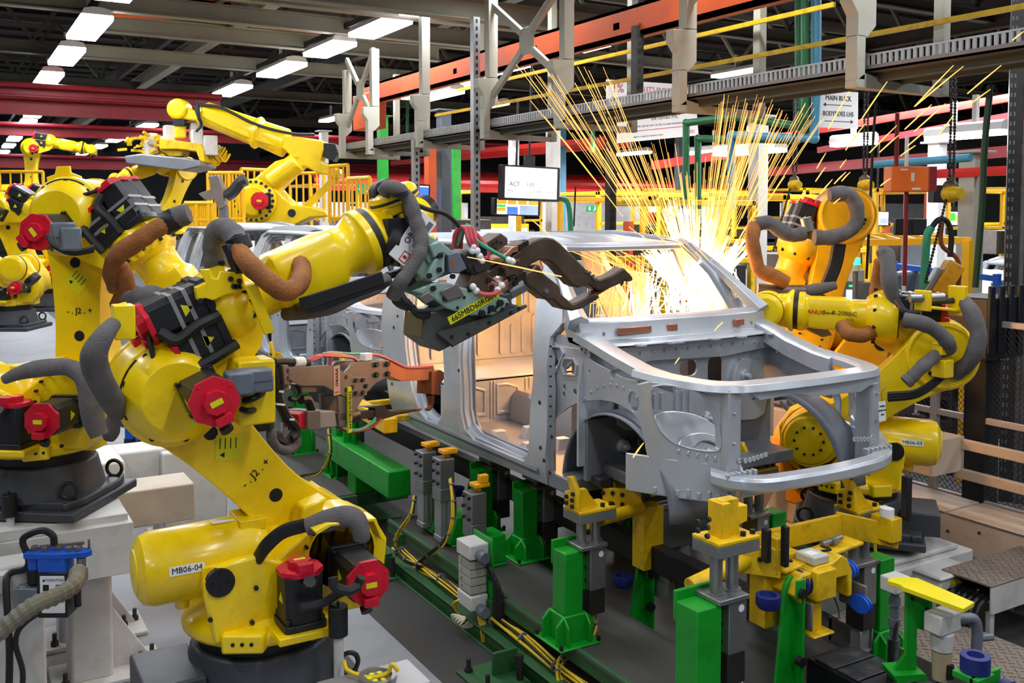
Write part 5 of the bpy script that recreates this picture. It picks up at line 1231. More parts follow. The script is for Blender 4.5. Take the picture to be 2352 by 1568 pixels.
def dresser(label, o, yaw, sc=.58):
    m = T(V(o)) @ rotz(yaw) @ M.Scale(sc, 4); R = thing('tip_dresser', label, 'tip dresser', m=m, group='blue tip dressers')
    b = MB(m); b.prism(ID, [(-.26, -.09), (.05, -.11), (.28, -.06), (.32, .0), (.28, .06), (.05, .11), (-.26, .09)], .22, .27); b.prism(ID, rrect(-.14, -.1, .12, .1, .03), .10, .22); b.cyl((-.2, 0, .10), (-.2, 0, .22), .06, n=16)
    hd = b.build('dresser_head', BLUE, R, .012)
    b = MB(m); b.bx((-.14, -.1, -.32), (.13, .1, .10)); bd = b.build('dresser_body', BLK, R, .012)
    b = MB(m); f = frame((.0, -.101, -.1), (1, 0, 0), z=(0, -1, 0)); b.prism(f, rrect(-.11, -.17, .11, .17, .01), 0, .002); lb = b.build('instruction_plate', LABW, bd)
    b = MB(m); b.prism(f, rrect(-.085, .115, -.07, .135, .002), .002, .003); b.prism(f, rrect(-.085, -.01, -.03, .09, .008), .002, .003); b.prism(f, rrect(.03, -.01, .085, .09, .008), .002, .003); b.build('plate_print', INK, lb)
    b = MB(m); b.prism(f, [(-.03, -.01), (.03, -.01), (0, .05)], .003, .004); b.build('warning_triangle', LABY, lb)
    text('KYOKUTOH', m @ f @ T(.015, .13, .003), .032, NAVY, lb)
    b = MB(m); b.cyl((.22, 0, .06), (.22, 0, .2), .04, n=14); b.cyl((.22, 0, .0), (.22, 0, .09), .055, n=14); b.build('chrome_spout', STEEL, hd)
    b = MB(m); 
    for x in (-.2, -.1, .02, .12, .2): b.box((x, .02 * sin(x * 30), .29), (.05, .06, .04))
    b.bar((-.15, .0, .30), (.24, .02, .33), .02, .03); b.cyl((.28, .03, .27), (.28, .03, .36), .012, n=8); b.build('head_fitting', GUNP, hd, .004)
    b = MB(m); b.bx((-.32, -.1, -.2), (-.14, .08, -.05)); b.cyl((-.3, -.02, -.24), (-.3, -.02, -.04), .05, n=12); b.build('side_motor', CONN, bd, .01)
    b = MB(m); b.cyl((-.2, 0, -.02), (-.2, 0, .1), .07, n=14); b.cyl((.18, .0, .08), (.18, .0, -.25), .03, n=10); b.build('bellows', RUB, bd)
    return R, m
R, m = dresser('blue headed tip dresser with white instruction plate, left of the white pedestal leg', at(132, 1330, d=5.0), radians(-30))
b = MB(); b.tube([at(180, 1310, d=4.85), at(170, 1342, d=4.7), at(130, 1368, d=4.6), at(80, 1388, d=4.5), at(30, 1425, d=4.45), at(-30, 1475, d=4.4)], .04, 12, 6, rib=.014); b.build('ribbed_hose', mat('ribbed_grey_hose', (118, 114, 100), .6, 0, .15), R, 0, None, 20)
b = MB(); b.tube([at(125, 1250, d=5), at(120, 1228, d=5), at(95, 1218, d=5), at(62, 1230, d=5), at(52, 1245, d=5), at(65, 1280, d=5), at(60, 1305, d=5), at(25, 1315, d=5), at(14, 1340, d=4.95), at(18, 1420, d=4.9), at(22, 1500, d=4.9), at(20, 1600, d=4.9)], .018, 8); b.tube([at(150, 1385, d=5), at(95, 1405, d=4.95), at(48, 1440, d=4.9), at(36, 1480, d=4.9), at(52, 1540, d=4.9), at(50, 1600, d=4.9)], .014, 8); b.build('black_cable', RUB, R)
b = MB(); p = at(40, 1300, d=5.1); b.box(p - V((0, 0, .05)), (.25, .2, .1), rotz(0)); 
b.build('mount_bracket', WHT, R, .01)
R, m = dresser('blue tip dresser by the tall white post, further back', at(352, 1030, d=9.0), radians(-30), 1)
# near side white stand at far left with sensors
R = thing('dresser_stand', 'plain white post holding the blue tip dresser at the left edge', 'stand', at(45, 1600, d=4.95))
b = MB(); p = at(20, 1300, d=5.05); b.bx((p.x - .22, p.y - .0, 0), (p.x + .17, p.y + .2, p.z)); b.build('post', WHT, R, .015)
def pole(label, px, py0, py1, d, r=.022):
    t0 = at(px, py0, d=d); t1 = at(px, py1, d=d); R = thing('marker_pole', label, 'pole', (t0.x, t0.y, 0), 'white poles with black caps')
    b = MB(); b.cyl((t0.x, t0.y, 0), (t0.x, t0.y, t1.z), r, n=14); b.bx((t0.x - .06, t0.y - .06, 0), (t0.x + .06, t0.y + .06, .012)); b.build('pole', WHT, R)
    b = MB(); b.cyl((t1.x, t1.y, t1.z), (t1.x, t1.y, t0.z), r * 1.9, n=16); b.cyl((t1.x, t1.y, t0.z), (t1.x, t1.y, t0.z + .02), .006, n=8); b.build('cap', BLKP, R, .004)
pole('white pole with black foam cap beside the front robot base', 777, 1390, 1458, 4.1)
pole('white pole with black cap at the far left edge', 22, 1135, 1185, 5.4)

# riser of the front robot
R = thing('robot_riser', 'low white riser block under the front robot', 'riser', (1.2, 4.45, 0), 'white risers under robots')
b = MB(); b.bx((.74, 4.05, .02), (1.68, 4.85, .5)); b.bx((.72, 4.04, .5), (1.7, 4.86, .55)); b.bx((.7, 4.0, 0), (1.74, 4.9, .02)); b.build('riser_box', WHT, R, .015)
b = MB(); c = at(868, 1562, d=3.95); b.bx((c.x - .22, c.y - .1, c.z - .15), (c.x + .2, c.y + .14, c.z - .01)); dk = tag(b.build('sensor_deck', ALU, None, .006), 'small aluminium deck with a round dial at the bottom edge', 'sensor deck'); 
b = MB(); b.lathe(c + V((0, 0, -.01)), (0, 0, 1), [(0, .075), (.02, .08), (.035, .08), (.036, .06), (.02, .055), (.02, 0)], 24); dd = b.build('dial', STEEL, dk)
b = MB(); 
for i in range(6): b.cyl(c + V((.035 * cos(i), .035 * sin(i), .01)), c + V((.035 * cos(i), .035 * sin(i), .018)), .012, n=8)
b.build('dial_mark', LABY, dd)
b = MB(); b.tube([at(790, 1518, d=4.05), at(800, 1540, d=4.0), at(850, 1556, d=3.95), at(890, 1545, d=3.95), at(900, 1525, d=3.95), at(915, 1540, d=3.95)], .009, 8); b.build('yellow_lead', YCAB, dk)

# right side: riser, cream pedestals, trunking, treads, stand
R = thing('robot_riser', 'grey white riser block under the robot by the mesh fence', 'riser', (5.86, 4.5, 0), 'white risers under robots')
b = MB(); b.bx((5.25, 4.15, 0), (6.25, 5.15, .42)); b.bx((5.35, 4.2, .42), (6.15, 5.1, .46)); b.bx((5.6, 3.95, 0), (5.95, 4.2, .38)); b.bx((5.58, 3.93, .38), (5.97, 4.2, .41)); b.build('riser_box', WHT, R, .015)
b = MB(); b.bx((5.7, 3.945, .33), (5.93, 3.95, .36)); b.build('yellow_strip', LABY, R)
R = thing('robot_pedestal', 'cream pedestal with diagonal braces behind the car front', 'pedestal', (5.9, 6.0, 0), 'cream robot pedestals')
b = MB(); c = at(1835, 1180, z=.06); x, y = c.x, c.y
b.bx((x - .19, y - .19, .03), (x + .19, y + .19, .95)); b.bx((x - .25, y - .25, .72), (x + .25, y + .25, 1.05)); b.bx((x - .5, y - .4, 0), (x + .4, y + .4, .03))
for t in (2, 3): b.prism(T(x, y, 0) @ rotz(t * pi / 2) @ rotx(pi / 2), [(.19, .6), (.19, .8), (.75, .18), (.75, .03), (.6, .03)], -.06, .06)
for t in (0, 3): b.prism(T(x, y, .03) @ rotz(t * pi / 2) @ rotx(pi / 2), [(.19, 0), (.38, 0), (.36, .12), (.19, .42)], -.015, .015)
b.build('pedestal_post', CREAM, R, .02)
b = MB(); b.bx((x - .2, y - .2, 1.05), (x + .2, y + .2, 1.08)); b.build('rusty_top_plate', BROWN, R, .006)
b = MB(); anchor(b, x - .35, y - .3); anchor(b, x - .1, y - .33); anchor(b, x + .3, y - .3); b.build('anchor_bolt', BROWN, R)
R = thing('robot_pedestal', 'cream bench behind the radiator with a rounded hood', 'pedestal', (4.9, 6.0, 0), 'cream robot pedestals')
b = MB(); b.bx((5.2, 6.2, .0), (5.5, 6.5, .9)); b.bx((5.15, 5.9, .35), (5.75, 6.4, .5)); b.bx((4.9, 7.0, .0), (5.2, 7.3, .9)); b.build('pedestal_post', CREAM, R, .02)
# trunking along the fence
R = thing('cable_trunking', 'long cream cable trunking with raised end box at the foot of the fence', 'trunking', (7.6, 5.0, 0))
b = MB(); b.bx((6.6, 1.5, .22), (7.0, 5.6, .5)); b.bx((6.58, 1.5, .5), (7.02, 4.6, .515)); b.bx((6.58, 4.62, .5), (7.02, 5.6, .515)); b.bx((6.6, 4.75, .74), (7.0, 5.5, 1.02)); b.bx((6.7, 5.2, .5), (6.9, 5.4, .75)); b.bx((6.95, 1.5, .92), (7.0, 4.8, 1.0)); b.bx((6.95, 1.5, .68), (7.0, 4.8, .76)); b.bx((6.95, 2.0, .5), (7.0, 2.05, 1.0))
for y in (2.0, 4.0, 5.4): b.bx((6.7, y, 0), (6.9, y + .1, .22))
b.build('trunking_body', CREAM, R, .01)
b = MB()
for i in range(14): b.cyl((6.6, 2 + i * .26, .36 + .06 * (i % 2)), (6.592, 2 + i * .26, .36 + .06 * (i % 2)), .012, n=8)
b.build('trunking_screw', BROWN, R)
b = MB(); b.tube([(6.5, 1.5, .1), (6.5, 3.5, .1), (6.48, 5.2, .1)], .045, 12); 
for y in (2.5, 4.0): b.bx((6.4, y, 0), (6.6, y + .05, .06))
tag(b.build('air_pipe', mat('green_air_pipe', (30, 120, 60), .45), None), 'green air pipe on the floor below the cream trunking', 'pipe')
b = MB(); b.tube([at(2180, 1215, z=.15), at(2190, 1260, z=.06), at(2230, 1250, z=.08), at(2270, 1228, z=.12)], .025, 8); tag(b.build('orange_hose', mat('faded_orange_hose', (196, 84, 60), .6), None), 'faded orange hose curling from the dark robot base to the green pipe', 'hose')
TREAD = mat('worn_tread_plate', (150, 136, 126), .5, .35, .15, 5, dirt=(96, 80, 72), dscale=5)
def tread(m, x0, y0, x1, y1, z, b):
    b.bx((x0, y0, z - .012), (x1, y1, z), m); i = 0; y = y0 + .03
    while y < y1 - .02:
        x = x0 + .03 + (.03 if i % 2 else 0); j = 0
        while x < x1 - .02:
            a = .785 if (i + j) % 2 else -.785
            b.box((x, y, z + .002), (.034, .010, .005), m @ T(0, 0, 0) @ T(x, y, 0) @ rotz(a) @ T(-x, -y, 0)); x += .06; j += 1
        y += .034; i += 1
R = thing('tread_walkway', 'long worn tread plate walkway strip at the bottom right', 'walkway', (5.2, 2.6, 0))
b = MB(); tread(ID, 4.95, 1.9, 5.6, 4.3, .16, b); b.build('tread_sheet', TREAD, R, 0)
b = MB(); b.bx((4.95, 1.9, 0), (4.97, 4.3, .148)); b.bx((5.58, 1.9, 0), (5.6, 4.3, .148)); b.bx((4.95, 4.28, 0), (5.6, 4.3, .148)); b.build('walkway_side', GUNP, R)
R = thing('tread_step', 'raised tread plate step box with cables spilling from its open end', 'step', (6.4, 3.8, 0))
f = T(5.71, 3.66, .42)
b = MB(); tread(f, 0, 0, 1.5, .36, 0, b); b.build('tread_sheet', TREAD, R, 0)
b = MB(f); b.bx((0, 0, -.19), (1.5, .015, -.012)); b.bx((0, .345, -.19), (1.5, .36, -.012)); b.bx((1.48, 0, -.42), (1.5, .36, -.012))
for x in (.03, .7): b.bx((x, .02, -.42), (x + .04, .06, -.19)); b.bx((x, .3, -.42), (x + .04, .34, -.19))
b.build('step_frame', WHT, R, .004)
b = MB(f)
for i in range(7): b.tube([(.3, .05 + i * .04, -.1), (.0, .05 + i * .042, -.11), (-.10 - .02 * i, .04 + i * .03, -.22), (-.08, .0 + i * .02, -.38), (.1, -.12 - i * .02, -.41), (.5, -.2 - .03 * i, -.41), (1.1, -.22 - .04 * i, -.41)], .014 + .004 * (i % 2), 7)
b.build('cable', RUB, R)
b = MB(f); b.tube([(.1, .15, -.1), (-.12, .12, -.25), (-.1, .0, -.39), (.2, -.3, -.41), (.9, -.45, -.41)], .016, 8); b.build('white_cable', LABW, R)
# green stand with yellow flag plate and air filter
R = thing('flag_stand', 'green plate stand with a yellow flat flag on top, bottom right', 'stand', (4.75, 3.25, 0))
fk = VPl(at(2100, 1500, d=4.7), (.9, -.45)); b = MB(); b.prism(fk.fr, fk.L([(2080, 1352), (2140, 1372), (2138, 1450), (2104, 1441), (2103, 1535), (2050, 1540), (2078, 1498)]), -.012, .012)
b.prism(fk.fr, fk.L([(2040, 1538), (2112, 1534), (2120, 1550), (2046, 1556)]), -.08, .06); b.build('stand_plate', GRN, R, .004)
b = MB(); c0 = at(2070, 1342, d=4.7); b.prism(frame(c0, at(2205, 1382, d=4.55) - c0, z=(0, 0, 1)), [(-.06, .02), (-.06, -.03), (.0, -.03), (.02, -.05), (.30, -.10), (.33, .02), (.05, .12), (.0, .09)], -.012, .012); b.build('flag_plate', mat('bright_yellow_plate', (240, 220, 20), .4, 0, .04), R, .003)
b = MB(); 
for px, py in ((2092, 1372), (2125, 1395), (2122, 1440)): b.cyl(fk.w(px, py) + fk.n * .012, fk.w(px, py) + fk.n * .022, .009, n=8)
b.build('stand_bolt', BLKP, R)
R = thing('air_filter', 'white air filter regulator with clear bowl and black hose beside the green stand', 'air filter', at(2165, 1520, d=4.6))
c = at(2165, 1425, d=4.62); b = MB(); b.box(c, (.16, .1, .1)); b.cyl(c - V((0, 0, .05)), c - V((0, 0, .15)), .055, .05, 18); b.build('filter_head', WHT, R, .01)
b = MB(); b.cyl(c - V((0, 0, .15)), c - V((0, 0, .29)), .048, .042, 18); bw = b.build('filter_bowl', mat('amber_bowl', (176, 160, 128), .25), R); b = MB(); b.cyl(c - V((0, 0, .29)), c - V((0, 0, .32)), .022, n=10); b.cyl(c - V((0, 0.045, .2)), c - V((0, .045, .27)), .02, n=10); b.build('drain_valve', BLKP, bw)
b = MB(); b.tube([c + V((.08, -.03, 0)), c + V((.15, -.06, 0)), c + V((.17, -.07, -.05)), c + V((.17, -.07, -.16))], .026, 10); b.cyl(c + V((.17, -.07, -.1)), c + V((.25, -.1, -.1)), .018, n=8); b.build('elbow_fitting', CONN, R)
b = MB(); b.tube([c + V((.17, -.07, -.16)), c + V((.17, -.09, -.28)), c + V((.10, -.2, -.38)), c + V((.02, -.35, -.42)), c + V((.0, -.6, -.42))], .022, 10); b.build('black_hose', RUB, R)
R = thing('sensor_post', 'grey pipe post with a white block head standing behind the green stand', 'post', at(2058, 1470, d=5.0))
p0 = at(2056, 1338, d=5.0); b = MB(); b.cyl((p0.x, p0.y, .16), (p0.x, p0.y, p0.z), .022, n=12)
for i in range(4): b.cyl((p0.x, p0.y, p0.z - .12 - i * .11), (p0.x, p0.y, p0.z - .08 - i * .11), .03, n=10)
b.build('pipe', CONN, R); b = MB(); b.box(p0 + V((0, 0, .0)), (.12, .1, .08)); b.build('head_block', WHT, R, .008)
b = MB(); b.tube([p0 + V((-.03, 0, -.3)), p0 + V((-.06, -.02, -.5)), p0 + V((-.14, -.04, -.62))], .014, 7); b.tube([p0 + V((.02, -.02, -.4)), p0 + V((.05, -.04, -.55)), p0 + V((.1, -.06, -.62))], .014, 7); b.tube([p0 + V((-.01, -.02, -.2)), p0 + V((-.05, -.03, -.4)), p0 + V((.03, -.05, -.6))], .008, 6); b.build('lead', RUB, R)
# caterpillar conveyor at the bottom
R = thing('chain_conveyor', 'black plated chain conveyor running down from under the yellow carriage', 'conveyor', (4.1, 2.8, 0))
b = MB(); b.bx((4.08, 1.6, .0), (4.42, 3.7, .33)); b.build('conveyor_side', BLKP, R, .01); b = MB()
for i in range(13): b.bx((4.09, 1.65 + i * .155, .33), (4.41, 1.79 + i * .155, .345)); 
b.build('conveyor_plate', mat('worn_black_plate', (52, 54, 60), .45, .3, .3, 12, dirt=(120, 122, 126), dscale=14, damt=.4), R, .006)
R = thing('roller_bracket', 'green bracket with a blue topped roller at the bottom right corner', 'roller bracket', (4.75, 2.9, 0))
c = at(2240, 1525, d=4.0); b = MB(); b.bx((c.x - .07, c.y - .04, c.z - .16), (c.x + .12, c.y - .02, c.z - .03)); b.bx((c.x - .07, c.y - .06, c.z - .06), (c.x + .05, c.y + .06, c.z - .03)); b.bx((c.x - .03, c.y - .03, 0), (c.x + .03, c.y - .0, c.z - .1)); b.build('bracket', GRN, R, .004)
b = MB(); b.lathe(c - V((0, 0, .03)), (0, 0, 1), [(0, .06), (.07, .06), (.072, .035), (.05, .03)], 20); b.lathe((c.x + .1, c.y - .06, c.z - .12), (0, -1, 0), [(0, .06), (.04, .06), (.042, .035), (.03, .03)], 20); b.build('roller', NAVY, R)

# aluminium framed mesh fence
R = thing('mesh_fence', 'aluminium framed black mesh safety fence at the right', 'fence', (7.37, 5, 0))
b = MB(); FX = 7.37
for y in (2.9, 5.29, 7.68, 9.2): b.bx((FX - .03, y - .03, 0), (FX + .03, y + .03, 1.93))
for z in (.4, 1.09, 1.9): b.bx((FX - .022, 1.6, z - .025), (FX + .022, 8.9, z + .025))
b.build('fence_frame', mat('pinkish_aluminium', (196, 184, 176), .45, .3, .05), R, .004)
b = MB(); step = .042
def wires(b, x, y0, y1, z0, z1, st, w):
    H_ = z1 - z0; y = y0 - H_
    while y < y1:
        for s in (1, -1):
            ya, yb = (y, y + H_) if s > 0 else (y + H_, y)
            za, zb = z0, z1; p, q = V((x, ya, za)), V((x, yb, zb))
            def clip(p, q):
                for lim, sg in ((y0, 1), (y1, -1)):
                    if (p.y - lim) * sg < 0 and (q.y - lim) * sg < 0: return None
                    if (p.y - lim) * sg < 0: p = p + (q - p) * ((lim - p.y) / (q.y - p.y))
                    elif (q.y - lim) * sg < 0: q = q + (p - q) * ((lim - q.y) / (p.y - q.y))
                return p, q
            r = clip(p, q)
            if r and (r[1] - r[0]).length > .01: b.bar(r[0], r[1], w, w * .6)
        y += st
for z0, z1 in ((.05, .38), (.42, 1.07), (1.11, 1.88)): wires(b, FX + .03, 3.6, 8.9, z0, z1, .05, .005)
b.build('wire_mesh', mat('black_wire', (40, 40, 42), .5, .3), R)
# ================================================================ overhead: lamps, crane rails, cable tray on C hangers, signs, screens
LAMPE = mat('lamp_tube_glow', (246, 250, 255), emit=16)
def lamp(x, y, z, L, label, grp='ceiling batten lamps', k=1.0):
    R = thing('pendant_lamp', label, 'ceiling lamp', (x, y, z), grp)
    b = MB(); b.prism(frame((x, y + L / 2, z), (1, 0, 0), z=(0, -1, 0)), [(-.24 * k, 0), (.24 * k, 0), (.2 * k, .09), (.07 * k, .12), (-.07 * k, .12), (-.2 * k, .09)], 0, L); b.bx((x - .03, y - .03, z + .1), (x + .03, y + .03, z + .45)); b.build('housing', WHT, R)
    for s in (-1, 1):
        b = MB(); b.prism(frame((x + s * .125 * k, y + L / 2 - .02, z - .05), (1, 0, 0), z=(0, -1, 0)), [(-.12 * k, .045), (-.115 * k, -.03 * k), (.115 * k, -.03 * k), (.12 * k, .045)], 0, L - .04); b.build('tube', LAMPE, R)
nm = ['first', 'second', 'third', 'fourth', 'fifth', 'sixth', 'seventh', 'eighth', 'ninth', 'tenth', 'eleventh', 'twelfth', 'thirteenth']
for i, y in enumerate((14.4, 18.1, 21.6, 25.4, 31.5, 34.5, 38, 42, 46.5, 51.5, 57, 63)):
    lamp(2.25 if y < 30 else 2.62 + .01 * (y - 34), y, 6, 2.2, 'twin tube lamp of the row nearer the left wall, %s from the camera' % nm[i])
for i, y in enumerate((13.4, 15.6, 18.1, 21.2, 25.4, 31, 37.6, 41, 45, 50, 56, 62)):
    lamp(6.55, y, 6, 1.7 if y < 20 else 2.2, 'twin tube lamp of the row above the cars, %s from the camera' % nm[i])
far = (((1362, 105), 16.5), ((1163, 156), 22), ((965, 215), 24), ((1010, 215), 20), ((760, 272), 34), ((1640, 345), 22), ((1720, 345), 18), ((1960, 325), 15), ((2190, 310), 13), ((2240, 302), 12), ((1130, 240), 30), ((1690, 165), 26), ((1450, 350), 30), ((520, 395), 50), ((1075, 185), 22))
for i, ((px, py), d) in enumerate(far):
    p = at(px, py, d=d)
    lamp(p.x, p.y, p.z, .8 if d < 17 else 1.6, 'short far lamp %s' % ('left of the orange crane rail', 'above the crossed hanger braces', 'beyond the third C hanger', 'beside the second red girder', 'low over the yellow railing', 'over the spark burst', 'right of the blue pipe', 'below the direction board', 'over the orange box', 'beside the tall cable post', 'under the white beam', 'behind the cable tray', 'left of the safety banner', 'behind the palletising robot', 'behind the crossed braces')[i], 'scattered far lamps', .38 if d < 17 else .7)
b = MB(); b.bar((6.55, 4, 6.25), (6.55, 64, 6.25), .08, .1); tag(b.build('lamp_rail', BEAMD), 'dark rail carrying the lamp row above the cars', 'rail')
b = MB(); b.bar((2.25, 4, 6.25), (2.25, 64, 6.25), .08, .1); tag(b.build('lamp_rail', BEAMD), 'dark rail carrying the left lamp row', 'rail')
# crane rails
R = thing('crane_rail', 'long orange crane rail running above the cable tray', 'crane rail', (6.9, 10, 4.9))
b = MB(); b.ibeam((6.9, 3.0, 4.98), (6.9, 17.2, 4.98), .2, .34, .04); b.bx((6.80, 3, 4.81), (6.9, 17.2, 5.15)); rl = b.build('rail', ORBM, R)
b = MB()
for y in (9.1, 10.9, 13.2): b.bx((6.80, y, 4.92), (6.802, y + .12, 5.0))
b.build('white_tag', LABW, rl)
b = MB(); b.bx((6.75, 16.6, 4.35), (7.1, 17.4, 5.0)); b.build('rail_end_box', ORBM, R, .02)
for i, (p, q, w_, h_, m_, lb) in enumerate((((250, 10), (530, 22), .25, .42, ORBM, 'dark orange crane girder behind the left lamps'), ((575, 40), (780, 62), .22, .35, ORBM, 'bright orange girder left of the lamp row above the cars'))):
    a = at(*p, Y=19 + i); c = at(*q, Y=19 + i); b = MB(); b.ibeam(a, c, w_, h_, .03); b.box((a + c) / 2, ((c - a).length, .03, h_ * .9), frame((0, 0, 0), c - a, z=(0, 0, 1)) if False else None); tag(b.build('crane_beam', m_), lb, 'crane beam')
for i, (Y_, y0, h_, lb) in enumerate(((24, 208, .22, 'upper dark red girder across the hall at left'), (24.2, 243, .34, 'lower wide dark red girder across the hall at left'), (33, 298, .3, 'dark red girder far behind the left robots'), (40, 372, .4, 'dark red beam low behind the left robots'))):
    a = at(0, y0, Y=Y_); b = MB(); b.ibeam((-14, Y_, a.z), (5.9 if i < 2 else 20, Y_, a.z), .2, h_, .03); b.cyl((-14, Y_ - .2, a.z + h_ * .6), (5.9 if i < 2 else 20, Y_ - .2, a.z + h_ * .6), .06, n=8); tag(b.build('red_roof_beam', REDB), lb, 'beam', 'red roof beams')
for i, (px0, py0, px1, py1, X_, r_, lb) in enumerate(((1880, 345, 2345, 262, 13, .05, 'thick dark red pipe beam rising to the tall cable post'), (1760, 395, 2345, 345, 15, .09, 'dark red beam behind the orange box'), (1800, 312, 2345, 220, 12, .05, 'thin pale pipe above the dark red pipe beam'), (870, 330, 1170, 290, 13, .09, 'bright red pipe behind the second C hanger'), (900, 375, 1440, 330, 17, .1, 'red pipe at the height of the tray end'), (1000, 355, 1600, 300, 16, .07, 'thin red pipe behind the ACT screen'), (2140, 400, 2345, 390, 10, .05, 'red bar beside the yellow hoist'), (1500, 380, 1800, 335, 14, .09, 'red beam behind the sparks'))):
    a = at(px0, py0, X=X_); c = at(px1, py1, X=X_); b = MB(); b.bar(a, c, r_ * 1.4, r_ * 2); tag(b.build('hanging_red_pipe', REDB if i < 2 else REDP), lb, 'pipe', 'red overhead pipes')
for i in range(7):
    Y_ = 26 + i * 3; X0 = 9 + i; z = 3.5 + .22 * i; b = MB(); b.bar((X0, Y_, z), (X0 + 18, Y_, z), .1, .14); tag(b.build('red_rail', REDP), 'far bright red rail across the right of the hall, %s from the camera' % nm[i], 'rail', 'far red rails')
# cable tray on C hangers
TX = 6.4
R = thing('cable_tray', 'long perforated steel cable tray carried by the C hangers', 'cable tray', (TX, 9, 3.9))
b = MB(); b.bx((TX + .02, 2.2, 3.93), (TX + .62, 17, 3.95)); b.bx((TX + .6, 2.2, 3.95), (TX + .62, 17, 4.05)); b.bx((TX + .02, 2.2, 3.93), (TX + .035, 17, 3.98)); b.build('tray_bed', GUNP, R)
b = MB(); y = 2.2
b.bx((TX + .02, 2.2, 4.055), (TX + .034, 17, 4.07))
while y < 17: b.bx((TX + .02, y, 3.98), (TX + .034, y + .028, 4.056)); y += .055
b.build('perforated_side', ALU, R)
b = MB(); b.bx((TX + .15, 2.2, 3.86), (TX + .2, 17, 3.93)); b.bx((TX + .42, 2.2, 3.86), (TX + .47, 17, 3.93)); b.build('runner', BEAMG, R)
for i, (y, zt) in enumerate(((5.35, 6.8), (7.5, 6.8), (9.67, 6.8), (11.5, 6.3), (13.6, 5.9), (15.6, 5.6), (16.9, 5.4))):
    R = thing('c_hanger', 'ivory steel C hanger holding the cable tray, %s from the camera' % nm[i], 'hanger', (TX, y, 3.9), 'tray hangers')
    b = MB(); b.bx((TX - .02, y - .06, 4.62), (TX + .12, y + .06, zt)); b.prism(frame((TX, y, 4.2), (1, 0, 0), z=(0, -1, 0)), [(.12, .42), (-.18, .40), (-.18, .28), (-.1, .18), (-.1, .0), (.02, -.0), (.12, .1)], -.06, .06); b.bx((TX - .10, y - .06, 3.86), (TX + .0, y + .06, 4.22))
    b.prism(frame((TX, y, 3.86), (1, 0, 0), z=(0, -1, 0)), [(-.1, .0), (-.1, -.06), (.95, -.06), (1.0, .0), (.3, .02), (.0, .06)], -.06, .06); b.bx((TX + .98, y - .05, 3.8), (TX + 1.08, y + .05, min(zt, 6.2))); b.build('hanger_frame', IVORY, R, .008)
for i, (y0, y1) in enumerate(((9.67, 11.5), (15.6, 16.9), (5.35, 7.5))):
    ym = (y0 + y1) / 2; R = thing('cross_brace', ('crossed ivory braces between two C hangers left of the sparks', 'crossed ivory braces at the far end of the cable tray', 'crossed ivory braces over the spark burst near the top edge')[i], 'brace', (TX, ym, 5), 'crossed braces')
    b = MB(); zc = 4.98 if i < 2 else 5.5; b.box((TX + .05, ym, zc), (.02, .34, .34)); 
    for sy in (-1, 1):
        for sz in (-1, 1): b.bar((TX + .05, ym + sy * .12, zc + sz * .12), (TX + .05, ym + sy * (y1 - y0) / 2, zc + sz * .62), .06, .09)
    b.build('brace', IVORY, R, .004)
for i, (px0, py0, px1, py1) in enumerate(((1050, 208, 1917, 10), (1000, 265, 2352, 14))):
    a = at(px0, py0, X=7.3); c = at(px1, py1, X=7.3); b = MB(); b.bar(a, c, .03, .045); tag(b.build('safety_rail', JYEL), 'thin %s yellow rail running behind the C hangers' % ('upper', 'lower')[i], 'rail', 'overhead yellow rails')
# vertical pipes
def pipes(label, pts, X_, r, m_, cat='pipe', grp=None):
    b = MB(); P_ = [at(x, y, X=X_) for x, y in pts]
    for a, c in zip(P_, P_[1:]): b.cyl(a, c, r, n=10)
    for a in P_[1:-1]: b.ball(a, r * 1.15, 10)
    tag(b.build('hanging_pipe', m_), label, cat, grp)
GP = mat('green_pipe_paint', (30, 110, 66), .45, 0, .08); BP = mat('blue_pipe_paint', (74, 150, 186), .45, 0, .08)
for i, (pts, X_) in enumerate((([(1576, 480), (1576, 282), (1690, 268), (1835, 290), (1850, 270), (1850, 0)], 9.0), ([(1603, 480), (1603, 318), (1830, 322), (1872, 280), (1872, 0)], 9.2), ([(1835, 300), (1835, 0)], 9.4), ([(936, 330), (936, 190)], 13), ([(1362, 300), (1362, 350)], 12))):
    pipes('green pipe %s' % ('bending over the spark burst, outer one', 'bending over the spark burst, inner one', 'dropping beside the direction board', 'far behind the second C hanger', 'short, by the safety banner')[i], pts, X_, .05, GP, 'pipe', 'green pipes')
pipes('blue pipe stepping across beside the direction board', [(1680, 480), (1680, 310), (1870, 318), (1876, 205), (1876, 0)], 9.1, .055, BP)
pipes('sky blue air pipe over the orange box', [(2010, 378), (2230, 362)], 9.5, .045, BP)
# unistrut posts
for i, (px, y0, y1, d_, m_, lb) in enumerate(((1092, 40, 520, 13.5, ALU, 'thin perforated post beside the ACT screen'), (1402, 250, 545, 12, DSTEEL, 'dark perforated post in front of the safety banner'), (955, 320, 520, 15, ALU, 'perforated post behind the robot wrist'), (1463, 60, 250, 11, DSTEEL, 'dark perforated post hanging from the roof into the tray'))):
    a = at(px, y1, d=d_); c = at(px, y0, d=d_); R = thing('strut_post', lb, 'post', a, 'perforated posts'); b = MB(); b.bx((a.x - .05, a.y - .05, a.z if i == 3 else 0), (a.x + .05, a.y + .05, c.z)); st = b.build('post', m_, R)
    b = MB(); z = a.z
    while z < c.z: b.bx((a.x - .015, a.y - .053, z), (a.x + .015, a.y - .049, z + .05)); z += .1
    b.build('slot_pattern', INK, st)
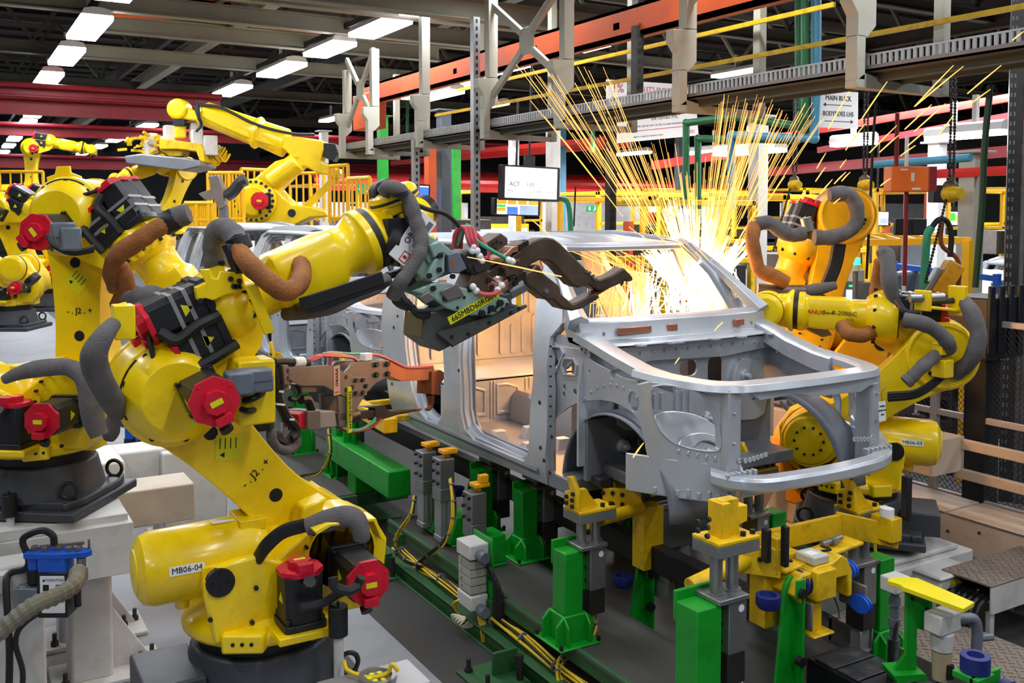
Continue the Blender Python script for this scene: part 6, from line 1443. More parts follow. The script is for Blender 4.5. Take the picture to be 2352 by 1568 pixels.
# tall cable post at the right
R = thing('cable_post', 'tall dark perforated post with grey cables at the right edge', 'post', (6.9, 2.6, 0)); c = at(2322, 740, d=9.3); x, y = c.x, c.y; f = T(x, y, 0) @ rotz(-YAW - .4)
b = MB(f); b.bx((-.07, -.06, 0), (.05, .06, 5.4)); b.build('post', DSTEEL, R); b = MB(f)
for i in range(56):
    for s in (-1, 1): b.bx((-.045 + s * .016, -.064, .3 + i * .09), (-.03 + s * .016, -.06, .34 + i * .09))
b.build('slot_pattern', CONN, R); b = MB(f)
for i in range(4): b.tube([(.07 + i * .04, -.06, 0), (.07 + i * .04, -.06, 2), (.08 + i * .04, -.06, 5.2)], .022, 8)
b.build('grey_cable', CLOTHG, R); b = MB(f); b.bx((.25, -.04, 0), (.33, .04, 5.4)); b.build('white_strip', IVORY, R)
for i, (pts, d_, r_, m_, lb) in enumerate((([(2275, 195), (2262, 330), (2255, 480), (2240, 660)], 7.5, .025, mat('dark_green_hose', (20, 60, 34), .5), 'dark green hose bundle hanging from the tray to the fence'), ([(2012, 235), (2005, 330), (1998, 480), (1990, 640)], 8.5, .012, RUB, 'thin black cable hanging beside the orange box'), ([(1320, 460), (1322, 430), (1318, 520)], 14, .012, RUB, 'thin dark cable below the ACT screen'), ([(1290, 455), (1306, 470), (1312, 540)], 13.8, .04, MINT, 'teal hose hanging beside the lower screen'))):
    b = MB(); b.tube([at(px, py, d=d_) for px, py in pts], r_, 8); tag(b.build('hanging_cable', m_), lb, 'cable', 'hanging cables')
# signs
def board(name, label, corners, Y_, m_=LABW, X_=None, cat='sign'):
    w = [at(px, py, Y=Y_) if X_ is None else at(px, py, X=X_) for px, py in corners]
    o = (w[0] + w[1] + w[2] + w[3]) / 4; f = frame(o, w[1] - w[0], z=(0, -1, 0) if X_ is None else (-1, 0, 0)); W_ = (w[1] - w[0]).length; H_ = ((w[0] - w[3]).length + (w[1] - w[2]).length) / 2
    R = thing(name, label, cat, o); b = MB(); b.prism(f, [(-W_ / 2, -H_ / 2), (W_ / 2, -H_ / 2), (W_ / 2, H_ / 2), (-W_ / 2, H_ / 2)], -.012, 0); bd = b.build('board', m_, R)
    return R, f, W_, H_
R, f, W_, H_ = board('hanging_sign', 'white hanging board reading MAIN BUCK and BODYSIDES LHS with arrows', [(1879, 206), (1971, 212), (1971, 300), (1879, 288)], 8.3)
text('MAIN BUCK', f @ T(0, H_ * .30, .002), H_ * .19, INK, R); text('BODYSIDES LHS', f @ T(0, -H_ * .12, .002), H_ * .185, INK, R, sx=.92)
b = MB()
for y, s in ((H_ * .12, -1), (-H_ * .32, 1)): b.prism(f, [(-W_ * .34, y - .004), (W_ * .34, y - .004), (W_ * .34, y + .004), (-W_ * .34, y + .004)], 0, .002); b.prism(f, [(s * W_ * .38, y), (s * W_ * .31, y + .025), (s * W_ * .31, y - .025)][::s], 0, .002)
b.build('arrow', INK, R); b = MB(); 
for sx in (-.45, .45): b.cyl(f @ V((W_ * sx, H_ / 2, -.006)), f @ V((W_ * sx, H_ / 2 + 1.2, -.006)), .004, n=6)
b.build('hanging_wire', INK, R)
R, f, W_, H_ = board('hanging_sign', 'upper white safety banner reading LETS ENSURE half hidden behind the tray', [(1393, 182), (1600, 196), (1600, 262), (1393, 252)], 13.5)
text('1%', f @ T(-W_ * .38, H_ * .22, .002), H_ * .42, INKR, R); text('SAFER', f @ T(-W_ * .38, -H_ * .14, .002), H_ * .2, INK, R); text("LET'S ENSURE WE", f @ T(.12 * W_, H_ * .25, .002), H_ * .22, INKR, R); text('/ SAFE', f @ T(.05 * W_, -H_ * .15, .002), H_ * .4, INKR, R)
R, f, W_, H_ = board('hanging_sign', 'lower white safety banner about correct PPE above the sparks', [(1405, 255), (1602, 240), (1602, 322), (1405, 318)], 13.0)
text('Always wear', f @ T(.12 * W_, H_ * .36, .002), H_ * .17, INK, R); text('the correct PPE."', f @ T(.12 * W_, H_ * .17, .002), H_ * .17, INK, R); text('WE CAN BE PART OF THE 1% SAFER MOVEMENT', f @ T(.05 * W_, -H_ * .05, .002), H_ * .085, CONN, R); text('safety is a result of conscious practice', f @ T(-.1 * W_, -H_ * .36, .002), H_ * .08, CONN, R); text('ISUZU', f @ T(.4 * W_, -H_ * .36, .002), H_ * .14, INKR, R)
b = MB(); b.prism(f, [(-W_ * .48, -H_ * .2), (W_ * .48, -H_ * .17), (W_ * .48, -H_ * .15), (-W_ * .48, -H_ * .18)], 0, .002); b.build('red_line', INKR, R)
def screen(label, corners, Y_, rows, lines=(), em=1.1):
    w = [at(px, py, Y=Y_) for px, py in corners]; o = sum(w, V((0, 0, 0))) / 4; f = frame(o, w[1] - w[0], z=(-.1, -1, 0)); W_ = (w[1] - w[0]).length; H_ = (w[0] - w[3]).length
    R = thing('hanging_screen', label, 'screen', o, 'overhead screens'); b = MB(); b.prism(f, rrect(-W_ * .56, -H_ * .58, W_ * .56, H_ * .56, .02), -.12, 0, ()); b.prism(f, rrect(-.1, H_ * .5, .1, H_ * .9, .01), -.1, -.06); b.cyl(f @ V((0, H_ * .8, -.08)), f @ V((0, H_ * .8 + 1.6, -.08)), .02, n=8); b.build('bezel', BLKP, R, .006)
    b = MB(); b.prism(f, rrect(-W_ / 2, -H_ / 2, W_ / 2, H_ / 2, .005), 0, .004); b.build('display', mat('screen_white', (222, 228, 240), emit=em), R)
    for i, (x0, y0, x1, y1, c) in enumerate(rows):
        b = MB(); b.prism(f, [(x0 * W_ - W_ / 2, y0 * H_ - H_ / 2), (x1 * W_ - W_ / 2, y0 * H_ - H_ / 2), (x1 * W_ - W_ / 2, y1 * H_ - H_ / 2), (x0 * W_ - W_ / 2, y1 * H_ - H_ / 2)], .004, .006); b.build('display_tile', mat('tile_%d_%d_%d' % c, c, emit=.9), R)
    for s, x, y, h_, c in lines: text(s, f @ T((x - .5) * W_, (y - .5) * H_, .007), h_ * H_, mat('glyph_%d_%d_%d' % c, c, .5), R, align='LEFT')
screen('bright hanging screen reading ACT 109', [(1163, 381), (1282, 388), (1276, 461), (1157, 452)], 13.5, (), (('ACT', .08, .44, .2, (30, 40, 70)), ('109', .40, .44, .2, (60, 190, 110)), ('TREND', .76, .52, .09, (170, 175, 190)), ('MTRLS', .05, .22, .1, (90, 100, 140)), ('T LDR', .55, .22, .1, (90, 100, 140)), ('QLTY', .80, .22, .1, (90, 100, 140))))
OR_, BL_, GN_ = (250, 165, 40), (70, 120, 220), (60, 200, 60)
screen('lower screen with orange tiles under the ACT screen', [(1142, 456), (1236, 460), (1236, 494), (1140, 491)], 14.0, ((0, .66, .22, .98, OR_), (.25, .66, .46, .98, OR_), (.5, .66, .72, .98, OR_), (.76, .66, 1, .98, OR_), (0, .46, .2, .62, GN_), (0, .2, .2, .42, OR_), (.24, .0, .5, .5, BL_), (.55, .0, 1, .6, (150, 170, 210))))
screen('screen with orange and blue tiles behind the robot wrist', [(926, 425), (984, 428), (984, 482), (926, 482)], 15.5, ((0, .55, .3, .95, OR_), (0, .3, .3, .5, GN_), (.35, .5, 1, .95, BL_), (.35, .05, .7, .45, OR_), (.75, .05, 1, .45, BL_)))
screen('white screen in the far right distance', [(2000, 486), (2040, 487), (2040, 517), (2000, 516)], 14, ((0, .5, .2, 1, (220, 60, 60)), (.5, .1, 1, .5, (170, 180, 230))))
screen('green and yellow screen in the far right distance', [(2182, 486), (2212, 487), (2212, 517), (2182, 516)], 14, ((0, .3, .4, .9, GN_), (.45, .2, .8, .8, (230, 200, 60))))
def exitsign(label, px, py, Y_, s):
    o = at(px, py, Y=Y_); f = frame(o, (1, 0, 0), z=(0, -1, 0)); R = thing('exit_sign', label, 'sign', o, 'green exit signs'); b = MB(); b.prism(f, rrect(-s, -s * .5, s, s * .5, .01), -.03, 0); b.build('sign_plate', mat('exit_green', (20, 130, 80), emit=.5), R)
    b = MB(); b.prism(f, [(-.5 * s, -.35 * s), (-.25 * s, -.05 * s), (-.4 * s, -.05 * s), (-.4 * s, .35 * s), (-.6 * s, .35 * s), (-.6 * s, -.05 * s), (-.75 * s, -.05 * s)], 0, .003); b.prism(f, [(.2 * s, -.35 * s), (.45 * s, .0), (.4 * s, .2 * s), (.7 * s, .1 * s), (.6 * s, -.1 * s), (.8 * s, -.35 * s), (.55 * s, -.15 * s), (.35 * s, -.38 * s)], 0, .003); b.ball(f @ V((.55 * s, .33 * s, 0)), .1 * s, 8); b.build('pictogram', LABW, R)
exitsign('green exit sign right of the screens', 1360, 479, 15, .12); exitsign('green exit sign beyond the yellow railing', 838, 432, 19, .2)
# ================================================================ background: second and third cabs, palletising robot, railings, workstations
car2 = dup(car, T(0, PITCHY, 0), 'silver cab body shell second in line, seen behind the bent robot arm')
car3 = dup(car, T(0, 2 * PITCHY, 0), 'silver cab body shell third in line, only its roof and pillars showing')
# far white cabs
for i, (px, py, d_) in enumerate(((2180, 700, 14.5), (2345, 690, 19))):
    p = at(px, py, d=d_); dup(car, T(p.x, p.y, .25) @ rotz(radians(-70)) @ T(-XC, -6, -1.0), ('white looking cab shell beyond the blue rail at right', 'cab shell at the right edge beyond the tall cable post')[i])
RAILY = mat('railing_yellow', (240, 180, 10), .45, 0, .06)
# mezzanine deck and railings
b = MB(); b.bx((4.7, 17.4, 2.3), (8.2, 25, 2.42)); 
for x in (5.4, 7.9): 
    for y in (17.6, 21, 24.7): b.bx((x, y, 0), (x + .15, y + .15, 2.3))
tag(b.build('mezzanine_deck', GUNP), 'grey mezzanine deck under the palletising robot', 'platform')
def railing(label, a, c, h=1.1, n=None, z=None):
    a, c = V(a), V(c); R = thing('railing', label, 'railing', a, 'yellow railings'); L = (c - a).length; n = n or int(L / .22); d = (c - a) / n
    b = MB(); b.tube([a + V((0, 0, h)), (a + c) / 2 + V((0, 0, h)), c + V((0, 0, h))], .035, 8); b.tube([a + V((0, 0, .1)), c + V((0, 0, .1))], .025, 6, 1); b.build('rail', RAILY, R)
    b = MB(); 
    for i in range(n + 1): p = a + d * i; b.cyl(p, p + V((0, 0, h)), .035 if i % 6 == 0 or i == n else .02, n=6)
    b.build('baluster', RAILY, R)
def pr(px0, py0, px1, py1, d0, d1, h, lb, n=None):
    a = at(px0, py0, d=d0); c = at(px1, py1, d=d1); c.z = a.z; railing(lb, a, c, h, n)
pr(480, 515, 560, 515, 17, 17, .9, 'yellow railing left of the palletising robot', 10)
pr(620, 508, 745, 508, 20.5, 20, 1.0, 'yellow railing behind the palletising robot', 8)
pr(555, 508, 615, 508, 19.5, 20, 1.05, 'short yellow railing beside the hanging gun', 4)
pr(758, 512, 800, 512, 18, 17.5, 1.05, 'yellow railing right of the palletising robot', 4)
pr(800, 515, 850, 515, 16, 15.5, .75, 'low yellow railing behind the robot wrist', 5)
pr(425, 520, 490, 520, 15, 15, .36, 'close barred yellow gate low behind the brown sleeve', 14)
pr(0, 450, 100, 450, 20, 20, .5, 'yellow rail across the far left top', 4)
# palletising robot holding a bumper panel
m = None
R = thing('palletising_robot', 'large yellow parallel link robot raised at back left, holding a grey panel', 'robot', at(640, 512, d=18.5), 'yellow welding robots')
PV = VPl(at(640, 480, d=18.5), RIGHT); L = PV.L
b = MB(); b.prism(PV.fr, L([(545, 515), (548, 480), (560, 430), (600, 418), (640, 430), (662, 455), (680, 470), (722, 475), (755, 485), (760, 497), (720, 500), (690, 515)]), -.35, .35)
b.lathe(PV.w(596, 462) + PV.n * .35, PV.n, [(0, .42), (.06, .42), (.08, .3), (.14, .28), (.15, 0)], 28); pb = b.build('turntable', YEL, R, .04)
b = MB(); b.bolts(PV.fr @ T(0, 0, .41), [(PV.p(596, 462)[0] + .36 * cos(t), PV.p(596, 462)[1] + .36 * sin(t)) for t in [2 * pi * i / 22 for i in range(22)]], .03, .03); b.cyl(PV.w(680, 489) + PV.n * .35, PV.w(680, 489) + PV.n * .37, .075, n=18); b.build('bolt_ring', INK, pb)
b = MB(); b.prism(PV.fr, L([(575, 430), (600, 405), (640, 372), (695, 357), (708, 363), (708, 380), (690, 395), (660, 425), (630, 455), (600, 450)]), -.14, .3)
b.loft([[PV.fr @ V((PV.p(px, py)[0] + r * -.62 * cos(t), PV.p(px, py)[1] + r * .78 * cos(t), .3 + r * sin(t))) for t in [2 * pi * i / 16 for i in range(16)]] for px, py, r in ((628, 420, .17), (660, 397, .2), (692, 374, .2))]); b.build('lower_arm', YEL, R, .03)
b = MB(); b.prism(PV.fr, L([(470, 270), (476, 248), (590, 285), (640, 312), (700, 318), (748, 325), (750, 345), (742, 372), (786, 390), (788, 402), (775, 408), (735, 398), (700, 380), (675, 360), (660, 345), (590, 325), (520, 295)]), -.2, .3); b.loft([[PV.fr @ V((PV.p(px, py)[0] + r * .3 * cos(t), PV.p(px, py)[1] + r * .95 * cos(t), .05 + r * sin(t))) for t in [2 * pi * i / 16 for i in range(16)]] for px, py, r in ((462, 264, .2), (475, 262, .23), (585, 303, .26), (590, 303, .31), (598, 308, .31), (602, 308, .25), (660, 330, .28))]); b.build('upper_arm', YEL, R, .04)
b = MB(); b.bar(PV.w(780, 400), PV.w(700, 478), .1, .13); b.build('link_rod', YEL, R, .02)
b = MB(); b.lathe(PV.w(413, 252) - PV.n * .2, PV.n, [(0, .16), (.04, .2), (.36, .2), (.4, .16)], 20); b.prism(PV.fr, L([(396, 250), (432, 246), (470, 262), (470, 280), (432, 276), (428, 276), (398, 274)]), -.14, .14); b.bx(PV.w(400, 288) - V((.0, .15, .0)), PV.w(428, 318) + V((0, .15, 0))); b.build('wrist', YEL, R, .03)
b = MB(); b.prism(PV.fr, L([(452, 245), (462, 243), (474, 280), (464, 280)]), -.24, .24); b.prism(PV.fr, L([(402, 275), (430, 275), (430, 290), (402, 290)]), -.15, .15); b.prism(PV.fr, L([(750, 330), (775, 332), (783, 355), (770, 372), (748, 362)]), -.15, .25); b.build('black_part', BLK, R, .01)
motor(R, PV.fr @ T(*PV.p(616, 462), .42), .28, .2, labels=False)
b = MB(); b.tube([PV.w(470, 245) + PV.n * .3, PV.w(520, 252) + PV.n * .3, PV.w(600, 290) + PV.n * .32, PV.w(680, 310) + PV.n * .32, PV.w(730, 312) + PV.n * .3], .03, 6); b.tube([PV.w(466, 235) + PV.n * .3, PV.w(470, 270) + PV.n * .34, PV.w(474, 290) + PV.n * .3, PV.w(462, 305) + PV.n * .3], .03, 6); b.build('cable', RUB, R)
b = MB(); b.prism(PV.fr, L([(378, 320), (470, 332), (478, 345), (482, 375), (470, 372), (462, 350), (420, 345), (378, 345)]), -.3, .3); b.prism(PV.fr, L([(375, 345), (430, 345), (425, 360), (395, 360)]), -.2, .2); gr = b.build('gripper_frame', JYEL, R, .02)
b = MB()
for px, py, s_ in ((387, 306, .2), (445, 300, .22), (457, 318, .2), (374, 330, .2), (484, 335, .25), (346, 345, .22), (486, 350, .2), (352, 320, .15)): b.box(PV.w(px, py) + PV.n * random.uniform(-.2, .3), (s_, s_, s_ * 1.5))
b.build('gripper_clamp', WHT, gr, .02)
b = MB(); rd = random.Random(4)
for i in range(40): p = PV.w(rd.uniform(300, 370), rd.uniform(312, 350)) + PV.n * rd.uniform(-.3, .3); b.bar(p, p + V((rd.uniform(-.2, .2), rd.uniform(-.1, .1), rd.uniform(-.1, .1))), .05, .05)
for i in range(14): p = PV.w(rd.uniform(470, 505), rd.uniform(340, 370)); b.tube([p, p + V((.1, 0, -.1)), p + V((.2, 0, .05))], .02, 5)
b.build('gripper_hose', JYEL, gr)
b = MB(); b.prism(PV.fr, L([(308, 362), (345, 356), (440, 365), (478, 372), (480, 385), (440, 395), (312, 378)]), -.5, .5); tag(b.build('bumper_panel', CARM2, None, .03), 'long grey pressed panel held by the palletising robot', 'panel')
# hanging gun and pole left of it
R = thing('spot_weld_gun', 'small grey spot gun of a far robot in front of the yellow railing', 'welding gun', at(500, 440, d=16), 'spot welding guns'); PG = VPl(at(500, 440, d=16), RIGHT)
b = MB(); b.prism(PG.fr, PG.L([(460, 445), (488, 435), (482, 405), (505, 402), (515, 430), (520, 475), (505, 480), (495, 455), (475, 460)]), -.1, .1); b.build('side_plate', GUNP, R, .01); b = MB(); b.tube([PG.w(520, 450), PG.w(535, 440), PG.w(550, 420), PG.w(565, 412)], .1, 8); b.build('black_arm', BLKP, R); b = MB(); b.prism(PG.fr, PG.L([(505, 470), (522, 470), (524, 510), (505, 510)]), -.08, .08); b.build('grey_sleeve', CLOTHG, R, .02)
# workstations on the right and centre
def kit(label, cat, name, boxes, m_, grp=None, extra=()):
    """a background machine built of real boxes and bars in one paint, plus other-paint parts"""
    R = thing(name, label, cat, boxes[0][0], grp); b = MB()
    for p, q in boxes: b.bx(p, q)
    b.build('frame', m_, R, .01)
    for nm_, m2, bs in extra:
        b = MB()
        for p, q in bs: b.bx(p, q)
        b.build(nm_, m2, R, .01)
    return R
def gantry(label, x, y, w, d_, h, m_=None):
    m_ = m_ or JYEL; t = .08; bs = [((x + i * w, y + j * d_, 0), (x + i * w + t, y + j * d_ + t, h)) for i in (0, 1) for j in (0, 1)]
    bs += [((x, y + j * d_, z), (x + w + t, y + j * d_ + t, z + t)) for j in (0, 1) for z in (h, h * .72)] + [((x + i * w, y, h), (x + i * w + t, y + d_ + t, h + t)) for i in (0, 1)]
    rd = random.Random(int(x * 7 + y)); ex = [((x + w * rd.random(), y + d_ * rd.random(), h * .55), (x + w * rd.random() + .3, y + d_ * rd.random() + .3, h * .72)) for _ in range(3)]
    rg = [((x + w * rd.random(), y, rd.uniform(.6, h - .4)), (x + w * rd.random() + .25, y + .2, rd.uniform(.6, h - .3) + .25)) for _ in range(3)]
    kit(label, 'gantry', 'tool_gantry', bs, m_, 'workstation gantries', (('hanging_tool', GUNP, ex), ('tool_box', ORBM if rd.random() < .4 else DSTEEL, rg)))
for i, (x, y, w, d_, h) in enumerate(((8.3, 10.1, 1.6, 1.2, 2.9), (9.2, 14, 1.8, 1.4, 3.0), (19, 8.2, 2, 1.5, 3.1), (11, 10.5, 1.8, 1.4, 3.0), (12.2, 13.5, 2, 1.5, 3.1), (12.5, 17.5, 2.2, 1.6, 3.2), (22, 8, 2, 1.5, 3.0), (15.5, 12.5, 2.2, 1.6, 3.2), (16, 18.4, 2.4, 1.8, 3.3), (16.5, 21, 2.5, 2, 3.4), (9.4, 22, 2.5, 2, 3.3), (21.5, 13.5, 2.4, 1.8, 3.3), (21.5, 17.5, 2.6, 2, 3.4), (14, 27, 3, 2, 3.5), (24, 15, 2.6, 2, 3.4), (9.5, 28, 3, 2, 3.6), (26, 24, 3, 2, 3.6))):
    gantry('yellow tool gantry among the far workstations, %s counting away from the camera' % (nm + ['fourteenth', 'fifteenth', 'sixteenth', 'seventeenth'])[i], x, y, w, d_, h, RAILY if i % 2 else JYEL)
rd = random.Random(11); cols = [WHT, ORBM, BLUE, CONN, WHT, GRN, CREAM, REDB, WHT, JYEL, WHT, CONN]
cn = ['white', 'orange', 'blue', 'slate', 'pale', 'green', 'cream', 'dark red', 'off white', 'yellow', 'chalk white', 'grey']
pl = ['behind the spark burst', 'left of the ACT screen', 'below the exit sign', 'behind the rear right robot', 'under the orange box', 'beyond the blue rail', 'behind the yellow hoist', 'near the stack light', 'under the far red rail', 'beside the tall fence post', 'beyond the mezzanine', 'at the foot of the far gantry']
k = 0
for Y_, xs in ((12.5, (8.0, 9.9, 13.2, 16.2)), (17, (8.5, 10.8, 14.6, 18.6)), (23, (9, 13, 17, 22)), (31, (9, 14, 20, 27))):
    for x in xs:
        w = rd.uniform(.7, 1.3); h = rd.uniform(1.5, 2.5); dd = rd.uniform(.5, .8); yy = Y_ + rd.uniform(-.8, .8); m_ = cols[k % 12]
        kit('%s control cabinet %s%s' % (cn[k % 12], pl[(k * 5 + k // 12) % 12], '' if k < 12 else ', further away'), 'cabinet', 'control_cabinet', [((x, yy, 0), (x + w, yy + dd, h))], m_, 'far control cabinets', (('door_panel', WHT if m_ is not WHT else CONN, [((x + .06, yy - .015, .15), (x + w - .06, yy, h - .12))]), ('vent_box', DSTEEL, [((x + .1, yy + .1, h), (x + w - .1, yy + dd - .1, h + .2))]))); k += 1
# white partitions, added to brighten the far background
PW = mat('white_partition', (225, 228, 230), .5)
for i, (x, y, w, z0, z1) in enumerate(((7.6, 19.5, 3.5, .2, 2.2), (9, 34, 9, .2, 3.2), (19, 30, 9, .2, 3.2), (28, 27, 10, .2, 3.2), (11.5, 19.9, 4, 1.6, 2.3), (16, 19.4, 5, .8, 2.2))):
    b = MB(); b.bx((x, y, z0), (x + w, y + .08, z1)); b.bx((x, y, 0), (x + .08, y + .08, z0)); b.bx((x + w - .08, y, 0), (x + w, y + .08, z0)); tag(b.build('partition_panel', PW, None, .01), 'white partition panel in the distance, %s' % ('behind the car roof', 'furthest behind the sparks', 'far behind the rear right robot', 'far right behind the hoists', 'low behind the gantries', 'behind the black monitors')[i], 'partition', 'white partitions')
for i, (px, d_, z1, m_) in enumerate(((1740, 14, 4.2, WHT), (2150, 15, 3.9, WHT), (1270, 18, 4.5, WHT), (745, 26, 5, WHT), (1020, 17, 4.6, CONN), (1180, 24, 5, WHT), (1560, 26, 5.5, CONN), (2230, 11, 3.5, IVORY), (880, 22, 5, GRN), (1290, 30, 6, BP), (990, 19, 4.4, ORBM), (1045, 21, 4.4, GRN))):
    p = at(px, 489, d=d_); b = MB(); b.bx((p.x - .1, p.y - .1, 0), (p.x + .1, p.y + .1, z1)); b.bx((p.x - .2, p.y - .2, 0), (p.x + .2, p.y + .2, .03)); b.bx((p.x - .18, p.y - .18, z1 - .03), (p.x + .18, p.y + .18, z1)); tag(b.build('stanchion', m_, None, .008), '%s steel stanchion %s' % ({'white_powder_coat': 'white', 'grey_connector': 'grey', 'ivory_steel_frame': 'ivory', 'jig_green_paint': 'green', 'blue_pipe_paint': 'sky blue', 'orange_crane_paint': 'orange'}[m_.name], ('behind the blue pipe', 'behind the hoist', 'behind the ACT screen', 'left of the tray end', 'left of the thin perforated post', 'far behind the tray', 'beyond the green pipes', 'near the dark green hose', 'by the robot wrist', 'far behind the screens', 'behind the tiled screen', 'between the screens')[i]), 'post', 'far stanchions')
# hoists, orange box, monitors, rack, stack light
def hoist(label, px, py, d_, s=1):
    c = at(px, py, d=d_); R = thing('chain_hoist', label, 'hoist', c, 'yellow chain hoists'); b = MB(); b.ball(c, .16 * s, 16, None, .9); b.cyl(c + V((-.05, -.1, 0)) * s, c + V((-.08, -.22, 0)) * s, .09 * s, n=16); b.build('hoist_body', JYEL, R); b = MB(); b.ball(c + V((.02, .03, .11)) * s, .12 * s, 12); b.cyl(c + V((0, 0, .2)) * s, c + V((0, 0, .3)) * s, .04 * s, n=8); b.build('hook_block', BROWN, R)
    b = MB(); 
    for q in (-.06, .05):
        for i in range(40): b.lathe(c + V((q * .5, 0, .16 + i * .028)), (1, 0, 0) if i % 2 else (0, 1, 0), [(-.004, .015), (.004, .015)], 8)
    for i in range(26): b.lathe(c + V((-.1 - .01 * i, -.02, -.06 - i * .028)), (1, 0, 0) if i % 2 else (0, 1, 0), [(-.004, .015), (.004, .015)], 8)
    b.build('chain', DSTEEL, R)
hoist('yellow chain hoist right of the orange box', 2185, 445, 8.5, .55); hoist('yellow chain hoist left of the orange box', 1987, 425, 10.5, .5); hoist('yellow chain hoist above the rear right robot', 1825, 425, 11.5, .5)
def obox(label, name, px0, py0, px1, py1, d_, dep, m_, cat):
    a = at(px0, py1, d=d_); c = at(px1, py0, d=d_); f = frame((a + c) / 2, RIGHT, z=-HEAD); W_ = (c - a).dot(RIGHT); H_ = c.z - a.z; R = thing(name, label, cat, a); b = MB(); b.box((0, 0, -dep / 2), (W_, H_, dep), f); bd = b.build('case', m_, R, .01); return R, f, W_, H_
R, f, W_, H_ = obox('bright orange control box hanging at the right', 'control_box', 2047, 382, 2138, 440, 9, .2, mat('bright_orange_box', (250, 120, 30), .45, 0, .04), 'control box')
b = MB(); b.prism(f, rrect(-.1, .08, -.03, .095, .002), 0, .003); b.prism(f, rrect(.0, -.02, .03, .06, .002), 0, .003); b.prism(f, rrect(.01, -.1, .09, -.08, .002), 0, .003); b.build('label', LABW, R); b = MB(); b.prism(f, rrect(.16, -H_ / 2, W_ / 2 + .06, H_ / 2, .01), -.25, -.0); b.cyl(f @ V((-.1, H_ / 2, -.1)), f @ V((-.1, H_ / 2 + .5, -.1)), .02, n=8); b.cyl(f @ V((0, -H_ / 2, -.1)), f @ V((0, -1.0, -.1)), .02, n=8); b.build('hanger_tube', REDB, R)
R, f, W_, H_ = obox('black rear of a twin monitor on a pole below the orange box', 'hanging_monitor', 2056, 502, 2130, 540, 9.6, .06, BLK, 'monitor'); b = MB(); b.prism(f, rrect(-W_ * .45, -H_ * .4, -.01, H_ * .4, .01), 0, .01); b.prism(f, rrect(.01, -H_ * .4, W_ * .45, H_ * .4, .01), 0, .01); b.build('back_shell', BLKP, R); b = MB(); b.cyl(f @ V((-.02, -1.2, -.1)), f @ V((-.02, .9, -.1)), .02, n=8); b.build('pole', WHT, R)
R, f, W_, H_ = obox('dark screen housing beside the right yellow hoist', 'hanging_monitor', 2145, 425, 2190, 465, 9.4, .15, BLKP, 'monitor')
R, f, W_, H_ = obox('grey operator cabinet with a small lit panel behind the right robot forearm', 'control_cabinet', 1935, 648, 2003, 760, 9.6, .4, CONN, 'cabinet'); b = MB(); b.prism(f, rrect(-W_ * .4, .0, -.0, .17, .005), 0, .006); b.build('panel_screen', mat('panel_glow', (190, 210, 240), emit=.9), R); b = MB(); b.prism(f, rrect(-W_ * .3, .2, -W_ * .1, .215, .002), 0, .006); b.build('green_lamp', mat('green_glow', (40, 255, 120), emit=3), R); b = MB(); b.box(f @ V((0, H_ / 2 + .06, -.1)), (.14, .14, .12)); q_ = f @ V((0, 0, -.25)); b.bx((q_.x - .15, q_.y - .15, 0), (q_.x + .15, q_.y + .15, q_.z - .2)); b.build('speaker_box', WHT, R, .008)
c = at(1965, 622, d=9.3); R = thing('stack_light', 'signal tower with red, amber and glowing green segments', 'signal light', c); 
for i, (col, e) in enumerate((((200, 230, 215), 0), ((40, 255, 120), 5), ((235, 150, 20), .3), ((200, 20, 20), .3))):
    b = MB(); b.cyl(c + V((0, 0, i * .065)), c + V((0, 0, i * .065 + .062)), .042, n=14); b.build('lamp_segment', mat('stack_%d' % i, col, .4, emit=e), R)
b = MB(); b.cyl((c.x, c.y, 0), c, .025, n=10); b.build('stem', CONN, R)
R = thing('parts_rack', 'blue tubular rack in front of the far white cab', 'rack', at(2150, 660, d=11)); b = MB(); a = at(2055, 610, d=11.5); c = at(2290, 640, d=10)
b.bar(a, c, .05, .06); 
for t in (.0, .35, .68, 1): p = a.lerp(c, t); b.bx((p.x - .03, p.y - .03, 0), (p.x + .03, p.y + .03, p.z + .05))
b.bar(a - V((0, 0, .5)), c - V((0, 0, .5)), .05, .06); b.build('rack_frame', BLUE, R); b = MB(); p = a.lerp(c, .22); b.box(p - V((0, 0, .3)), (.9, .1, .55), rotz(0)); b.build('grey_panel', CONN, R, .05)
R = thing('yellow_rail', 'long yellow lattice rail at head height behind the right robot', 'rail', at(2090, 556, d=10)); b = MB(); a = at(1945, 558, d=10.5); c = at(2230, 552, d=10); b.bar(a, c, .06, .07); b.bar(a + V((.1, .5, .05)), c + V((.1, .5, .05)), .05, .05); 
for t in range(9): b.bar(a.lerp(c, t / 8), (a + V((.1, .5, .05))).lerp(c + V((.1, .5, .05)), min(1, t / 8 + .08)), .03, .03)
b.bx((c.x - .1, c.y - .05, 0), (c.x - .02, c.y + .03, c.z)); b.bx((a.x, a.y, 0), (a.x + .06, a.y + .06, a.z)); b.build('rail_frame', RAILY, R)
R = thing('manual_weld_gun', 'orange hand held weld gun hanging on a teal hose at the right', 'welding gun', at(2175, 620, d=8.5)); c = at(2172, 640, d=8.5); b = MB(); f = frame(c, (.5, -.3, 1), z=-HEAD); b.box((0, 0, 0), (.32, .15, .16), f); b.build('gun_body', ORG, R, .02); b = MB(); b.box((-.1, .1, 0), (.3, .05, .1), f); b.build('side_plate', ALU, R, .01)
